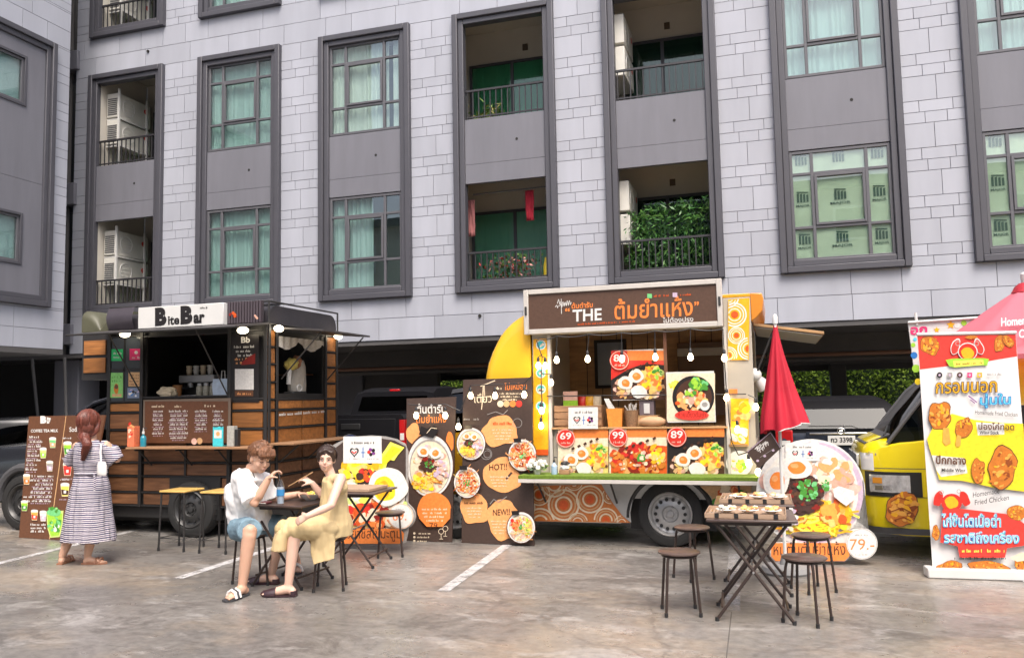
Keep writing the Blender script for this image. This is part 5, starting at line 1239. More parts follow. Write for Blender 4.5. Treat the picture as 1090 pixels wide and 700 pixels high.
# ------------------------------------------------------------------ sign boards standing on the ground
M_bback = mat('board back', (.10, .085, .075), .7)
class Board:
    """a stiff printed sheet standing on the ground on the line bl-br (seen points), leaning back by lean degrees"""
    def __init__(s, name, label, outline, bl, br, lean=0., face=None, thick=.02, cat='sign', foot=True, part='panel', lift=0.):
        p0, p1 = on_ground(*bl), on_ground(*br); u = (p1-p0).normalized(); bk = Vector((-u.y, u.x, 0))
        if bk.y < 0: bk = -bk
        L = radians(lean); n = bk*cos(L)-Vector((0, 0, sin(L)))
        s.t = thing(name, label, cat, (p0+p1)/2); s.bk = bk; s.u = u
        s.a = Art(p0, n, s.t); s.p0, s.p1 = p0, p1
        pts = [s.a.P(*q, h=-.0005) for q in outline]
        for p in pts:
            if p.z < .004: p.z = .004
        b = MB(); b.prism(pts, -s.a.n*thick, face or M_bback); b.obj(part, s.t)
        if foot:
            top = max(p.z for p in pts); c = (p0+p1)/2; h = min(top*.75, 1.2)
            a0 = c+Vector((0, 0, h))+bk*(h*math.tan(L)+thick+.005); b = MB()
            b.tube([a0, c+bk*(h*math.tan(L)+.35)+Vector((0, 0, .012))], .012, M_bsteel, 6); b.obj('prop', s.t)
# coffee folding board: two leaves
def bite_leaf(outline, bl, br, title, head, seed, cups, big=None, logo=None):
    pass
Bd = Board('folding_menu_board', 'tall brown two leaf menu board with drink cups printed on it, behind the striped dress', [(30.7, 443), (69.7, 442), (52, 574), (20, 572)], (20, 572), (52, 574), 11, I['brown'], cat='menu board')
a = Bd.a
a.text('lettering', 'B', 43, 450.5, 49.5, 450.3, 8, I['white'], .08); a.text('lettering', 'ite', 50, 447.2, 54, 447, 3.6, I['white'], .05); a.text('lettering', 'ar', 50, 450.6, 53.6, 450.4, 3., I['white'], .05)
a.text('lettering', 'COFFEE TEA MILK', 33, 460, 62, 459.6, 3.2, I['white'], .02)
rs = random.Random(5)
for i in range(8):
    y = 466+i*4.9; a.scribble('lettering', 30.5-(y-466)*.09, y, 42-(y-466)*.09+rs.uniform(-2, 5), 2.6, I['white'], seed=i); a.scribble('lettering', 30.5-(y-466)*.09, y+2.3, 40-(y-466)*.09+rs.uniform(-3, 4), 1.4, I['lav'], seed=i+30)
for i in range(7):
    y = 507.5+i*4.4; a.scribble('lettering', 31+rs.uniform(-4, 9)-i*.5, y, 57-i*.5, 2.6, I['white'], seed=i+60); a.scribble('lettering', 38+rs.uniform(-4, 4)-i*.5, y+2.1, 56-i*.5, 1.3, I['lav'], seed=i+90)
for i in range(3): a.scribble('lettering', 33, 559+i*3.6, 50-i*1.5, 2.6, I['white'], seed=i+120)
def cup(a, part, cx, cy, w, h, c1, c2):
    part = f'{part}#{int(cx*10)}_{int(cy)}'
    a.poly(part, [(cx-w*.5, cy-h*.4), (cx+w*.5, cy-h*.4), (cx+w*.36, cy+h*.5), (cx-w*.36, cy+h*.5)], I['cream']); a.poly(part, [(cx-w*.44, cy-h*.25), (cx+w*.44, cy-h*.25), (cx+w*.33, cy+h*.46), (cx-w*.33, cy+h*.46)], I[c1], up=.3)
    a.poly(part, [(cx-w*.42, cy-h*.05), (cx+w*.4, cy+h*.05), (cx+w*.34, cy+h*.4), (cx-w*.33, cy+h*.4)], I[c2], up=.3); a.ellipse(part, cx, cy-h*.42, w*.5, h*.13, I['white'], n=14, up=.3); a.rect(part, cx-w*.14, cy+h*.05, cx+w*.14, cy+h*.28, I['white'], up=.3)
for cx, cy, c1, c2 in ((56.5, 471, 'mint', 'tan'), (46.5, 482, 'pale', 'lime'), (53.5, 496, 'grey', 'lav'), (29, 510, 'tan', 'chick'), (26.8, 538, 'lime', 'green'), (37.5, 548, 'chickl', 'red'), (46.8, 549, 'white', 'lav')): cup(a, 'drink_picture', cx, cy, 7.5, 11, c1, c2)
a.done()
# second leaf, hinged on the first
p0 = a.P(52, 574); B2 = MB(); Lf = [(70, 442), (112, 441.5), (86, 575.5), (52.3, 574)]
q0, q1 = on_ground(52.3, 574), on_ground(86, 576.5)
u = (q1-q0).normalized(); bk = Vector((-u.y, u.x, 0)); n2 = bk*cos(radians(11))-Vector((0, 0, sin(radians(11))))
a2 = Art(q0, n2, Bd.t); pts = [a2.P(*q, h=0) for q in Lf]
for p in pts: p.z = max(p.z, .004)
B2.prism(pts, -a2.n*.02, I['brown']); B2.obj('panel', Bd.t)
a2.k = 2; a2.line('leaf_edge', [(70.3, 442.5), (52.7, 573.5)], .8, I['tan'])
a2.text('lettering', 'B', 82, 451, 88, 450.8, 8, I['white'], .08); a2.text('lettering', 'Soda', 74, 459.5, 84, 459, 5.2, I['white'], .01); a2.scribble('lettering', 86, 459, 98, 3, I['white'], seed=8)
for cx, cy, w, h, c1, c2 in ((72, 477, 9, 14, 'lime', 'green'), (72, 499, 9.5, 14, 'hotred', 'red'), (69.5, 521, 9.5, 14, 'lemon', 'choc')): cup(a2, 'drink_picture', cx, cy, w, h, c1, c2); a2.scribble('lettering', cx-5, cy-h*.72, cx+4, 2, I['white'], seed=int(cy)); a2.scribble('lettering', cx-6, cy+h*.78, cx+5, 1.6, I['lav'], seed=int(cy)+1)
cx, cy = 59, 556
a2.poly('drink_picture', [(49.5, 545), (68, 543), (67, 560), (64, 571), (54, 572), (51, 562)], I['pale']); a2.poly('drink_picture', [(51, 548), (66.8, 546), (65.8, 560), (63, 569.5), (55, 570.5), (52, 562)], I['lime']); blobs(a2, 'drink_picture', 58.5, 558, 5.5, 8, 22, ['green', 'white', 'mint', 'lime', 'pale'], 2.6, 4); a2.ellipse('drink_picture', 58.5, 545, 8.5, 3.6, I['mint'], n=16, wob=.3); blobs(a2, 'drink_picture', 59, 542.5, 6, 2, 8, ['green', 'pale', 'mint'], 2, 6)
a2.done()

# dark menu board with one bowl
Bd = Board('menu_board', 'narrow dark menu board with one big noodle bowl marked 79', [(432.8, 424), (485.3, 422), (481, 577), (432.6, 575.4)], (432.6, 575.4), (481, 577), 4, I['board'], cat='menu board'); a = Bd.a
a.ellipse('print_patch#1', 440.5, 462, 8, 11, I['peach'], n=24, wob=.3, seed=2); a.ellipse('print_patch#2', 479, 470, 4, 11, I['orange'], n=20, wob=.2, seed=3)
a.text('lettering', 'ต้นตำรับ', 443.5, 440, 474.5, 439.4, 10.5, I['white'], .01); a.text('lettering', 'ต้มยำแห้ง', 443, 450.2, 475, 449.6, 9.5, I['orange'], .015)
bowl(a, 'food_picture', 457.8, 495.5, 24.3, 33, 'egg', 3)
a.poly('print_shape', [(447, 462), (462, 466), (468, 458), (463, 452.5), (455, 456), (449, 453)], I['black'], up=3); a.line('print_shape', [(455, 461), (460, 455), (466, 456)], .6, I['cream'])
a.ellipse('print_patch#3', 463, 543, 18, 18.5, I['orange'], n=30, wob=.15, seed=5, a0=-.15, a1=pi+.15)
a.poly('print_shape', [(446, 537), (480.5, 537), (480, 551), (472, 560), (455, 560), (447, 551)], I['orange'])
for i in range(4): a.scribble('lettering', 450+i*.7, 542.5+i*4, 477-i*1.2, 2.6, I['cream'], seed=i+2)
a.text('lettering', '79', 458, 562, 466.5, 561.8, 6, I['choc'], .0)
for i in range(3): a.ellipse('lettering', 442, 567+i*4, 1.3, 1.3, I['cream'], n=10, up=.3); a.scribble('lettering', 445, 568+i*4, 459-i*2, 2, I['cream'], seed=i+9)
for cx, cy in ((470.5, 565), (475, 562)): a.ring('print_shape', cx, cy, 3, .5, I['cream'], 18); a.line('print_shape', [(cx, cy+3), (cx, cy+8)], .5, I['cream']); a.line('print_shape', [(cx-2, cy+8), (cx+2, cy+8)], .5, I['cream'])
a.done()

# dark menu board with four bowls
Bd = Board('menu_board', 'wide dark menu board with four noodle bowls and orange patches reading HOT and NEW', [(493, 404), (566, 401.5), (568.5, 581), (491.3, 577.5)], (491.3, 577.5), (568.5, 581), 4, I['board'], cat='menu board'); a = Bd.a
a.line('print_shape', [(511.5, 411), (527, 404.8)], .9, I['cream']); a.line('print_shape', [(514.5, 410), (514, 422), (512.6, 435.5)], .9, I['cream']); a.line('print_shape', [(513, 410.5), (515.6, 409), (516, 421)], .6, I['cream']); a.line('print_shape', [(507, 423), (523, 421.5)], .7, I['cream'])
a.text('lettering', 'เตี๋ยว', 505, 428.6, 523.5, 428, 10, I['cream'], .0)
a.scribble('lettering', 527, 414.5, 536, 3.4, I['cream'], seed=3); a.text('lettering', 'ไม่เหมือน', 537, 415, 561, 414, 7.6, I['orange'], .0)
for i, (x0, x1) in enumerate(((532, 556), (533, 553), (535, 550))): a.scribble('lettering', x0, 419.5+i*3.3, x1, 2.1, I['cream'], seed=i+4)
for x, m in ((532.8, 'cream'), (539.3, 'tan'), (546, 'orange'), (552.6, 'hotred')): a.ellipse('print_shape', x, 429.6, 3.4, 3.5, I[m], n=16)
for cx, cy, rx, ry, sd in ((533, 458.5, 18.5, 17.5, 1), (534.5, 506, 20, 18, 2), (505.5, 541, 14.5, 17.5, 3), (537, 552, 18, 21.5, 4)): a.ellipse(f'print_patch#{sd}', cx, cy, rx, ry, I['peach'], n=36, wob=.28, seed=sd)
a.line('print_shape', [(539, 509.5), (545, 502.5)], 2.2, I['board'])
for cx, cy, r_ in ((518, 483, 6), (519, 483, 4), (551, 450, 5)): a.ring('print_shape', cx, cy, r_, .5, I['grey'], 24)
a.text('lettering', 'HOT!!', 521, 500.4, 540, 499.6, 6.6, I['choc'], .01); a.text('lettering', 'NEW!!', 525, 548.4, 543, 547.6, 6.6, I['choc'], .01)
a.scribble('lettering', 525, 452, 545, 3.6, I['deep'], seed=2, fill=1); a.scribble('lettering', 494.5, 536, 515, 3, I['choc'], seed=3, fill=1)
for cx, cy, w_, n in ((535, 458, 11, 4), (532, 508, 10, 4), (505, 541, 9, 4), (532, 555, 9, 5)):
    for i in range(n): a.scribble('lettering', cx-w_+i, cy+i*3.2, cx+w_-i, 1.9, I['cream'], seed=int(cx)+i)
a.scribble('lettering', 494, 447, 510, 2.6, I['grey'], seed=5); a.line('print_shape', [(522, 536), (526, 531), (531, 534), (540, 528)], .7, I['grey']); a.line('print_shape', [(519, 441), (528, 438), (536, 441), (541, 436)], .6, I['grey'])
bowl(a, 'food_picture', 501.8, 472, 15, 17, 'egg', 5); bowl(a, 'food_picture', 557, 484, 14.6, 16.6, 'red', 6); bowl(a, 'food_picture', 499, 513, 13.8, 16.2, 'red', 7); bowl(a, 'food_picture', 556.8, 560.5, 14.6, 16.2, 'mix', 8)
for cx, cy in ((501, 452.5), (553, 466.5), (496, 495.5), (551, 543)): a.poly('print_shape', [(cx-4, cy), (cx+4, cy-.5), (cx+4.5, cy+4), (cx-3, cy+4.5)], I['black'], up=3)
a.done()

# egg noodle cut-out behind the seated woman
out = [(347, 480), (355, 473), (366, 467.5), (380, 464.2), (395, 463), (410, 464), (422, 467), (431, 472), (434, 480), (434, 535)]+[(428+14.2*cos(t), 549+14.2*sin(t)) for t in [-.9+.25*i for i in range(9)]]+[(434, 566), (431.5, 577), (426, 579), (366, 579), (360, 575), (360, 566), (352, 560), (346, 540)]
Bd = Board('food_cutout', 'noodle and halved egg cut-out board with an orange caption behind the woman in beige', out, (364, 583.5), (434, 586.5), 5, I['grey'], cat='cut-out sign'); a = Bd.a
def gcirc(part, cx, cy, rx, ry, n, cols, size, seed, pg):
    r = random.Random(seed)
    for i in range(n*2):
        t = r.uniform(0, 2*pi); q = sqrt(r.uniform(0, 1)); s = size*r.uniform(.5, 1.3); x, y = cx+rx*q*cos(t), cy+ry*q*sin(t)
        if all(inpoly(x+dx*s, y+dy*s, pg) for dx, dy in ((1, 0), (-1, 0), (0, 1), (0, -1))): a.ellipse(part, x, y, s, s*r.uniform(.5, 1), I[r.choice(cols)], n=10, rot=r.uniform(0, pi), wob=.4, seed=seed+i*.31, up=.2)
a.poly('food_picture', [(350, 482), (366, 469.5), (395, 464.8), (420, 468.5), (432, 475), (432, 562), (362, 562), (348, 535)], I['board'])
gcirc('food_picture', 390, 540, 44, 28, 60, ['cream', 'noodle', 'pale', 'egg', 'peach'], 7, 3, out)
a.poly('food_picture', [(401, 492), (416, 470), (431, 476), (424, 484), (420, 490), (414, 489), (410, 500), (392, 510), (372, 500), (376, 494), (396, 497)], I['lemon']); a.poly('food_picture', [(404, 492), (418, 474), (428, 478), (419, 486), (411, 494), (398, 503), (380, 499)], I['yellow'])
gcirc('food_picture', 385, 500, 20, 9, 20, ['yellow', 'lemon', 'noodle', 'amber'], 5, 4, out); gcirc('food_picture', 392, 505, 9, 6, 12, ['red', 'deep', 'hotred', 'choc'], 3.4, 5, out)
gcirc('food_picture', 375, 535, 20, 18, 26, ['pale', 'cream', 'white', 'lemon'], 6, 8, out)
gcirc('food_picture', 400, 548, 30, 12, 50, ['red', 'deep', 'darkred', 'peach', 'orange', 'cream'], 4.6, 6, out)
a.ellipse('food_picture', 414.5, 517.5, 20.5, 20.5, I['egg'], n=34, rot=-.5, wob=.12, seed=3); a.ellipse('food_picture', 415, 517, 18.8, 18.6, I['white'], n=34, rot=-.5, wob=.12, seed=3, up=.4); a.ellipse('food_picture', 410, 520.5, 11.5, 13.2, I['yellow'], n=28, wob=.22, seed=5); a.ellipse('food_picture', 409, 521, 8.5, 9.6, I['amber'], n=24, wob=.3, seed=6); a.ellipse('food_picture', 407.5, 518, 4, 4.4, I['yellow'], n=16, wob=.3, seed=9)
a.poly('caption', [(366, 562), (362, 566), (362, 575), (366, 578), (426, 578), (430.5, 575), (431.5, 567), (427, 562)], I['orange'], up=2)
a.text('lettering', 'ต้มยำชีสไข่มะตูม', 363, 576, 428.5, 576, 15.5, I['choc'], .0)
a.ellipse('price_disc', 428, 549, 13.6, 13.6, I['white'], n=32, up=2); a.ring('price_disc', 428, 549, 13.2, .5, I['peach']); a.text('lettering', '69.', 419.5, 553.5, 434, 553.3, 9.5, I['orange'], .0); a.scribble('lettering', 422, 542, 434, 2, I['grey'], seed=4); a.done()
tc_ = thing('notice_card', 'white card with a heart and a plus taped on the egg noodle cut-out board', 'notice', a.P(386, 493)); b = MB(); a3 = Art(a.p0+a.n*.014, a.n, tc_); b.prism([a3.P(*q, h=0) for q in ((365.4, 464.5), (406, 464), (406.5, 493), (365.4, 492.5))], -a3.n*.004, M_white); b.obj('card', tc_); project_card(a3, 365.4, 464.3, 406, 492.7, 'printed_face'); a3.done()

# large bowl cut-out at the right
CX, CYY = 863, 524
out = [(CX+58*cos(t), CYY+57*sin(t)) for t in [radians(d) for d in range(-250, 46, 6)]]
out = out+[(903, 562)]+[(916.5+17*cos(t), 578+17*sin(t)) for t in [radians(d) for d in range(-110, 140, 12)]]+[(903, 594.5), (899, 597), (824, 597), (819.5, 592), (819.5, 582), (823, 577), (838, 576)]
Bd = Board('food_cutout', 'large round plate cut-out board with dark mince and a price disc by the yellow van', out, (822, 598.5), (902, 600.5), 6, I['white'], cat='cut-out sign'); a = Bd.a
a.ellipse('food_picture', CX+3, CYY, 53, 54, I['lav'], n=60); a.ellipse('food_picture', CX, CYY, 50.5, 52, I['egg'], n=60, up=.4)
gcirc('food_picture', CX, CYY, 47, 48, 50, ['cream', 'egg', 'white', 'pink'], 8, 2, out)
gcirc('food_picture', 884, 505, 20, 14, 46, ['pink', 'pork', 'white', 'cream', 'peach', 'pork'], 6, 3, out)
gcirc('food_picture', 868, 552, 36, 18, 44, ['yellow', 'noodle', 'amber', 'lemon'], 7, 4, out)
strands(a, 'food_picture', 870, 552, 36, 18, 40, ['yellow', 'amber', 'chick', 'lemon', 'noodle'], 2.2, 5)
gcirc('food_picture', 888, 545, 14, 12, 26, ['chick', 'amber', 'chickl', 'deep', 'noodle'], 5, 12, out)
a.ellipse('food_picture', 856, 526, 20, 21, I['mince'], n=30, wob=.25, seed=6); gcirc('food_picture', 856, 526, 19, 20, 90, ['mince', 'choc', 'darkred', 'mince', 'brown'], 3.2, 7, out); gcirc('food_picture', 859, 521, 10, 11, 26, ['green', 'mint', 'green'], 2.4, 8, out); gcirc('food_picture', 878, 516, 4, 5, 8, ['green', 'mint'], 2, 9, out)
a.poly('food_picture', [(886, 520), (892, 517), (908, 522), (909, 531), (900, 538), (894, 534), (887, 528)], I['white'], up=3); a.poly('food_picture', [(888, 521), (893, 519), (906, 523), (905, 529), (898, 531)], I['egg'])
egg(a, 'food_picture', 826, 511, 14, 17, .2, 3); egg(a, 'food_picture', 847, 497, 17, 12, .1, 4)
gcirc('food_picture', 838, 552, 9, 12, 22, ['white', 'grey', 'lav', 'cream'], 3, 10, out)
a.poly('caption', [(824, 577), (820.5, 582), (820.5, 591), (825, 596), (898, 596), (903, 591), (903, 582), (899, 577)], I['orange'], up=2)
a.text('lettering', 'หมูตุ๋นต้มยำแห้ง', 823, 594.5, 899, 594, 18.5, I['choc'], .0)
a.ellipse('price_disc', 916.5, 578, 16.4, 16.4, I['white'], n=36, up=2); a.ring('price_disc', 916.5, 578, 15.8, .5, I['grey']); a.text('lettering', '79.-', 903.5, 584.5, 929.5, 584, 11.5, I['orange'], .0); a.scribble('lettering', 909, 569.5, 922, 2, I['grey'], seed=4); a.scribble('lettering', 909, 590, 923, 1.6, I['grey'], seed=6); a.done()
tc_ = thing('notice_card', 'white card with a heart and a plus at the top of the round plate cut-out', 'notice', a.P(854, 491)); b = MB(); a3 = Art(a.p0+a.n*.016, a.n, tc_); b.prism([a3.P(*q, h=0) for q in ((836, 471.5), (872, 471), (872.5, 490), (836, 490.5))], -a3.n*.004, M_white); b.obj('card', tc_); project_card(a3, 836, 471.3, 872, 490.4, 'printed_face'); a3.done()

# roll-up banner at the right edge
M_ban = mat('banner white', s2l(216, 214, 212), .45, var=.03)
Bd = Board('rollup_banner', 'white and yellow roll-up banner of fried chicken with a red top and blue Thai lettering', [(976.3, 356), (1081, 354), (1100.5, 610), (993, 608)], (993, 613), (1100.5, 615.5), 0, M_ban, thick=.004, cat='banner', foot=False, part='banner_sheet'); a = Bd.a
b = MB(); c0, c1 = on_ground(988, 613), on_ground(1102, 616.5); u = (c1-c0).normalized(); bk = Bd.bk
Mx = Matrix(((u.x, bk.x, 0), (u.y, bk.y, 0), (0, 0, 1))).to_4x4(); Mx.translation = Bd.p0-bk*.0
W = (c1-c0).length
b.box(-.06, W-.03, -.10, .06, .002, .085, M_white, Mx); b.obj('base_case', Bd.t, bevel=.01)
b = MB(); b.tube([a.P(975.6, 355.8), a.P(1081.6, 353.8)], .014, M_white, 8); b.obj('top_rail', Bd.t)
b = MB(); m_ = (Bd.p0+Bd.p1)/2+bk*.03; b.tube([m_+Vector((0, 0, .08)), m_+Vector((0, 0, 2.05))], .01, M_steel, 8); b.obj('pole', Bd.t)
R = 'printed_face'
a.poly(R, [(976.6, 357.5), (1081, 355.8), (1082.6, 379), (1050, 384.5), (979.2, 393)], I['hotred'])
chicken(a, 'food_picture', 990, 368, 10.5, 9.5, .5, 3); chicken(a, 'food_picture', 1064, 365, 5.5, 9, .3, 4); chicken(a, 'food_picture', 1073, 363.5, 4.5, 7.5, -.7, 5); chicken(a, 'food_picture', 1034, 358.8, 7, 2., 0, 6, False)
for s in (-1, 1): a.ellipse('emblem', 1029+s*12.5, 369, 4.8, 8.8, I['white'], n=20, rot=-s*.35, wob=.2, seed=2); a.ellipse('emblem', 1029+s*12.5, 369.4, 4, 7.8, I['hotred'], n=20, rot=-s*.35, wob=.2, seed=2, up=.5); a.ring('emblem', 1029+s*10, 365.5, 2.6, .8, I['grey'], 16)
a.ellipse('emblem', 1029.5, 374, 10.5, 9.5, I['white'], n=24); a.ellipse('emblem', 1029.5, 374.2, 9.6, 8.6, I['red'], n=24, up=.5); a.ellipse('emblem', 1029.5, 375.5, 6.8, 6, I['amber'], n=20, wob=.2, seed=4)
a.poly('emblem', [(1006, 383), (1014, 381.5), (1046, 381), (1052, 382), (1050, 389), (1044, 388.5), (1016, 391), (1010, 390)], I['lime']); a.poly('emblem', [(1014, 384), (1046, 382.5), (1046.5, 388), (1015, 390.5)], I['lemon'], up=.4); a.scribble('lettering', 1017, 388.5, 1044, 2.6, I['darkred'], slope=-.05, seed=3)
for x, m in ((999.5, 'black'), (1010.5, 'grey'), (1021, 'choc'), (1031.5, 'magenta'), (1042, 'amber')): (a.ellipse(R, x, 399, 3, 3, I[m], n=14) if m in ('black', 'choc') else a.rect(R, x-2.6, 396.4, x+2.6, 401.6, I[m])); a.ellipse(R, x, 399, 1.3, 1.3, I['lav'], n=8, up=.3)
a.scribble('lettering', 1050, 399.5, 1065, 3, I['grey'], seed=5)
a.text('lettering', 'กรอบนอก', 995, 419.2, 1061, 417.6, 12.5, I['choc'], .045); a.text('lettering', 'กรอบนอก', 995.6, 418.7, 1060.4, 417.1, 11.4, I['amber'], .0, up=1)
a.text('lettering', 'นุ่มใน', 1042, 434.6, 1075.5, 433.6, 16, I['blue'], .05); a.text('lettering', 'นุ่มใน', 1042.8, 434, 1074.7, 433, 14.6, I['sky'], .0); a.line('lettering', [(1030, 421), (1039, 428)], 1.1, I['purple']); a.line('lettering', [(1032, 425), (1037, 429)], .9, I['purple'])
a.text('lettering', 'Homemade Fried Chicken', 1037, 440.5, 1082, 443.2, 4.4, I['black'], .0)
a.poly(R, [(1012.5, 440), (1036, 446.5), (1067, 450), (1088, 450.5), (1093.6, 523), (1060, 519), (1023, 511), (999, 510), (989, 478), (986, 467), (992, 455), (1003, 446)], I['yellow'])
a.poly(R, [(1038, 449), (1068, 450.5), (1068, 462), (1040, 463)], I['white'])
a.poly(R, [(991, 484), (1026, 487), (1029, 503), (1001, 507), (996, 500)], I['white'])
chicken(a, 'food_picture', 1000, 442, 11.5, 14.5, .15, 7); a.poly('food_picture', [(1003, 455), (1009, 455), (1011, 471), (1006, 474), (1002.5, 470)], I['chickl'])
chicken(a, 'food_picture', 1024, 454.5, 8.2, 10.2, .4, 8); a.poly('food_picture', [(1018, 462), (1022, 464), (1021, 474), (1017, 475), (1016, 471)], I['chickl'])
chicken(a, 'food_picture', 1066, 497, 15, 22, .25, 9); chicken(a, 'food_picture', 1040, 500, 7, 13, 0, 10)
a.text('lettering', 'น่องไก่ทอด', 1040, 456.8, 1078, 457.6, 8, I['brown'], .02); a.text('lettering', 'Wing Stick', 1041, 462.6, 1062, 463, 4.6, I['black'], .02)
a.text('lettering', 'ปีกกลาง', 995, 493.2, 1027, 494, 9.6, I['brown'], .03); a.text('lettering', 'Middle Wing', 1001, 502.4, 1026, 503, 4.8, I['black'], .02)
for s in (-1, 1): a.ellipse('emblem#2', 1011.5+s*14, 530, 4.6, 8.6, I['red'], n=20, rot=-s*.35, wob=.25, seed=3)
a.ellipse('emblem#2', 1011.5, 534, 11, 9.5, I['red'], n=24); a.ellipse('emblem#2', 1011.5, 533.5, 7, 6.4, I['amber'], n=20, wob=.25, seed=4); a.ring('emblem#2', 1001, 523, 2.2, .6, I['grey'], 16); a.ring('emblem#2', 1019, 522, 2.2, .6, I['grey'], 16)
a.text('lettering', 'Homemade', 1034, 528.6, 1062, 524, 5.4, I['black'], .0); a.text('lettering', 'Fried Chicken', 1036, 536.6, 1072, 531, 5.4, I['black'], .0)
a.poly(R, [(1002, 541), (1018, 540), (1062, 545), (1076, 547), (1088, 556), (1095.5, 560), (1097, 578), (1070, 582), (1068, 592), (1020, 592), (1018, 580), (999.5, 576)], I['hotred'])
chicken(a, 'food_picture', 1080, 545, 9.5, 8, .2, 11); chicken(a, 'food_picture', 994.5, 566, 3.8, 8, 0, 12)
for tx, x0, x1, y, h in (('ไก่ชิ้นโตเนื้อฉ่ำ', 1000, 1064, 559.5, 15.5), ('รสชาติถึงเครื่อง', 1002.5, 1083, 576.5, 14)):
    a.text('lettering', tx, x0, y+.6, x1, y+1.2, h, I['blue'], .07, up=2); a.text('lettering', tx, x0+.5, y, x1-.5, y+.6, h*.94, I['white'], .04, up=1); a.text('lettering', tx, x0+.7, y-.2, x1-.7, y+.4, h*.9, I['sky'], .0, up=1)
for x in (1022, 1047): a.scribble('lettering', x, 586.4, x+20, 4, I['lemon'], seed=x)
a.scribble('lettering', 1014, 593.8, 1068, 3.4, I['black'], seed=4)
chicken(a, 'food_picture', 1009, 601, 14, 5, -.1, 13); chicken(a, 'food_picture', 1050, 601, 21, 5.5, .05, 14); chicken(a, 'food_picture', 1086, 597, 9, 8, .1, 15); a.poly('food_picture', [(1072, 592), (1084, 586), (1094, 588), (1093, 594), (1080, 596)], I['cream'])
a.poly(R, [(993, 604.5), (1100, 607), (1100.5, 610), (993.2, 608)], I['yellow'])
a.done()
# ------------------------------------------------------------------ stools and folding tables
M_leg = mat('dark brown tube steel', (.035, .022, .018), .4, var=.12, scale=5)
M_seat = mat('brown stool top', (.085, .055, .045), .45, var=.45, scale=9, coat=.2)
M_ysteat = wood('yellow varnished top', (.62, .40, .12), (2, 10, 10), .35, .75, .1)
M_tabtop = mat('dark brown table top', (.055, .035, .03), .35, var=.2, scale=6, coat=.2)
def make_stool(loc, label, group, h=.45, r=.155):
    x, y = loc; t = thing('stool', label, 'stool', (x, y, 0), group)
    b = MB(); b.lathe([(.001, h-.018), (r-.012, h-.018), (r, h-.012), (r, h-.004), (r-.006, h), (.001, h+.001)], M_seat, (x, y, 0), None, 28); b.obj('seat', t)
    b = MB(); b.tube([(x+(r-.03)*cos(2*pi*i/24), y+(r-.03)*sin(2*pi*i/24), h-.028) for i in range(24)], .010, M_leg, 6, closed=True); b.obj('seat_ring', t)
    for i in range(4):
        a_ = pi/4+i*pi/2+.25; c, s = cos(a_), sin(a_); b = MB()
        b.tube([(x+(r-.05)*c, y+(r-.05)*s, h-.025), (x+(r-.025)*c, y+(r-.025)*s, h-.035), (x+(r-.015)*c, y+(r-.015)*s, h-.07), (x+(r+.02)*c, y+(r+.02)*s, .012)], .0105, M_leg, 8)
        b.cyl((x+(r+.02)*c, y+(r+.02)*s, 0), (x+(r+.02)*c, y+(r+.02)*s, .03), .0135, M_black, 8); b.obj('leg', t)
    return t
def place(src, loc, label, rot=0.):
    c = copy_tree(src); c.location = (loc[0], loc[1], 0); c.rotation_euler = (0, 0, rot); c['label'] = label; return c
GST = 'round brown metal stools at the tables'
sA = on_ground(723, 650); st0 = make_stool((-.74, 6.40), 'round brown stool left of the right table, standing alone in front of the truck wheel', GST)
place(st0, (-.76, 7.60), 'round brown stool half hidden behind the right table, beside the truck wheel', .5)
place(st0, (.14, 6.36), 'round brown stool nearest the camera, right of the crossed table legs', .9)
place(st0, (.22, 7.35), 'round brown stool in front of the orange caption of the plate cut-out', .3)
place(st0, (-3.90, 8.05), 'round brown stool in front of the egg noodle cut-out board', .2)
place(st0, (-4.53, 6.52), 'round brown stool that the man in the white shirt sits on', .6)
place(st0, (-3.74, 6.54), 'round brown stool that the woman in the beige dress sits on', .15)
def make_table(loc, label, w=.62, d=.62, h=.72, rot=0.):
    """folding table with crossed legs seen along its hinge"""
    x, y = loc; t = thing('folding_table', label, 'table', (x, y, 0), 'brown folding tables with crossed legs')
    b = MB(); b.box(x-w/2, x+w/2, y-d/2, y+d/2, h-.018, h, M_tabtop); b.obj('tabletop', t, bevel=.005)
    b = MB(); b.box(x-w/2+.04, x+w/2-.04, y-d/2+.05, y-d/2+.075, h-.045, h-.0185, M_leg); b.box(x-w/2+.04, x+w/2-.04, y+d/2-.075, y+d/2-.05, h-.045, h-.0185, M_leg); b.obj('rail', t)
    for s, yy in ((1, .0), (-1, .018)):
        for e in (-1, 1):
            y_ = y+e*(d/2-.07-yy); b = MB(); b.tube([(x-s*w*.40, y_, h-.03), (x+s*w*.42, y_, .012)], .0115, M_leg, 8); b.cyl((x+s*w*.42, y_, 0), (x+s*w*.42, y_, .028), .015, M_black, 8); b.obj('leg', t)
        b = MB(); y_ = d/2-.07-yy; b.tube([(x+s*w*.36, y-y_, .10), (x+s*w*.36, y+y_, .10)], .009, M_leg, 8); b.obj('stretcher', t)
    b = MB(); b.cyl((x, y-d/2+.05, h*.5-.01), (x, y+d/2-.05, h*.5-.01), .008, M_steel, 8); b.obj('hinge_bar', t)
    t.rotation_euler = (0, 0, rot); return t
TB = [((-4.20, 6.68), 'brown folding table with food between the seated man and woman', -.05), ((-.22, 6.47), 'brown folding table nearest the camera, set with wrapped cutlery', .05), ((-.22, 7.32), 'brown folding table behind the front right one, under the umbrella', .03), ((-4.05, 7.62), 'brown folding table behind the woman in beige, in front of the egg cut-out', .08)]
tb0 = make_table(TB[0][0], TB[0][1], rot=TB[0][2])
for loc, lb, ro in TB[1:]: place(tb0, loc, lb, ro)
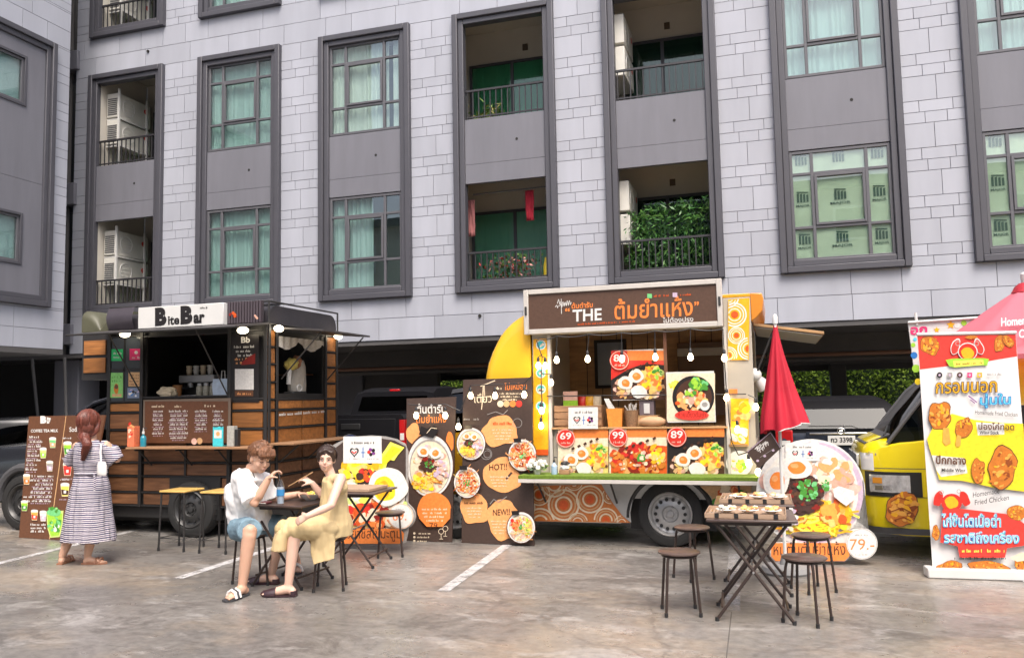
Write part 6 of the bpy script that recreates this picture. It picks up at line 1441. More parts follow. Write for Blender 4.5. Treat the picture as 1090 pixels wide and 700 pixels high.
# two square yellow-topped stools by the coffee truck
def make_bar_stool(loc, label):
    x, y = loc; h = .66; t = thing('bar_stool', label, 'stool', (x, y, 0), 'yellow topped stools by the coffee truck')
    b = MB(); b.box(x-.17, x+.17, y-.17, y+.17, h-.022, h, M_ysteat); b.obj('seat', t, bevel=.006)
    b = MB(); rect = [(-.15, -.15), (.15, -.15), (.15, .15), (-.15, .15)]
    b.tube([(x+p, y+q, h-.032) for p, q in rect], .010, M_bsteel, 6, closed=True); b.obj('seat_frame', t)
    for p, q in rect:
        b = MB(); b.tube([(x+p, y+q, h-.03), (x+p*1.12, y+q*1.12, .012)], .0105, M_bsteel, 8); b.cyl((x+p*1.12, y+q*1.12, 0), (x+p*1.12, y+q*1.12, .04), .014, M_black, 8); b.obj('leg', t)
    b = MB(); b.tube([(x+p*1.1, y+q*1.1, .14) for p, q in rect], .008, M_bsteel, 6, closed=True); b.obj('foot_rail', t)
    return t
bs0 = make_bar_stool((-6.42, 7.95), 'yellow topped black stool standing clear in front of the coffee truck wheel')
c = copy_tree(bs0); c.location = (-5.86, 7.92, 0); c['label'] = 'yellow topped black stool half hidden behind the man in the white shirt'

# ------------------------------------------------------------------ things on the tables
TT = .721
M_dish = mat('white glazed dish', (.70, .68, .64), .2, var=.04, coat=.4)
M_box = mat('kraft board', (.36, .245, .165), .7, var=.12, scale=12)
M_metal = mat('bright cutlery', (.6, .6, .6), .2, .9, var=.05)
def bowl_thing(name, label, x, y, r, h, food, m=None, group=None, seed=0):
    t = thing(name, label, 'bowl', (x, y, TT), group); b = MB(); b.lathe([(r*.45, 0), (r*.5, .008), (r*.9, h*.7), (r, h), (r*.95, h), (r*.85, h*.65), (r*.4, .014), (.001, .012)], m or M_dish, (x, y, TT), None, 24); b.obj('bowl_body', t)
    b = MB(); rr = random.Random(seed)
    for i in range(26):
        a_ = rr.uniform(0, 2*pi); q = sqrt(rr.random())*r*.72; b.ell((x+q*cos(a_), y+q*sin(a_), TT+h*.8+rr.uniform(0, h*.35)), (r*rr.uniform(.12, .26), r*rr.uniform(.12, .26), r*.10), I[rr.choice(food)], seg=5, rough=.3, seed=i)
    b.obj('food', t); return t
bowl_thing('noodle_bowl', 'white bowl of yellow noodles in the middle of the couple\'s table', -4.08, 6.78, .105, .055, ['yellow', 'lemon', 'pale', 'amber', 'noodle'], seed=3)
bowl_thing('noodle_bowl', 'dark bowl of food in front of the woman in beige', -3.99, 6.90, .09, .055, ['brown', 'noodle', 'deep', 'green'], M_black, seed=4)
bowl_thing('sauce_plate', 'shallow dish of food at the back of the couple\'s table', -4.36, 6.90, .09, .03, ['cream', 'peach', 'brown', 'noodle'], seed=5)
x, y = -4.17, 6.44; t = thing('water_bottle', 'clear plastic water bottle with a blue label and dark straw on the couple\'s table', 'bottle', (x, y, TT))
M_pet = glass('clear plastic', (.86, .90, .94), .05, .10, 1.2)
b = MB(); b.lathe([(.026, 0), (.034, .006), (.034, .03), (.031, .04), (.034, .05), (.034, .145), (.031, .155), (.030, .165), (.013, .205), (.013, .22)], M_pet, (x, y, TT), None, 20); b.lathe([(.028, .008), (.029, .15)], mat('water', (.55, .62, .68), .1, var=0, spec=.6), (x, y, TT), None, 16); b.obj('bottle_body', t)
b = MB(); b.lathe([(.0348, .075), (.0348, .13)], mat('blue label', s2l(60, 140, 200), .4), (x, y, TT), None, 20, caps=False); b.obj('bottle_label', t); b = MB(); b.tube([(x, y, TT+.08), (x-.012, y, TT+.26), (x-.03, y, TT+.275)], .005, M_black, 6); b.obj('straw', t)
x, y = -4.37, 6.46; t = thing('wallet', 'dark red wallet lying at the man\'s edge of the couple\'s table', 'wallet', (x, y, TT)); b = MB(); b.box(x-.075, x+.075, y-.045, y+.045, TT, TT+.02, mat('dark red leather', (.10, .02, .025), .5)); b.obj('cover', t, bevel=.006); b = MB(); b.box(x-.07, x+.07, y-.047, y-.0455, TT+.006, TT+.013, M_dish); b.obj('edge', t)
def cutlery_tray(x, y, label, n=3, seed=0):
    """flat brown box with wrapped cutlery and paper plates on a table"""
    rr = random.Random(seed)
    t = thing('place_setting_tray', label, 'tray', (x, y, TT), 'kraft trays on the right tables'); b = MB(); w, d = .28, .22
    b.box(x-w, x+w, y-d, y+d, TT, TT+.006, M_box)
    for q in ((x-w, x+w, y-d, y-d+.006), (x-w, x+w, y+d-.006, y+d), (x-w, x-w+.006, y-d+.0065, y+d-.0065), (x+w-.006, x+w, y-d+.0065, y+d-.0065)): b.box(*q, TT+.0065, TT+.032, M_box)
    b.obj('tray', t)
    b = MB()
    for i in range(4): xx = x-w+.07+i*.135; b.box(xx, xx+.03, y-d-.0025, y-d-.0005, TT+.002, TT+.034, M_black)
    b.obj('tray_slot', t)
    for i in range(n):
        xx = x-.14+i*.16; b = MB(); b.lathe([(.03, 0), (.07, .022), (.075, .022), (.072, .026), (.03, .008), (.001, .008)], M_dish, (xx, y-.03, TT+.018), None, 20); p = b.obj('plate', t)
        b = MB()
        for k in range(7): b.ell((xx+rr.uniform(-.05, .05), y-.03+rr.uniform(-.05, .05), TT+.046+rr.uniform(0, .012)), (rr.uniform(.015, .035), rr.uniform(.015, .03), .012), I[rr.choice(('cream', 'tan', 'noodle', 'egg', 'peach'))], seg=5, rough=.4, seed=k)
        b.obj('napkin', p)
    b = MB()
    for k in range(5): b.box(x-.26+.025*k, x-.25+.025*k, y-.20, y-.03, TT+.034+.002*k, TT+.038+.002*k, M_metal)
    b.obj('fork', t)
    return t
cutlery_tray(-.25, 6.45, 'open kraft tray of plates and forks on the nearest right table', 3, 1)
cutlery_tray(-.20, 7.31, 'open kraft tray of plates on the table behind, under the umbrella', 3, 2)
b = MB(); b.box(-4.30, -3.82, 7.42, 7.84, TT, TT+.03, M_box); single(b, 'kraft_tray', 'kraft tray lying on the table behind the woman in beige', 'tray', (-4.05, 7.62, TT), bevel=.004)

# ------------------------------------------------------------------ folded red umbrella and the card clipped to its pole
UB = Vector((-.06, 8.02, 0)); utop = on_y(825, 341, 8.02); ubot = on_y(836, 600, 8.02); ubot.z = 0
t = thing('parasol', 'closed red parasol on a white pole beside the noodle truck', 'umbrella', (ubot.x, 8.02, 0))
axis = (utop-ubot).normalized()
b = MB(); b.tube([ubot+axis*.02, utop], .016, M_white, 10); b.obj('pole', t)
b = MB(); b.lathe([(.21, 0), (.22, .02), (.20, .06), (.05, .075), (.03, .16), (.001, .16)], mat('grey base', (.22, .22, .22), .7), ubot, None, 28); b.obj('base', t)
M_redf = mat('red parasol cloth', (.42, .004, .022), .7, var=.12, scale=4, bump=.2, bscale=12)
b = MB(); rings = []; H0 = utop.z-.03
side = on_y(862, 443, 8.02)
for i in range(15):
    f = i/14; c_ = utop-axis*(.02+f*(.96)); R_ = .014+.165*f**1.15; ring = []
    for j in range(48):
        a_ = 2*pi*j/48; fold = 1+.20*min(1, f*2.2)*cos(8*a_+f*1.6+.4*noise.noise(Vector((f*3, a_, 0))))+.12*f*noise.noise(Vector((cos(a_)*1.5, sin(a_)*1.5, f*3)))
        lean = .045*f*f
        zz = .035*max(0, f-.8)*5*noise.noise(Vector((cos(a_)*2.2, sin(a_)*2.2, 5)))
        ring.append(c_+Vector((R_*fold*cos(a_)+lean*(1+.3*cos(a_)), R_*.8*fold*sin(a_), zz+.05*f**3*cos(a_))))
    rings.append(ring)
b.loft(rings, M_redf, caps=False); b.obj('canopy', t, sharp=0)
b = MB(); rim = rings[-1]; b.tube([p for p in rim if p.x > utop.x-.02 and p.y < utop.y+.02] or rim[:8], .005, M_white, 5); b.obj('hem', t)
b = MB(); b.lathe([(.024, -.03), (.026, .03), (.014, .055), (.001, .06)], M_white, utop, None, 12); b.obj('finial', t)
t = thing('clip_card', 'tilted black card with white doodles clipped to the white parasol pole', 'card', on_y(808, 498, 7.98)); A = Art((0, 7.98, 0), (0, -1, .0), t); b = MB(); b.prism([A.P(*q, h=0) for q in ((794.7, 480.7), (820.4, 458.9), (831.5, 476.4), (808, 498.4))], (0, .012, 0), I['board']); b.obj('card', t)
A.line('edge_line', [(795.6, 480.7), (820.2, 460), (830.5, 476.3)], .5, I['lav'])
rr = random.Random(4)
for k in range(12): x, y = 804+k*.95+rr.uniform(-1, 1), 480-k*.7+rr.uniform(-2.5, 2.5); A.line('lettering', [(x, y), (x+2, y-2.4+rr.uniform(-1, 1)), (x+2.6, y+1.2)], .7, I['white'], up=.2)
for q in ((806.5, 490), (814, 485), (823, 479)): A.ellipse('lettering', *q, 1.5, 1.3, I['lav'], n=10)
A.line('lettering', [(809, 486.5), (824, 477)], .4, I['grey']); A.done()
# ------------------------------------------------------------------ cars in and by the car park
def ring_y(y, prof, xc, half): return [(xc-half*s, y, z) for s, z in prof]+[(xc+half*s, y, z) for s, z in prof[::-1]]
def body_y(b, secs, xc, half, m): b.loft([ring_y(y, p, xc, half) for y, p in secs], m)
M_red = mat('red lamp lens', (.45, .012, .015), .15, var=.1, coat=1)
M_blackp = mat('black car paint', (.010, .010, .012), .4, var=.05, coat=.0, spec=.18)
M_bluep = mat('dark blue grey car paint', (.018, .023, .036), .3, var=.05, coat=.08, spec=.3)
M_chrome = mat('chrome', (.7, .7, .7), .12, 1.0, var=.03)
M_cwhite = mat('white car paint', (.72, .72, .72), .2, var=.02, coat=1)
M_rglass = glass('rear window glass', (.05, .07, .12), .03, .022, .25)

# black pickup, tailgate towards us
xc, hw = -6.18, .90; py = 11.45
pt = thing('pickup_truck', 'black pickup parked tail out under the building, between the two food trucks', 'pickup truck', (xc, py+2.4, 0))
b = MB(); lo = [(.93, .42), (1, .6), (1, 1.05), (.98, 1.34), (.93, 1.38)]
body_y(b, [(py, [(.94, .50), (.97, .6), (.98, 1.05), (.97, 1.34), (.92, 1.40)]), (py+.06, lo), (py+1.55, lo), (py+1.6, lo), (py+3.4, [(.93, .42), (1, .6), (1, 1.0), (.97, 1.1), (.85, 1.16)]), (py+4.9, [(.9, .42), (.95, .6), (.95, .95), (.88, 1.02), (.7, 1.06)])], xc, hw, M_blackp); b.obj('body', pt)
b = MB(); body_y(b, [(py+1.5, [(.93, 1.36), (.90, 1.42), (.80, 1.72), (.6, 1.76)]), (py+1.75, [(.93, 1.30), (.90, 1.42), (.76, 1.80), (.6, 1.83)]), (py+2.6, [(.93, 1.30), (.90, 1.42), (.76, 1.82), (.6, 1.85)]), (py+3.5, [(.93, 1.1), (.90, 1.12), (.85, 1.18), (.6, 1.19)])], xc, hw, M_blackp); b.obj('cab', pt)
b = MB(); b.poly([(xc-.68, py+1.492, 1.44), (xc+.68, py+1.492, 1.44), (xc+.60, py+1.50, 1.68), (xc-.60, py+1.50, 1.68)], glass('pickup rear glass', (.08, .10, .08), .03, .20, .5)); b.obj('rear_window', pt)
for s in (-1, 1):
    b = MB(); b.box(xc+s*hw*.98-.07, xc+s*hw*.98+.012, py-.03, py+.14, .86, 1.32, M_red); b.box(xc+s*hw*.98-.06, xc+s*hw*.98+.005, py-.036, py-.031, 1.02, 1.12, M_white); b.obj('tail_light', pt, bevel=.015)
b = MB(); b.box(xc-.74, xc+.74, py-.02, py-.002, .62, 1.34, M_blackp); b.box(xc-.16, xc+.16, py-.035, py-.021, 1.18, 1.27, M_black); t_ = b.obj('tailgate', pt, bevel=.012)
b = MB(); q = on_y(377, 459, py-.03); b.ell((xc+.0, py-.024, 1.06), (.115, .012, .045), mat('blue oval badge', (.015, .05, .19), .25, coat=1), seg=10); b.tube([(xc+.118*cos(2*pi*i/24), py-.032, 1.06+.048*sin(2*pi*i/24)) for i in range(24)], .005, M_chrome, 6, closed=True); b.obj('badge', t_)
b = MB(); b.box(xc-.85, xc+.85, py-.12, py-.021, .46, .60, M_chrome); b.obj('bumper', pt, bevel=.02)
b = MB(); b.box(xc+.0-.09, xc+.09, py+1.51, py+1.56, 1.765, 1.80, M_red); b.obj('brake_light', pt, bevel=.006)
for s in (-1, 1):
    for yy in (py+.95, py+4.0):
        b = MB(); M9 = Matrix.Rotation(pi/2, 3, 'Y'); b.lathe([(.2, -.1), (.34, -.1), (.37, -.06), (.37, .06), (.34, .1), (.2, .1)], M_tyre, (xc+s*.82, yy, .37), M9, 28); b.obj('wheel', pt)

# dark hatchback, tail towards us
xc, hw = .80, .84; py = 12.0
ht = thing('hatchback_car', 'dark blue hatchback parked tail out with a white licence plate, behind the round plate cut-out', 'car', (xc, py+1.9, 0))
lo = [(.90, .30), (.98, .5), (1, .8), (.97, .98), (.90, 1.06)]
b = MB(); body_y(b, [(py-.02, [(.82, .32), (.90, .42), (.92, .62), (.90, .74), (.8, .78)]), (py+.05, [(.9, .28), (.97, .4), (.98, .66), (.96, .80), (.88, .98)]), (py+.14, [(.9, .27), (.98, .5), (1, .78), (.96, .96), (.88, 1.08)]), (py+1.2, lo), (py+2.9, lo), (py+3.7, [(.9, .3), (.96, .5), (.96, .72), (.88, .8), (.7, .84)])], xc, hw, M_bluep); b.obj('body', ht)
b = MB(); body_y(b, [(py+.12, [(.88, 1.02), (.86, 1.06), (.80, 1.12)]), (py+.28, [(.88, 1.02), (.83, 1.26), (.76, 1.37)]), (py+.29, [(.88, 1.02), (.80, 1.42), (.70, 1.49)]), (py+.62, [(.88, 1.02), (.76, 1.46), (.62, 1.53)]), (py+1.6, [(.88, 1.02), (.76, 1.47), (.62, 1.55)]), (py+2.9, [(.88, 1.02), (.84, 1.05), (.7, 1.07)])], xc, hw, M_blackp); b.obj('cabin', ht)
b = MB()
def rw(x, t): return (xc+x*(1-.14*t), py+.10+.15*t, 1.115+.26*t)
rows = [[rw(-.66+1.32*i/10, t) for i in range(11)] for t in (0, .33, .66, 1.)]
b.grid(rows, M_rglass); b.obj('rear_window', ht)
b = MB(); b.tube([rw(.05, .06), rw(.02, .1)], .02, M_black, 8); b.tube([rw(.22, .02), rw(.15, .13), rw(-.42, .14)], .011, M_black, 6); b.obj('wiper', ht)
for s in (-1, 1):
    b = MB(); b.loft([[(xc+s*(hw*x0), y0, z) for x0, y0 in ((.995, py+.10), (.74, py-.0+.02), (.72, py+.03), (.98, py+.22))] for z in (.84, 1.0, 1.10)], M_red, smooth=False); b.obj('tail_light', ht, bevel=.01)
    b = MB(); b.box(xc+s*hw*.84-.06, xc+s*hw*.84+.06, py+.008, py+.02, .90, .96, M_white); b.obj('reversing_lamp', ht)
b = MB(); b.box(xc-.44, xc+.44, py-.012, py+.10, .80, 1.07, M_bluep); b.box(xc-.40, xc+.40, py-.022, py-.0125, 1.04, 1.065, M_chrome); tg = b.obj('tailgate', ht, bevel=.012)
b = MB(); b.box(xc-.17, xc+.17, py-.034, py-.0225, .90, 1.025, M_white); pl_ = b.obj('licence_plate', tg, bevel=.004)
A = Art((0, py-.0345, 0), (0, -1, 0), tg); q = proj = None
me, a0, a1, c0, c1 = text_mesh('กว 3398', .03); b = MB(); b.add_mesh(me, M_black, lambda v: Vector((xc-.135+(v.x-a0)*.27/(a1-a0), py-.0355, .935+(v.y-c0)*.07/(c1-c0)))); b.obj('plate_lettering', tg, sharp=0, recalc=False)
b = MB(); b.tube([(xc+.05*cos(t)*(1 if abs(cos(t)) < .9 else .9), py-.03, 1.09+.035*sin(t)) for t in [2*pi*i/16 for i in range(16)]], .006, M_chrome, 6, closed=True); b.tube([(xc-.02, py-.03, 1.12), (xc-.02, py-.03, 1.06)], .005, M_chrome, 6); b.tube([(xc+.02, py-.03, 1.12), (xc+.02, py-.03, 1.06)], .005, M_chrome, 6); b.tube([(xc-.02, py-.03, 1.09), (xc+.02, py-.03, 1.09)], .005, M_chrome, 6); b.obj('badge', tg)
b = MB(); b.box(xc-.55, xc+.55, py-.035, py-.005, .60, .63, M_chrome); b.box(xc-.6, xc+.6, py-.03, py-.004, .36, .44, M_black); b.obj('bumper_trim', ht, bevel=.006)
for s in (-1, 1):
    for yy in (py+.62, py+3.1):
        b = MB(); b.lathe([(.18, -.09), (.28, -.09), (.30, -.05), (.30, .05), (.28, .09), (.18, .09)], M_tyre, (xc+s*.74, yy, .30), Matrix.Rotation(pi/2, 3, 'Y'), 28); b.obj('wheel', ht)

# white car at the left edge
xc, hw, py = -13.55, .86, 10.3
wt = thing('white_car', 'white car with dark windows parked at the far left behind the coffee truck', 'car', (xc, py+2, 0))
b = MB(); body_y(b, [(py, [(.8, .4), (.88, .5), (.88, .7), (.8, .76)]), (py+.15, [(.93, .32), (.98, .5), (.98, .75), (.9, .84)]), (py+1.0, [(.95, .3), (1, .5), (1, .85), (.94, .94)]), (py+4.2, [(.93, .3), (1, .5), (1, .9), (.94, 1.0)])], xc, hw, M_cwhite); b.obj('body', wt)
b = MB(); body_y(b, [(py+.95, [(.92, .90), (.9, .93), (.85, .96)]), (py+1.75, [(.92, .9), (.8, 1.32), (.7, 1.36)]), (py+3.2, [(.92, .9), (.8, 1.36), (.7, 1.40)]), (py+4.1, [(.92, .9), (.9, 1.0), (.8, 1.03)])], xc, hw, M_cglass); b.obj('cabin_glass', wt)
b = MB(); b.loft([[(xc-hw*.8, y, z), (xc+hw*.8, y, z), (xc+hw*.72, y, z+.07), (xc-hw*.72, y, z+.07)] for y, z in ((py+1.7, 1.31), (py+2.2, 1.36), (py+3.3, 1.36))], M_cwhite); b.obj('roof', wt)
for s in (-1, 1):
    b = MB(); b.ell((xc+s*.62, py+.08, .72), (.17, .08, .07), MATS['headlamp lens'], seg=8); b.obj('headlight', wt)
    for yy in (py+.8, py+3.3): b = MB(); b.lathe([(.18, -.09), (.28, -.09), (.30, -.05), (.30, .05), (.28, .09), (.18, .09)], M_tyre, (xc+s*.76, yy, .30), Matrix.Rotation(pi/2, 3, 'Y'), 28); b.obj('wheel', wt)

# ------------------------------------------------------------------ yellow chicken van, nose to the left
M_yel = mat('yellow van paint', (.78, .62, .008), .28, var=.04, coat=.7)
VY, VH = 9.62, .84
vt = thing('food_van', 'bright yellow food van with a fried chicken picture on its bumper, behind the roll-up banner', 'van', (2.6, VY, 0))
b = MB(); S = lambda *p: list(p)
secs = [(.775, S((.62, .30), (.70, .42), (.72, .70), (.70, .92), (.55, 1.0))), (.80, S((.72, .27), (.79, .42), (.80, .74), (.78, .97), (.58, 1.06))), (.86, S((.82, .25), (.87, .42), (.88, .78), (.85, 1.02), (.6, 1.11))), (.96, S((.90, .24), (.94, .42), (.94, .82), (.91, 1.06), (.62, 1.15))), (1.12, S((.95, .23), (.98, .42), (.985, .86), (.95, 1.09), (.65, 1.18))), (1.35, S((.97, .23), (1, .45), (1, .9), (.965, 1.12), (.7, 1.2))), (4.2, S((.97, .23), (1, .45), (1, .9), (.965, 1.14), (.7, 1.22)))]
car_body(b, secs, VY, VH, M_yel); b.obj('body', vt, sharp=50)
b = MB(); car_body(b, [(1.02, S((.88, 1.06), (.86, 1.11), (.76, 1.145))), (1.20, S((.92, 1.08), (.87, 1.31), (.78, 1.36))), (1.40, S((.94, 1.1), (.86, 1.55), (.77, 1.60))), (1.60, S((.95, 1.1), (.86, 1.72), (.73, 1.77)))], VY, VH, M_cglass); b.obj('windscreen', vt, sharp=50)
b = MB()
for s in (-1, 1): b = MB(); b.tube([(1.01, VY+s*VH*.88, 1.10), (1.20, VY+s*VH*.87, 1.35), (1.40, VY+s*VH*.84, 1.60), (1.61, VY+s*VH*.81, 1.77)], .020, M_trim, 8); b.obj('windscreen_pillar', vt)
b = MB(); car_body(b, [(1.57, S((.95, 1.1), (.88, 1.70), (.74, 1.80))), (1.75, S((.97, 1.1), (.92, 1.76), (.76, 1.88))), (4.2, S((.97, 1.1), (.92, 1.78), (.76, 1.9)))], VY, VH, M_yel); b.obj('cargo_body', vt, sharp=50)
b = MB(); car_body(b, [(1.7, S((1.005, 1.18), (.985, 1.45))), (2.5, S((1.005, 1.18), (.985, 1.45)))], VY, VH, M_black); b.obj('side_window', vt)
b = MB(); b.prism([(.82, VY-.5, 1.075), (.82, VY+.5, 1.075), (1.06, VY+.62, 1.175), (1.06, VY-.62, 1.175)], (0, 0, .012), M_trim); b.tube([(1.0, VY-.55, 1.16), (1.09, VY-.1, 1.24)], .012, M_black, 6); b.obj('cowl', vt)
# nose panel, lamps and bumper print follow the rounded corner: a strip on the body surface
def skin(f, z0, z1, x_list, m, name, push=.006):
    """a strip of sheet over the van's near flank between heights, following the nose curve"""
    def half(x, z):
        for (xa, pa), (xb, pb) in zip(secs, secs[1:]):
            if xa <= x <= xb:
                t = (x-xa)/(xb-xa)
                def hz(p):
                    for (s0, q0), (s1, q1) in zip(p, p[1:]):
                        if q0 <= z <= q1: return s0+(s1-s0)*(z-q0)/(q1-q0)
                    return p[0][0] if z < p[0][1] else p[-1][0]
                return hz(pa)*(1-t)+hz(pb)*t
        return .9
    b = MB(); rows = []
    for j in range(9):
        z = z0+(z1-z0)*j/8; rows.append([(x-push*(1 if x < 1 else .3), VY-VH*half(x, z)-push, z) for x in x_list])
    b.grid(rows, m); return b.obj(name, vt, sharp=0)
xs = [.80, .82, .84, .86, .89, .92, .95, .98, 1.02, 1.06, 1.10, 1.14, 1.18]
skin(0, .60, .83, xs+[1.24, 1.28], M_black, 'headlight_surround', .005)
hl = skin(0, .635, .80, xs[2:], mat('van headlamp lens', (.62, .62, .60), .08, .5, var=.35, scale=18, coat=1), 'headlight', .012)
skin(0, .592, .598, xs+[1.24, 1.28, 1.34, 1.45, 1.7], M_black, 'bumper_seam', .004)
skin(0, .24, .30, xs+[1.24, 1.28, 1.34], M_trim, 'bumper_lip', .008)
skin(0, .86, .866, xs+[1.24, 1.28, 1.34, 1.45], M_trim, 'bonnet_seam', .004)
skin(0, .66, .70, [.89, .92, .95, .98, 1.02], M_chrome, 'lamp_reflector', .016)
skin(0, .72, .775, [.87, .89, .92, .95], mat('amber lens', (.6, .25, .03), .2), 'indicator', .016)
skin(0, .84, 1.0, [.778, .785, .80, .815, .83, .845, .86, .88], M_cwhite, 'nose_panel', .006)
b = MB(); b.box(.755, .773, VY-.50, VY+.50, .62, .84, M_black); b.box(.745, .774, VY-.45, VY+.45, .86, .98, M_cwhite); b.box(.74, .772, VY-.5, VY+.5, .30, .44, M_black); b.obj('grille', vt, bevel=.01)
for s in (-1, 1):
    for xx in (1.95, 3.8): wheel(vt, xx, VY+s*(VH-.08), .31, .31, .18, M_steel, 8)
# chicken picture on the bumper corner
p0 = Vector((.93, VY-VH*.955-.016, .4)); p1 = Vector((1.32, VY-VH*1.0-.020, .4)); d = p1-p0
A = Art(p0, (d.y, -d.x, 0), vt); A.k = 6
chicken(A, 'chicken_print', 960, 542, 18, 18, .3, 21); A.line('chicken_print', [(948, 534), (956, 529), (968, 532)], 1, I['chickd']); A.line('chicken_print', [(946, 545), (960, 540), (972, 546)], 1, I['chickd']); A.line('chicken_print', [(952, 553), (962, 550), (970, 554)], 1, I['chickd']); A.done()
A = Art((0, VY-VH*.82, 0), (-.55, -1, 0), vt); A.p0 = Vector((.80, VY-VH*.80-.012, .9)); A.k = 10
A.scribble('nose_lettering', 921.5, 484, 932.5, 4.5, I['grey'], slope=.05, seed=3); A.done()
# dotted board and pink parasol on its roof
bd = thing('dotted_board', 'white board with coloured dots and stars standing on the yellow van roof', 'sign', (1.9, 9.05, 1.75))
out = [(966.5, 343), (1056, 337), (1060, 440), (976, 442)]
A = Art((0, 9.06, 0), (0, -1, 0), bd); b = MB(); pts = [A.P(*q, h=-.001) for q in out]
pts[2].z = pts[3].z = 1.80
b.prism(pts, (0, .03, 0), M_white); b.obj('panel', bd)
b = MB(); b.tube([on_y(974.5, 333, 9.06), on_y(976, 346, 9.06)], .014, M_white, 8); b.tube([on_y(966.5, 343, 9.045), on_y(1056, 337, 9.045)], .012, M_white, 8); b.obj('top_rail', bd)
for cx, cy, r_, m in ((973, 378, 3.6, 'blue'), (975, 392, 4.2, 'lime'), (977, 406, 3.4, 'yellow'), (972, 367, 2.4, 'lime'), (1026, 343.5, 3, 'lime'), (1019, 346, 3.2, 'white'), (974, 361, 2, 'sky')): A.ellipse('dots', cx, cy, r_, r_, I[m], n=18)
for cx, cy, r_ in ((1012, 345.5, 5), (997, 351, 3.6), (1041, 343, 5)):
    A.poly('stars', [(cx+(r_ if i % 2 == 0 else r_*.45)*sin(pi*i/5), cy-(r_ if i % 2 == 0 else r_*.45)*cos(pi*i/5)) for i in range(10)], I['amber'])
A.text('lettering', 'อก', 969, 356.5, 987, 355.5, 8.5, I['magenta'], .03)
A.done()
pp = thing('pink_parasol', 'open pink parasol with white lettering and a red cap above the yellow van', 'umbrella', (2.27, 9.05, 1.88))
AX = on_y(1092, 303, 9.05)
M_pinkc = cloth('pink parasol cloth', (.74, .24, .30), .4)
b = MB(); RR, DZ = .95, .66; n = 8; rings = []
for i in range(9):
    f = i/8; ring = []
    for j in range(48):
        a_ = 2*pi*j/48; k = (j % 6)/6; sag = 1-.05*sin(pi*k)
        ring.append((AX.x+RR*f*sag*cos(a_), AX.y+RR*f*sag*sin(a_), AX.z-DZ*f**1.06-.03*f*sin(pi*k)))
    rings.append(ring)
b.loft(rings[1:], M_pinkc, caps=False); b.poly(rings[1], M_pinkc); b.obj('canopy', pp, sharp=0)
b = MB(); b.tube([(AX.x, AX.y, 1.89), (AX.x, AX.y, AX.z)], .018, M_white, 10); b.obj('pole', pp)
b = MB(); b.lathe([(.13, -.075), (.10, -.02), (.06, .015)], ink('cap red', s2l(170, 40, 50)), AX, None, 20); b.obj('cap', pp)
b = MB(); b.lathe([(.035, .0), (.045, .10), (.03, .12)], M_white, AX, None, 14); b.obj('finial', pp)
for i in range(8):
    a_ = 2*pi*i/8; b = MB(); b.tube([(AX.x+.05*cos(a_), AX.y+.05*sin(a_), AX.z-.06), (AX.x+RR*cos(a_), AX.y+RR*sin(a_), AX.z-DZ-.02)], .006, M_white, 6); b.obj('rib', pp)
# lettering on the slope facing us
th = radians(-112); dirr = Vector((cos(th), sin(th), 0)); sl = math.atan2(DZ, RR); nrm = Vector((dirr.x*sin(sl), dirr.y*sin(sl), cos(sl)))
A = Art(AX+dirr*.45-Vector((0, 0, .285)), nrm, pp); A.k = 30
A.text('lettering', 'Homemade', 1066, 348.5, 1108, 345.5, 9, I['white'], .01); A.text('lettering', 'Chicken', 1085, 361, 1112, 358.5, 9, I['white'], .01); A.done()

# ------------------------------------------------------------------ balcony equipment and plants
def aircon(x, y, z, label):
    t = thing('air_conditioner', label, 'air conditioner', (x, y, z), 'air conditioners on the balconies'); w, d, h = .30, .95, .52
    b = MB(); b.box(x, x+w, y, y+d, z, z+h, mat('aircon casing', (.60, .59, .54), .5, var=.08, scale=4)); b.obj('casing', t, bevel=.012)
    b = MB(); b.tube([(x+w+.003, y+.30+.17*cos(2*pi*i/24), z+h/2+.17*sin(2*pi*i/24)) for i in range(24)], .008, M_white, 6, closed=True)
    for i in range(5): b.tube([(x+w+.003, y+.14, z+.08+.075*i), (x+w+.003, y+.46, z+.08+.075*i)], .005, M_white, 5)
    b.obj('fan_guard', t)
    b = MB()
    for i in range(9): b.box(x+.03, x+w-.03, y-.008, y-.002, z+.05+.042*i, z+.072+.042*i, M_trim)
    b.obj('side_grille', t)
    b = MB(); b.cyl((x+w, y+.80, z+h*.68), (x+w+.004, y+.80, z+h*.68), .055, ink('sticker red', s2l(190, 60, 45)), 16); b.obj('sticker', t)
    return t
first = None
for k, f, nm in ((0, 2, 'top left balcony'), (0, 1, 'middle left balcony'), (0, 0, 'lower left balcony'), (4, 1, 'upper balcony over the noodle truck'), (4, 0, 'planted balcony over the noodle truck')):
    x0 = BX(k)+.215; z = FLO[f]
    for lv, zz in (('lower', .52), ('upper', 1.10)):
        lb = f'{lv} white air conditioner on the left wall of the {nm}'
        if first is None: first = aircon(x0+.02, FY+.2, z+zz, lb); F0 = first.location.copy()
        else:
            c = copy_tree(first); c.location = (x0+(.02 if k == 0 else -.17), FY+.2, z+zz); c['label'] = lb
            if k: [bpy.data.objects.remove(o_) for o_ in list(c.children) if o_.name.startswith('side_grille')]
    if k: continue
    b = MB()
    for yy in (FY+.18, FY+1.0): b.box(x0+.32, x0+.36, yy, yy+.04, z-.3, z+1.7, M_white)
    for zz in (.47, 1.05): b.box(x0, x0+.36, FY+.225, FY+.255, z+zz, z+zz+.035, M_white); b.box(x0+.325, x0+.355, FY+.2205, FY+.9995, z+zz, z+zz+.035, M_white)
    b.obj('aircon_rack', apt)
rr = random.Random(21); b = MB(); x0, x1 = BX(4)+.23, BX(4)+BW-.22; z = FLO[0]
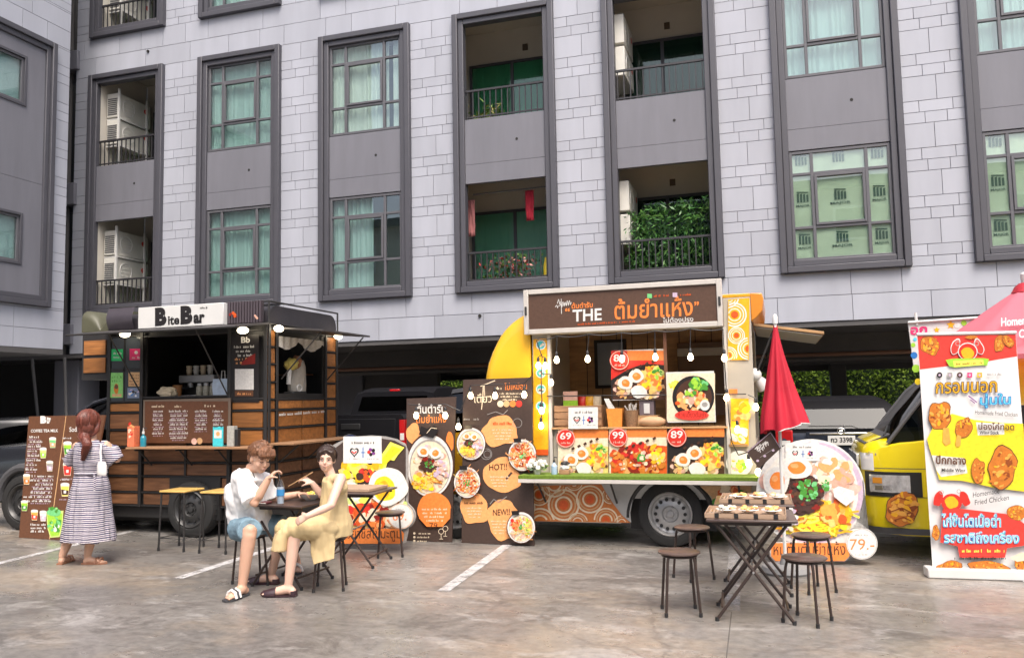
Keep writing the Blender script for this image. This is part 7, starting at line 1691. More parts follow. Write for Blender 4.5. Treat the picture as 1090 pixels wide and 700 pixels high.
LEAF2 = [mat('bamboo green', (.045, .15, .03), .45, var=.2), mat('bamboo dark', (.02, .075, .018), .5, var=.2), mat('bamboo light', (.10, .24, .05), .45, var=.2)]
pts = []
for i in range(2600):
    x = rr.uniform(x0+.02, x1); top = 1.12+.10*noise.noise(Vector((x*3, 0, 4)))+.10*(x-x0); zz = z-.3+rr.random()**.8*(top+.3); pts.append(Vector((x, FY+.14+rr.uniform(0, .5), zz)))
leaf_cloud(b, pts, .11, LEAF2, rr, .26); t = thing('balcony_bushes', 'dense green bamboo like plants filling the lower balcony above the noodle truck sign', 'plants', ((x0+x1)/2, FY+.35, z-.6)); b.obj('foliage', t, sharp=0, recalc=False)
b = MB(); b.box(x0+.1, x1-.1, FY+.2, FY+.6, z-.6, z-.3, mat('brown planter', (.10, .06, .04), .7)); b.obj('planter', t)
b = MB()
for i in range(26): x = x0+.1+(x1-x0-.2)*i/25; b.tube([(x, FY+.3+rr.uniform(0, .2), z-.3), (x+rr.uniform(-.06, .06), FY+.3, z+.8)], .006, LEAF2[1], 5)
b.obj('stem', t)
b = MB(); x0 = BX(3)+.35; z = FLO[1]; pts = [Vector((x0+rr.gauss(.18, .13), FY+.3+rr.uniform(-.08, .12), z+.02+abs(rr.gauss(.12, .1)))) for i in range(160)]
t = thing('potted_plant', 'pale spiky plant behind the railing of the upper middle balcony', 'plant', (x0+.18, FY+.3, z-.6)); leaf_cloud(b, pts, .17, [LEAF[2], LEAF[0], mat('straw leaf', (.30, .28, .10), .6)], rr, .16); b.obj('foliage', t, sharp=0, recalc=False)
b = MB(); b.lathe([(.12, 0), (.17, .5), (.15, .5), (.1, .02)], mat('terracotta', (.25, .10, .05), .8), (x0+.18, FY+.3, z-.6)); b.obj('pot', t)
def hang(name, label, cat, x, y, z0, z1, w, d, m, seed):
    b = MB(); rows = []
    for i in range(8):
        zz = z1-(z1-z0)*i/7; rows.append([(x+w*(j/10-.5)*(1-.12*i/7)+.02*noise.noise(Vector((i*.6, j*.5, seed))), y+d*noise.noise(Vector((j*.8, i*.3, seed+3))), zz) for j in range(11)])
    b.grid(rows, m); o = single(b, name, label, cat, (x, y, z0), sharp=0); md = o.modifiers.new('thick', 'SOLIDIFY'); md.thickness = .012; return o
z = FLO[0]; q = on_y(501, 222, FY+.35)
hang('towel', 'pink towel hanging at the left of the lower middle balcony', 'towel', q.x, FY+.35, 4.55, 5.22, .16, .06, mat('pink towelling', (.42, .16, .16), .9, var=.2), 1)
q = on_y(564, 215, FY+.35); hang('shirt', 'dark red cloth hanging at the right of the lower middle balcony', 'cloth', q.x, FY+.35, 4.75, 5.3, .16, .05, mat('dark red cloth', (.33, .012, .03), .9), 2)
b = MB(); xa, xb = BX(3)+.21, BX(3)+BW-.21; b.tube([(xa, FY+.35, 5.32), (xb, FY+.35, 5.34)], .014, M_alu, 8); single(b, 'clothes_rail', 'grey clothes rail across the lower middle balcony', 'rail', ((xa+xb)/2, FY+.35, 5.3))
t = thing('flower_pots', 'row of red flowering pots behind the railing of the lower middle balcony', 'plants', (BX(3)+.9, FY+.3, z-.6)); b = MB(); pts = [Vector((BX(3)+.9+rr.gauss(0, .3), FY+.3+rr.uniform(-.08, .1), z+rr.uniform(-.1, .5))) for i in range(420)]; leaf_cloud(b, pts, .075, [LEAF[0], LEAF[1], mat('red petals', (.40, .04, .04), .6), mat('pink petals', (.5, .25, .22), .6), LEAF[1]], rr, .6); b.obj('foliage', t, sharp=0, recalc=False)
b = MB()
for i in range(4): b.lathe([(.08, 0), (.11, .45), (.1, .45), (.07, .02)], MATS['terracotta'], (BX(3)+.5+.27*i, FY+.3, z-.6), None, 14)
b.obj('pot', t)
b = MB(); x = BX(3)+BW-.3; b.lathe([(.05, 0), (.055, .42), (.03, .5), (.03, .55)], mat('yellow bottle', (.60, .45, .02), .4), (x, FY+.25, z-.15)); b.box(x-.1, x+.1, FY+.15, FY+.4, z-.6, z-.151, M_white); single(b, 'yellow_jug', 'yellow jug on a white box at the right of the lower middle balcony', 'jug', (x, FY+.25, z-.6))
# ------------------------------------------------------------------ people
def skin_mat(name, rgb): return mat(name, rgb, .5, var=.06, scale=9, sss=.12)
SK1 = skin_mat('warm skin', (.55, .33, .23)); SK2 = skin_mat('fair skin', (.66, .43, .33))
def fuse(mb, name, parent, m, voxel=.007, smooth=6, wr=0., wscale=7., seed=0, stretch=(1, 1, 1), label=None):
    """one continuous surface out of overlapping volumes"""
    if m not in mb.mats: pass
    tmp = mb.obj('tmp', None, sharp=0)
    r = tmp.modifiers.new('r', 'REMESH'); r.mode = 'VOXEL'; r.voxel_size = voxel; r.use_smooth_shade = True
    s = tmp.modifiers.new('s', 'SMOOTH'); s.iterations = smooth; s.factor = .5
    dg = bpy.context.evaluated_depsgraph_get(); me = bpy.data.meshes.new_from_object(tmp.evaluated_get(dg))
    bpy.data.objects.remove(tmp)
    me.materials.clear(); me.materials.append(m); me.name = name
    for p in me.polygons: p.material_index = 0; p.use_smooth = True
    if wr:
        nn = [v.normal.copy() for v in me.vertices]
        for v, n_ in zip(me.vertices, nn):
            q = Vector((v.co.x*stretch[0], v.co.y*stretch[1], v.co.z*stretch[2]))*wscale+Vector((seed*3.1, seed, 0))
            v.co += n_*wr*(noise.noise(q)+.5*noise.noise(q*2.3))
    b = base(parent)
    for v in me.vertices: v.co -= b
    o = bpy.data.objects.new(name, me); COL.objects.link(o); o.parent = parent
    if label: o['label'] = label
    return o
def limb(b, pts, rs, m):
    q, qr = [], []
    for i, (p, r) in enumerate(zip(pts, rs)):
        p = Vector(p)
        if 0 < i < len(pts)-1 and r > .025:
            a, c = (p-Vector(pts[i-1])), (Vector(pts[i+1])-p)
            if a.length > 2*r and c.length > 2*r and a.angle(c) > .5: q += [p-a.normalized()*r*.75, p+(c.normalized()-a.normalized())*r*.12, p+c.normalized()*r*.75]; qr += [r, r*1.05, r]; continue
        q.append(p); qr.append(r)
    b.tube(q, qr, m, 14)
    for i, (p, r) in enumerate(zip(pts, rs)): b.ell(p, r*(1 if i in (0, len(pts)-1) or r < .02 else .86), m, seg=8)
def sleeve(b, pts, rs, m):
    """a limb of cloth that ends in a clean open-looking hem"""
    b.tube(pts, rs, m, 18)
    for p, r in list(zip(pts, rs))[:-1]: b.ell(p, r, m, seg=8)
def ovals(b, rows, m, seg=24):
    """rows: (centre, half width vector, half depth vector)"""
    b.loft([[Vector(c)+Vector(u)*cos(2*pi*i/seg)+Vector(w)*sin(2*pi*i/seg) for i in range(seg)] for c, u, w in rows], m)
def frame(fwd, up=(0, 0, 1)):
    f = Vector(fwd).normalized(); u = Vector(up); s = f.cross(u).normalized(); u = s.cross(f)
    return s, f, u            # s = the figure's own right
def hand(b, wrist, d, pn, m, curl=.5, side=1, spread=.1, L=.175):
    """d: towards the fingers, pn: out of the palm, side: +1 puts the thumb along d x pn"""
    d = Vector(d).normalized(); pn = (Vector(pn)-d*d.dot(Vector(pn))).normalized(); t = d.cross(pn)*side; w = Vector(wrist)
    k = L/.175
    ovals(b, [(w-d*.01, t*.026*k, pn*.02*k), (w+d*.03*k, t*.036*k, pn*.018*k), (w+d*.07*k, t*.041*k, pn*.016*k), (w+d*.09*k, t*.039*k, pn*.012*k)], m, 16)
    for i, (off, ln) in enumerate(((.030, .066), (.010, .076), (-.010, .070), (-.029, .054))):
        p = w+d*.082*k+t*off*k; a = curl*(.8+.12*i); dd = (d+t*off*spread*8).normalized(); pts = [p-d*.02*k, p]
        for seg, fr in enumerate((.45, .32, .23)):
            ang = a*(seg+.6); q = dd*cos(ang)+pn*sin(ang); p = p+q*ln*fr*k; pts.append(p)
        limb(b, pts, [.0088*k, .0092*k, .0085*k, .0078*k, .0066*k], m)
    p = w+d*.02*k+t*.028*k; pts = [p]
    for seg, fr in enumerate((.028, .028, .022)):
        q = (d*.75+t*(.75-.35*seg*curl)+pn*(.3+.5*curl*seg)).normalized(); p = p+q*fr*k; pts.append(p)
    limb(b, pts, [.013*k, .0115*k, .0095*k, .0078*k], m)
def head(b, c, fwd, up, m, k=1.):
    """skull, jaw, nose, lips, ears; returns a local frame"""
    s, f, u = frame(fwd, up); c = Vector(c); P = lambda x, y, z: c+(s*x+f*y+u*z)*k
    M = Matrix((s, f, u)).transposed()
    b.ell(P(0, -.012, .030), (.076*k, .094*k, .088*k), m, M, 14); b.ell(P(0, .018, -.035), (.062*k, .070*k, .075*k), m, M, 12); b.ell(P(0, .048, -.078), (.032*k, .032*k, .030*k), m, M, 10)
    for x in (-1, 1): b.ell(P(x*.036, .058, -.030), (.026*k, .024*k, .026*k), m, M, 8); b.ell(P(x*.076, -.005, -.005), (.010*k, .020*k, .030*k), m, M, 8); b.ell(P(x*.030, .078, .030), (.026*k, .010*k, .008*k), m, M, 8)
    limb(b, [P(0, .082, .014), P(0, .094, -.010), P(0, .097, -.022)], [.009*k, .0105*k, .013*k], m)
    b.ell(P(0, .080, -.052), (.024*k, .014*k, .012*k), m, M, 8)
    return P, M
def face(P, M, body, k, closed=False, brow=(.03, .02, .016), lip=(.46, .24, .19)):
    for x in (-1, 1):
        e = MB()
        if not closed: e.ell(P(x*.031, .0835, .008), (.0125*k, .005*k, .0045*k), mat('eye white', (.75, .73, .70), .2), M, 8); e.ell(P(x*.031, .0885, .008), (.0048*k, .003*k, .0042*k), mat('dark iris', (.015, .01, .008), .15), M, 8); e.tube([P(x*.031-.015, .085, .010), P(x*.031, .0905, .0135), P(x*.031+.015, .085, .010)], .0016*k, mat('lash', (.02, .015, .012), .6), 5)
        else: e.tube([P(x*.031-.016, .084, .007), P(x*.031, .0905, .003), P(x*.031+.016, .084, .007)], .0032*k, mat('lash', (.02, .015, .012), .6), 5)
        e.obj('eye', body)
        e = MB(); e.tube([P(x*.031-.019, .085, .031), P(x*.031, .0915, .036), P(x*.031+.019, .086, .032)], [.0015*k, .0028*k, .0015*k], mat('brow hair'+str(brow[0]), brow, .8), 6); e.obj('eyebrow', body)
    e = MB(); e.ell(P(0, .0985, -.049), (.020*k, .004*k, .0038*k), mat('lip', lip, .4), M, 8); e.ell(P(0, .0975, -.056), (.017*k, .0045*k, .0044*k), mat('lip', lip, .4), M, 8); e.obj('mouth', body)
def hair_shell(rows_fn): pass
Y_ = on_y
def strands_on(name, par, m, c, M, rad, n, seed, tilt=0., e0=1.35, e1=-.3, arc=(0, 2*pi), tail=None, r0=.0035, lift=1.03):
    """thin locks combed down over the hair from the crown; tail: points they gather into"""
    r = random.Random(seed); b = MB()
    for i in range(n):
        a_ = r.uniform(*arc); pts = []; en = e1+r.uniform(-.25, .3); wv_ = r.uniform(-.12, .12)
        for k in range(7):
            f = k/6; e = e0+(en-e0)*f; aa = a_+wv_*sin(f*3+i); q = lift+r.uniform(-.008, .02)
            pts.append(Vector(c)+M @ Vector((rad[0]*q*cos(aa)*cos(e), rad[1]*q*sin(aa)*cos(e), rad[2]*q*sin(e))))
        if tail:
            j = Vector((r.gauss(0, .016), r.gauss(0, .016), 0)); pts += [Vector(t_)+j*(1-.6*q_/len(tail)) for q_, t_ in enumerate(tail)]
        b.tube(pts, [r0*(1-.75*k/(len(pts)-1)) for k in range(len(pts))], m, 5)
    return b.obj(name, par)
# ---- standing woman in the striped dress, seen from behind
WY_ = 7.0
f0 = on_ground(66, 600); f1 = on_ground(93, 600)
w = thing('person', 'woman seen from behind in a navy and white striped dress standing at the coffee truck', 'woman', (f1+f0)/2)
M_strip = bpy.data.materials.new('striped jersey'); M_strip.use_nodes = True
N_, L_ = M_strip.node_tree.nodes, M_strip.node_tree.links; bs = N_['Principled BSDF']; bs.inputs['Roughness'].default_value = .8
tcn = N_.new('ShaderNodeTexCoord'); sx = N_.new('ShaderNodeSeparateXYZ'); L_.new(tcn.outputs['Object'], sx.inputs[0])
nz = N_.new('ShaderNodeTexNoise'); nz.inputs['Scale'].default_value = 5; L_.new(tcn.outputs['Object'], nz.inputs['Vector'])
ad = N_.new('ShaderNodeMath'); ad.operation = 'MULTIPLY_ADD'; ad.inputs[1].default_value = .022; L_.new(nz.outputs['Fac'], ad.inputs[0]); L_.new(sx.outputs['Z'], ad.inputs[2])
ml = N_.new('ShaderNodeMath'); ml.operation = 'MULTIPLY'; ml.inputs[1].default_value = 1/.040; L_.new(ad.outputs[0], ml.inputs[0])
fr_ = N_.new('ShaderNodeMath'); fr_.operation = 'FRACT'; L_.new(ml.outputs[0], fr_.inputs[0])
rp = N_.new('ShaderNodeValToRGB'); rp.color_ramp.interpolation = 'CONSTANT'; e = rp.color_ramp.elements; e[0].position = 0; e[0].color = (.055, .045, .10, 1); e[1].position = .36; e[1].color = (.60, .56, .57, 1); x_ = e.new(.56); x_.color = (.075, .06, .12, 1); x_ = e.new(.82); x_.color = (.66, .63, .63, 1)
L_.new(fr_.outputs[0], rp.inputs[0]); L_.new(rp.outputs['Color'], bs.inputs['Base Color'])
C0 = Y_(97, 520, WY_)
def wv(px, py, dy=0): return Y_(px, py, WY_+dy)
b = MB()   # body
hc = wv(97, 451, .02)
P, M = head(b, hc, (-.12, 1, -.18), (0, .0, 1), SK1, .98)
limb(b, [wv(97, 462, .03), wv(98, 474, .0)], [.05, .055], SK1)
ovals(b, [(wv(97, 473), (.10, 0, 0), (0, .07, 0)), (wv(98, 482), (.165, 0, 0), (0, .10, 0)), (wv(97, 503), (.13, 0, 0), (0, .10, 0)), (wv(95, 522), (.17, 0, 0), (0, .12, 0)), (wv(94, 535), (.15, 0, 0), (0, .11, 0))], SK1)
for hx, kx, ax, foot, dirr in ((86, 78, 69, f0, (-.25, .9)), (102, 99, 95, f1, (.95, .25))):
    g_ = Vector((foot.x, foot.y, 0)); an = g_+Vector((0, 0, .085)); kn = Vector(wv(kx, 562)); limb(b, [wv(hx, 527), kn, kn.lerp(an, .35), an], [.085, .052, .056, .036], SK1)
    d = Vector((dirr[0], dirr[1], 0)).normalized(); b.ell(g_-d*.01+Vector((0, 0, .035)), (.032, .034, .034), SK1, seg=8)
    limb(b, [an-Vector((0, 0, .035)), g_+d*.09+Vector((0, 0, .032)), g_+d*.155+Vector((0, 0, .022))], [.034, .03, .018], SK1)
    for q in range(4): s_ = Vector((-d.y, d.x, 0)); limb(b, [g_+d*.14+s_*(.024-.016*q)+Vector((0, 0, .024)), g_+d*(.185-.008*q)+s_*(.026-.018*q)+Vector((0, 0, .018))], [.011, .009], SK1)
# arms: right elbow out to the side and forearm forward, left arm hanging forward
limb(b, [wv(113, 474), wv(125, 489, .05), Vector(wv(120, 484, .28))], [.048, .037, .027], SK1); hand(b, wv(119.5, 483.5, .29), (-.5, .8, .2), (-.6, -.3, -.6), SK1, .5, 1)
limb(b, [wv(82, 475), wv(77, 493, .1), wv(83, 489, .33)], [.048, .037, .027], SK1); hand(b, wv(83.5, 488.5, .34), (.4, .9, .1), (.3, 0, -.9), SK1, .4, -1)
body = fuse(b, 'body', w, SK1, .006, 4)
b = MB()   # dress
ovals(b, [(wv(97.5, 468.5, -.0), (.065, 0, 0), (0, .06, 0)), (wv(98, 472), (.15, 0, 0), (0, .085, 0)), (wv(98, 480), (.195, 0, 0), (0, .12, 0)), (wv(98, 492), (.19, 0, 0), (0, .13, 0)), (wv(97, 502), (.158, 0, 0), (0, .118, 0)), (wv(97, 505), (.16, 0, 0), (0, .12, 0)), (wv(96, 518), (.205, 0, 0), (0, .155, 0)), (wv(95, 535), (.225, 0, 0), (0, .18, 0)), (wv(94.5, 555), (.25, 0, 0), (0, .205, 0)), (wv(94, 575), (.275, 0, 0), (0, .225, 0))], M_strip)
sleeve(b, [wv(110, 475.5), wv(118, 481, .03), wv(124.5, 490, .06)], [.06, .078, .09], M_strip); sleeve(b, [wv(86, 475.5), wv(80, 482, .04), wv(76.5, 492, .08)], [.06, .075, .085], M_strip)
fuse(b, 'dress', w, M_strip, .008, 4, .022, 11, 2, (1, 1, .14))
b = MB(); pts = [wv(97, 503.2)+Vector((.168*cos(a_), .128*sin(a_), 0)) for a_ in [2*pi*i/28 for i in range(28)]]; b.tube(pts, .012, M_strip, 6, closed=True); b.tube([wv(100, 503.5, -.13), wv(101, 510, -.15), wv(100.5, 522, -.165)], .009, M_strip, 6); b.obj('belt', w)
M_hair1 = mat('red brown hair', (.13, .035, .022), .38, var=.4, scale=26, stretch=(1, 1, .08), bump=.5, bscale=90)
b = MB(); s_, f_, u_ = frame((-.12, 1, -.18))
b.ell(hc+Vector((0, -.028, .045)), (.100, .108, .112), M_hair1, seg=12); b.ell(hc+Vector((0, -.07, -.03)), (.095, .075, .10), M_hair1, seg=12); b.ell(hc+Vector((0, -.075, -.09)), (.075, .06, .08), M_hair1, seg=10)
limb(b, [hc+Vector((-.01, -.085, -.10)), wv(93, 473, -.13), wv(90, 482, -.14), wv(88, 489, -.13)], [.055, .045, .034, .012], M_hair1)
for x in (-1, 1): limb(b, [hc+Vector((x*.07, .02, .03)), hc+Vector((x*.085, -.01, -.06)), hc+Vector((x*.07, -.04, -.11))], [.03, .026, .018], M_hair1)
fuse(b, 'hair', w, M_hair1, .007, 4, .008, 30, 1, (1, 1, .15))
strands_on('loose_hair', w, M_hair1, hc+Vector((0, -.035, .035)), Matrix.Identity(3), (.103, .125, .118), 150, 3, e1=-.75, arc=(pi*1.0, pi*2.0), tail=[hc+Vector((-.01, -.115, -.12)), wv(92.5, 474, -.17), wv(90, 482, -.175), wv(88, 490, -.15)])
M_sand = mat('tan sandal', (.30, .14, .08), .6)
for g_, dr in ((f0, (-.25, .9)), (f1, (.95, .25))):
    d = Vector((dr[0], dr[1], 0)).normalized(); s_ = Vector((-d.y, d.x, 0)); b = MB(); g_ = Vector((g_.x, g_.y, 0)); rows = []
    b.prism([g_+d*(-.05)+s_*.03+Vector((0, 0, .002)), g_+d*.06+s_*.042+Vector((0, 0, .002)), g_+d*.18+s_*.04+Vector((0, 0, .002)), g_+d*.21+Vector((0, 0, .002)), g_+d*.17-s_*.045+Vector((0, 0, .002)), g_+d*.06-s_*.038+Vector((0, 0, .002)), g_-d*.05-s_*.03+Vector((0, 0, .002))], (0, 0, .014), M_sand)
    for q in (.10, .145): b.tube([g_+d*q+s_*.044+Vector((0, 0, .012)), g_+d*q+s_*.02+Vector((0, 0, .062)), g_+d*q-s_*.02+Vector((0, 0, .06)), g_+d*q-s_*.044+Vector((0, 0, .012))], .009, M_sand, 6)
    b.obj('sandal', w)
bg_ = thing('shoulder_bag', 'small white bag on a long strap over the striped dress', 'bag', wv(108, 505, -.17)); M_bagw = mat('white bag leather', (.70, .68, .66), .5, var=.1)
b = MB(); ovals(b, [(wv(108.5, 505.5, -.19), (.05, 0, 0), (0, .022, 0)), (wv(108.5, 503, -.19), (.058, 0, 0), (0, .03, 0)), (wv(108.5, 495, -.19), (.055, 0, 0), (0, .028, 0)), (wv(108.5, 491.5, -.19), (.047, 0, 0), (0, .018, 0))], M_bagw); b.obj('pouch', bg_)
b = MB(); b.tube([wv(107.5, 492, -.18), wv(107, 482, -.155), wv(107.5, 473.5, -.09), wv(108.5, 470.5, .0)], .009, M_bagw, 6); b.obj('strap', bg_)

# ---- seated man in the white T-shirt
m0 = thing('person', 'man in a white T-shirt and denim shorts sitting on a stool and drinking', 'man', (-4.53, 6.52, 0))
pv = Vector((-4.53, 6.52, .53)); ch = Vector(Y_(263, 522, 6.46)); nk = Vector(Y_(268, 498, 6.42)); hd = Vector(Y_(277, 488, 6.38))
b = MB(); fwd = Vector((.80, -.42, -.33))
P, M = head(b, hd, fwd, (.35, -.15, 1), SK1, 1.05)
limb(b, [nk-Vector((0, 0, .05)), nk, hd-Vector((.02, 0, .05))], [.062, .055, .055], SK1)
sw = Vector((.45, .85, 0)).normalized()           # across the shoulders
ovals(b, [(pv-Vector((0, 0, .07)), sw*.16, Vector((.12, -.06, 0))), (pv+Vector((.02, 0, .05)), sw*.15, Vector((.11, -.05, 0))), (ch-Vector((.02, 0, .05)), sw*.14, Vector((.10, -.04, 0))), (ch+Vector((0, 0, .06)), sw*.13, Vector((.09, -.04, 0))), (nk-Vector((.0, 0, .06)), sw*.07, Vector((.05, -.02, 0)))], SK1)
shR = Vector(Y_(256.5, 508, 6.27)); shL = Vector(Y_(281, 510, 6.56))
elR = Vector(Y_(271, 535, 6.20)); wrR = Vector(Y_(285.5, 510, 6.24))
limb(b, [shR, elR, elR.lerp(wrR, .3), wrR], [.046, .042, .041, .029], SK1)
hand(b, wrR, (.45, .25, .55), (.6, .35, -.35), SK1, .95, -1)
elL = Vector(Y_(287, 531, 6.62)); wrL = Vector((-4.17, 6.73, .775)); limb(b, [shL, elL, elL.lerp(wrL, .3), wrL], [.046, .042, .040, .028], SK1)
hand(b, wrL, (.9, -.1, .05), (0, -.2, -1), SK1, .55, -1)
hR, hL = pv-sw*.10+Vector((.04, -.03, -.02)), pv+sw*.10+Vector((.05, 0, -.02))
knR = Vector(Y_(266, 564, 6.13)); anR = Vector(Y_(258, 622, 6.11)); knL = Vector(Y_(301, 559, 6.62)); anL = on_ground(316, 607); anL.z = .085
limb(b, [hR, knR, knR.lerp(anR, .3), anR], [.09, .060, .058, .038], SK1); limb(b, [hL, knL, knL.lerp(anL, .3), anL], [.09, .060, .058, .038], SK1)
def foot(b, an, d, m):
    d = Vector(d).normalized(); g_ = Vector((an.x, an.y, 0)); s_ = Vector((-d.y, d.x, 0)); z = Vector((0, 0, 1))
    b.ell(g_-d*.03+z*.045, (.036, .036, .034), m, seg=8); limb(b, [an-z*.03, g_+d*.09+z*.045, g_+d*.15+z*.034], [.042, .036, .026], m)
    for q in range(5): limb(b, [g_+d*.14+s_*(.030-.015*q)+z*.034, g_+d*(.205-.009*q)+s_*(.033-.016*q)+z*.027], [.0125, .010], m)
    return g_, d, s_, z
ftR = foot(b, anR, (-.05, -1, 0), SK1); ftL = foot(b, anL, (.5, -.8, 0), SK1)
body = fuse(b, 'body', m0, SK1, .006, 7); face(P, M, body, 1.05, closed=True, brow=(.12, .06, .03))
M_tee = mat('white cotton', (.78, .77, .76), .85, var=.05, scale=5)
b = MB(); dp = Vector((.15, -.07, 0))
ovals(b, [(pv+Vector((.01, 0, -.05)), sw*.19, dp*1.05), (pv+Vector((.0, 0, .06)), sw*.19, dp*1.1), (ch-Vector((.02, 0, .06)), sw*.185, dp*1.0), (ch+Vector((-.0, 0, .05)), sw*.185, dp*.9), (nk-Vector((.01, 0, .10)), sw*.165, dp*.72), (nk-Vector((.01, 0, .04)), sw*.10, dp*.5), (nk+Vector((.0, 0, -.015)), sw*.064, dp*.40)], M_tee)
sleeve(b, [nk+Vector((-.01, -.02, -.055)), shR+Vector((.0, 0, -.002)), shR.lerp(elR, .45)+Vector((0, 0, -.015)), shR.lerp(elR, .90)+Vector((-.008, 0, -.014))], [.062, .076, .083, .092], M_tee); sleeve(b, [nk+Vector((.0, .02, -.055)), shL, shL.lerp(elL, .5), shL.lerp(elL, .9)], [.062, .076, .08, .085], M_tee); limb(b, [shR, shR.lerp(pv, .5), pv-sw*.08], [.085, .10, .10], M_tee)
fuse(b, 'tshirt', m0, M_tee, .007, 4, .020, 9, 5, (1.3, 1.3, .7))
M_den = mat('light denim', (.16, .25, .31), .85, var=.25, scale=14, bump=.3, bscale=90)
b = MB(); sleeve(b, [hR+Vector((-.02, 0, 0)), hR.lerp(knR, .55), hR.lerp(knR, .99)], [.108, .10, .098], M_den); sleeve(b, [hL, hL.lerp(knL, .55), hL.lerp(knL, .99)], [.108, .10, .094], M_den); ovals(b, [(pv-Vector((0, 0, .085)), sw*.17, dp*.95), (pv+Vector((0, 0, .05)), sw*.18, dp*.95)], M_den)
fuse(b, 'shorts', m0, M_den, .007, 3, .012, 10, 6)
M_hair2 = mat('ginger brown hair', (.165, .072, .034), .5, var=.4, scale=28, bump=.6, bscale=80)
b = MB(); b.ell(P(0, -.03, .052), (.096, .110, .090), M_hair2, M, 12, .12, 3); b.ell(P(0, -.065, -.01), (.085, .065, .075), M_hair2, M, 10, .1, 4); b.ell(P(0, .052, .092), (.074, .046, .034), M_hair2, M, 10, .2, 5)
rr = random.Random(9)
for i in range(26):
    a_ = rr.uniform(0, 2*pi); e_ = rr.uniform(.1, 1.4); p_ = P(.093*cos(a_)*cos(e_), -.02+.105*sin(a_)*cos(e_), .055+.09*sin(e_)); q_ = P(.104*cos(a_)*cos(e_*.75), -.02+.113*sin(a_)*cos(e_*.75), .022+.092*sin(e_*.85))
    limb(b, [p_, q_], [.014, .005], M_hair2)
for i in range(7): x = -.06+.02*i; limb(b, [P(x, .07, .095), P(x*1.08, .098, .066), P(x*1.1, .099, .046)], [.02, .013, .005], M_hair2)
fuse(b, 'hair', m0, M_hair2, .005, 3, .003, 40, 2)
strands_on('loose_hair', m0, M_hair2, P(0, -.025, .05), M, (.099, .112, .094), 240, 5, e0=1.4, e1=-.05, r0=.0045, lift=1.02)
M_slide = mat('striped slide sole', (.05, .05, .055), .6)
def slide(ft, par, m, ms, bars=(.085, .11, .135), name='sandal'):
    g_, d, s_, z = ft; b = MB(); z2 = z*.003
    b.prism([g_-d*.06+s_*.033+z2, g_+d*.07+s_*.043+z2, g_+d*.18+s_*.047+z2, g_+d*.225+s_*.01+z2, g_+d*.20-s_*.043+z2, g_+d*.07-s_*.04+z2, g_-d*.06-s_*.033+z2], z*.017, m)
    for i, q in enumerate(bars): b.tube([g_+d*q+s_*.049+z*.016, g_+d*q+s_*.035+z*.062, g_+d*q+z*.082, g_+d*q-s_*.035+z*.062, g_+d*q-s_*.047+z*.016], .013, ms[i % len(ms)], 6)
    b.obj(name, par)
slide(ftR, m0, M_slide, [M_dish, M_slide]); slide(ftL, m0, M_slide, [M_dish, M_slide])
b = MB(); hc2 = wrR+Vector((.06, .03, .06)); b.tube([nk+Vector((.05, -.06, -.03)), nk+Vector((.075, -.05, -.10)), nk+Vector((.07, -.03, -.16))], .004, M_black, 5); b.obj('neck_cord', m0)

# ---- seated woman in the beige dress
f1_ = thing('person', 'woman in a sleeveless beige dress sitting sideways on a stool with her head turned', 'woman', (-3.74, 6.54, 0))
pv = Vector(Y_(355, 556, 6.52)); pv.z = .55; ch = Vector(Y_(356, 524, 6.52)); nk = Vector(Y_(352, 505, 6.50)); hd = Vector(Y_(347.5, 489, 6.48))
b = MB(); P, M = head(b, hd, (.36, -.90, -.05), (.06, 0, 1), SK2, .90)
limb(b, [nk-Vector((0, 0, .05)), nk, hd-Vector((-.0, -.01, .06))], [.05, .044, .045], SK2)
sw = Vector((.35, -.93, 0)).normalized()          # towards her near shoulder
dp = Vector((-.93, -.35, 0)).normalized()
ovals(b, [(pv-Vector((0, 0, .08)), sw*.165, dp*.14), (pv+Vector((0, 0, .06)), sw*.13, dp*.10), (ch-Vector((0, 0, .06)), sw*.115, dp*.085), (ch+Vector((0, 0, .05)), sw*.115, dp*.075), (nk-Vector((0, 0, .05)), sw*.08, dp*.045)], SK2)
shN = Vector(Y_(362.5, 509, 6.38)); shF = nk-sw*.15-Vector((0, 0, .05))
elN = Vector(Y_(352, 538, 6.22)); wrN = Vector(Y_(327, 549, 6.10))
limb(b, [shN, elN, elN.lerp(wrN, .3), wrN], [.046, .036, .035, .025], SK2); hand(b, wrN, (-.88, -.02, -.42), (-.1, .9, -.5), SK2, .4, -1, L=.165)
elF = Vector(Y_(342, 527, 6.64)); wrF = Vector(Y_(332.5, 514, 6.60)); limb(b, [shF, elF, elF.lerp(wrF, .3), wrF], [.045, .035, .034, .025], SK2); hand(b, wrF, (-.75, -.25, .45), (-.3, .2, -.6), SK2, .9, 1, L=.165)
hN, hF = pv+sw*.09-Vector((0, 0, .02)), pv-sw*.09-Vector((0, 0, .02))
knN = Vector(Y_(314, 563, 6.22)); anN = Vector(Y_(307, 622, 6.20)); knF = Vector(Y_(300, 563, 6.38)); anF = Vector(Y_(289, 603, 6.58)); anF.z = .09
limb(b, [hN, knN, knN.lerp(anN, .3), anN], [.092, .056, .052, .034], SK2); limb(b, [hF, knF, knF.lerp(anF, .3), anF], [.092, .056, .052, .034], SK2)
ftN = foot(b, anN, (-.95, -.25, 0), SK2); ftF = foot(b, anF, (-.97, -.1, 0), SK2)
body = fuse(b, 'body', f1_, SK2, .006, 7); face(P, M, body, .90, brow=(.09, .05, .035))
M_dress = mat('beige linen', (.55, .42, .22), .85, var=.08, scale=6, bump=.06, bscale=120)
b = MB()
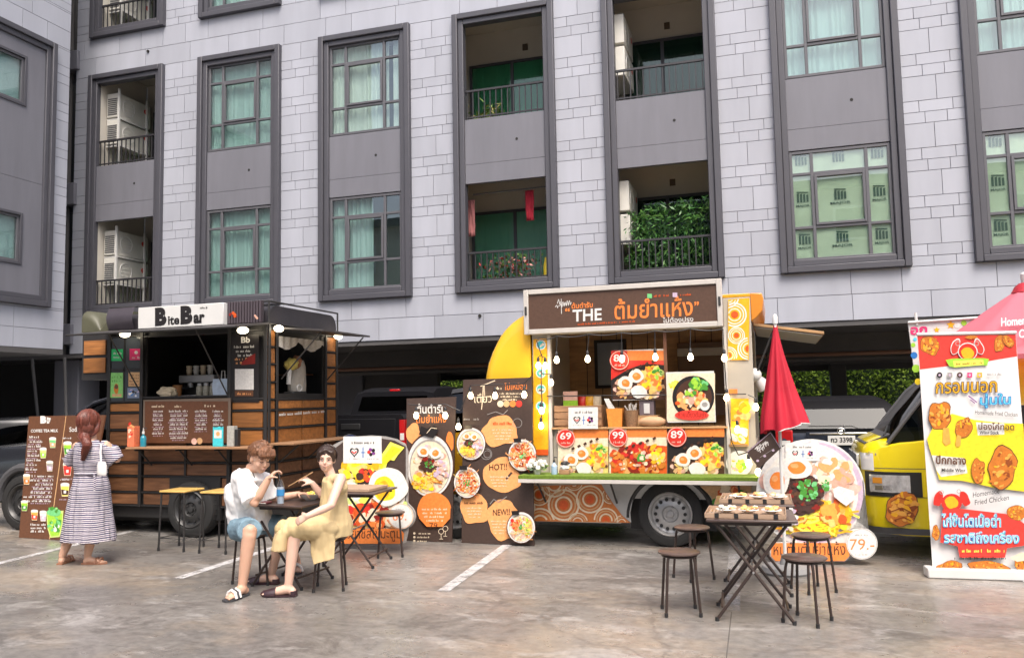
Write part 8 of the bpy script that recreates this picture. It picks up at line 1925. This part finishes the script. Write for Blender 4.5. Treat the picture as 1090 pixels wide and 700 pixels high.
ovals(b, [(pv-Vector((0, 0, .095)), sw*.18, dp*.17), (pv+Vector((0, 0, .0)), sw*.18, dp*.165), (pv+Vector((0, 0, .10)), sw*.16, dp*.13), (ch-Vector((0, 0, .04)), sw*.15, dp*.115), (ch+Vector((0, 0, .05)), sw*.15, dp*.105), (nk-Vector((-.0, 0, .05)), sw*.125, dp*.07), (nk-Vector((0, 0, .015)), sw*.058, dp*.055)], M_dress)
limb(b, [hN, hN.lerp(knN, .5), knN-dp*.02], [.108, .098, .084], M_dress); limb(b, [hF, hF.lerp(knF, .5), knF-dp*.02], [.108, .098, .084], M_dress)
limb(b, [nk+sw*.06-Vector((0, 0, .045)), shN-sw*.035+Vector((0, 0, .005)), shN-sw*.05-Vector((0, 0, .08))], [.045, .050, .06], M_dress); limb(b, [nk-sw*.05-Vector((0, 0, .045)), shF+sw*.03, shF+sw*.05-Vector((0, 0, .08))], [.045, .050, .06], M_dress)
# lap: from hips to knees, hem hanging over the shins, tail falling beside the stool
up_ = Vector((0, 0, 1)); kM = (knN+knF)/2; hM = (hN+hF)/2; cr = (knN-knF).normalized()
ovals(b, [(hM, sw*.20, up_*.115), (hM.lerp(kM, .35), sw*.195, up_*.11), (hM.lerp(kM, .7), sw*.185, up_*.10), (kM+dp*.02-up_*.0, sw*.18, up_*.088)], M_dress)
ovals(b, [(kM+dp*.0, sw*.175, dp*.075), (kM+dp*.03-up_*.07, sw*.185, dp*.085), (kM+dp*.05-up_*.16, sw*.19, dp*.085)], M_dress)
tl = Vector(Y_(343, 570, 6.34)); tl2 = Vector(Y_(345, 598, 6.30))
ovals(b, [(tl+up_*.03, Vector((.11, .0, 0)), Vector((0, .05, 0))), (tl.lerp(tl2, .5), Vector((.105, .02, .02)), Vector((0, .03, 0))), (tl2, Vector((.085, .03, .022)), Vector((0, .022, 0)))], M_dress)
limb(b, [tl+up_*.06+Vector((.08, .02, 0)), tl+up_*.07-Vector((.12, 0, 0))], [.06, .05], M_dress)
fuse(b, 'dress', f1_, M_dress, .007, 9, .013, 11, 7, (1.3, 1.0, .5))
M_hair3 = mat('dark brown hair', (.036, .020, .015), .4, var=.4, scale=24, bump=.4, bscale=80)
b = MB(); b.ell(P(0, -.030, .046), (.086, .097, .086), M_hair3, M, 12); b.ell(P(0, -.075, .01), (.070, .050, .065), M_hair3, M, 10); b.ell(P(0, -.125, -.005), (.042, .040, .042), M_hair3, M, 10, .2)
for x in (-1, 1): limb(b, [P(x*.012, .062, .098), P(x*.052, .060, .075), P(x*.074, .032, .03), P(x*.074, .01, -.015)], [.014, .019, .016, .008], M_hair3)
fuse(b, 'hair', f1_, M_hair3, .006, 3, .004, 40, 3, (1, 1, .3))
strands_on('loose_hair', f1_, M_hair3, P(0, -.030, .044), M, (.087, .099, .087), 130, 6, e0=1.3, e1=-.35, arc=(pi*.95, pi*2.05), tail=[P(0, -.10, .0), P(0, -.14, -.005)], r0=.003)
M_flat = mat('dark plum leather', (.035, .015, .02), .4, coat=.2)
for ft in (ftN, ftF):
    g_, d, s_, z = ft; b = MB()
    b.prism([g_-d*.07+s_*.033+z*.003, g_+d*.07+s_*.042+z*.003, g_+d*.18+s_*.045+z*.003, g_+d*.225+z*.003, g_+d*.18-s_*.045+z*.003, g_+d*.07-s_*.04+z*.003, g_-d*.07-s_*.033+z*.003], z*.015, M_flat)
    b.loft([[g_+d*q+s_*(wd*cos(t))+z*(.016+h_*sin(t)) for t in [pi*i/10 for i in range(11)]] for q, wd, h_ in ((.10, .050, .062), (.14, .053, .054), (.18, .050, .044), (.215, .034, .034), (.232, .012, .02))], M_flat)
    b.loft([[g_-d*.03+d*(-.045*cos(t))*(1 if True else 0)+s_*(.042*sin(t))+z*zz for t in [-pi/2+pi*i/10 for i in range(11)]]+[g_-d*.03+d*(-.04*cos(t))+s_*(.037*sin(t))+z*zz for t in [pi/2-pi*i/10 for i in range(11)]] for zz in (.016, .05)], M_flat)
    b.obj('shoe', f1_)
sp = thing('chopsticks', 'pair of chopsticks in the raised hand of the woman in beige', 'chopsticks', wrF); b = MB(); h0 = wrF+Vector((-.075, -.02, .03)); b.tube([h0+Vector((.08, .02, .07)), h0+Vector((-.12, -.05, -.05))], .004, M_inwood, 6); b.obj('stick', sp); b = MB(); b.tube([h0+Vector((.085, .01, .065)), h0+Vector((-.115, -.065, -.052))], .004, M_inwood, 6); b.obj('stick', sp)
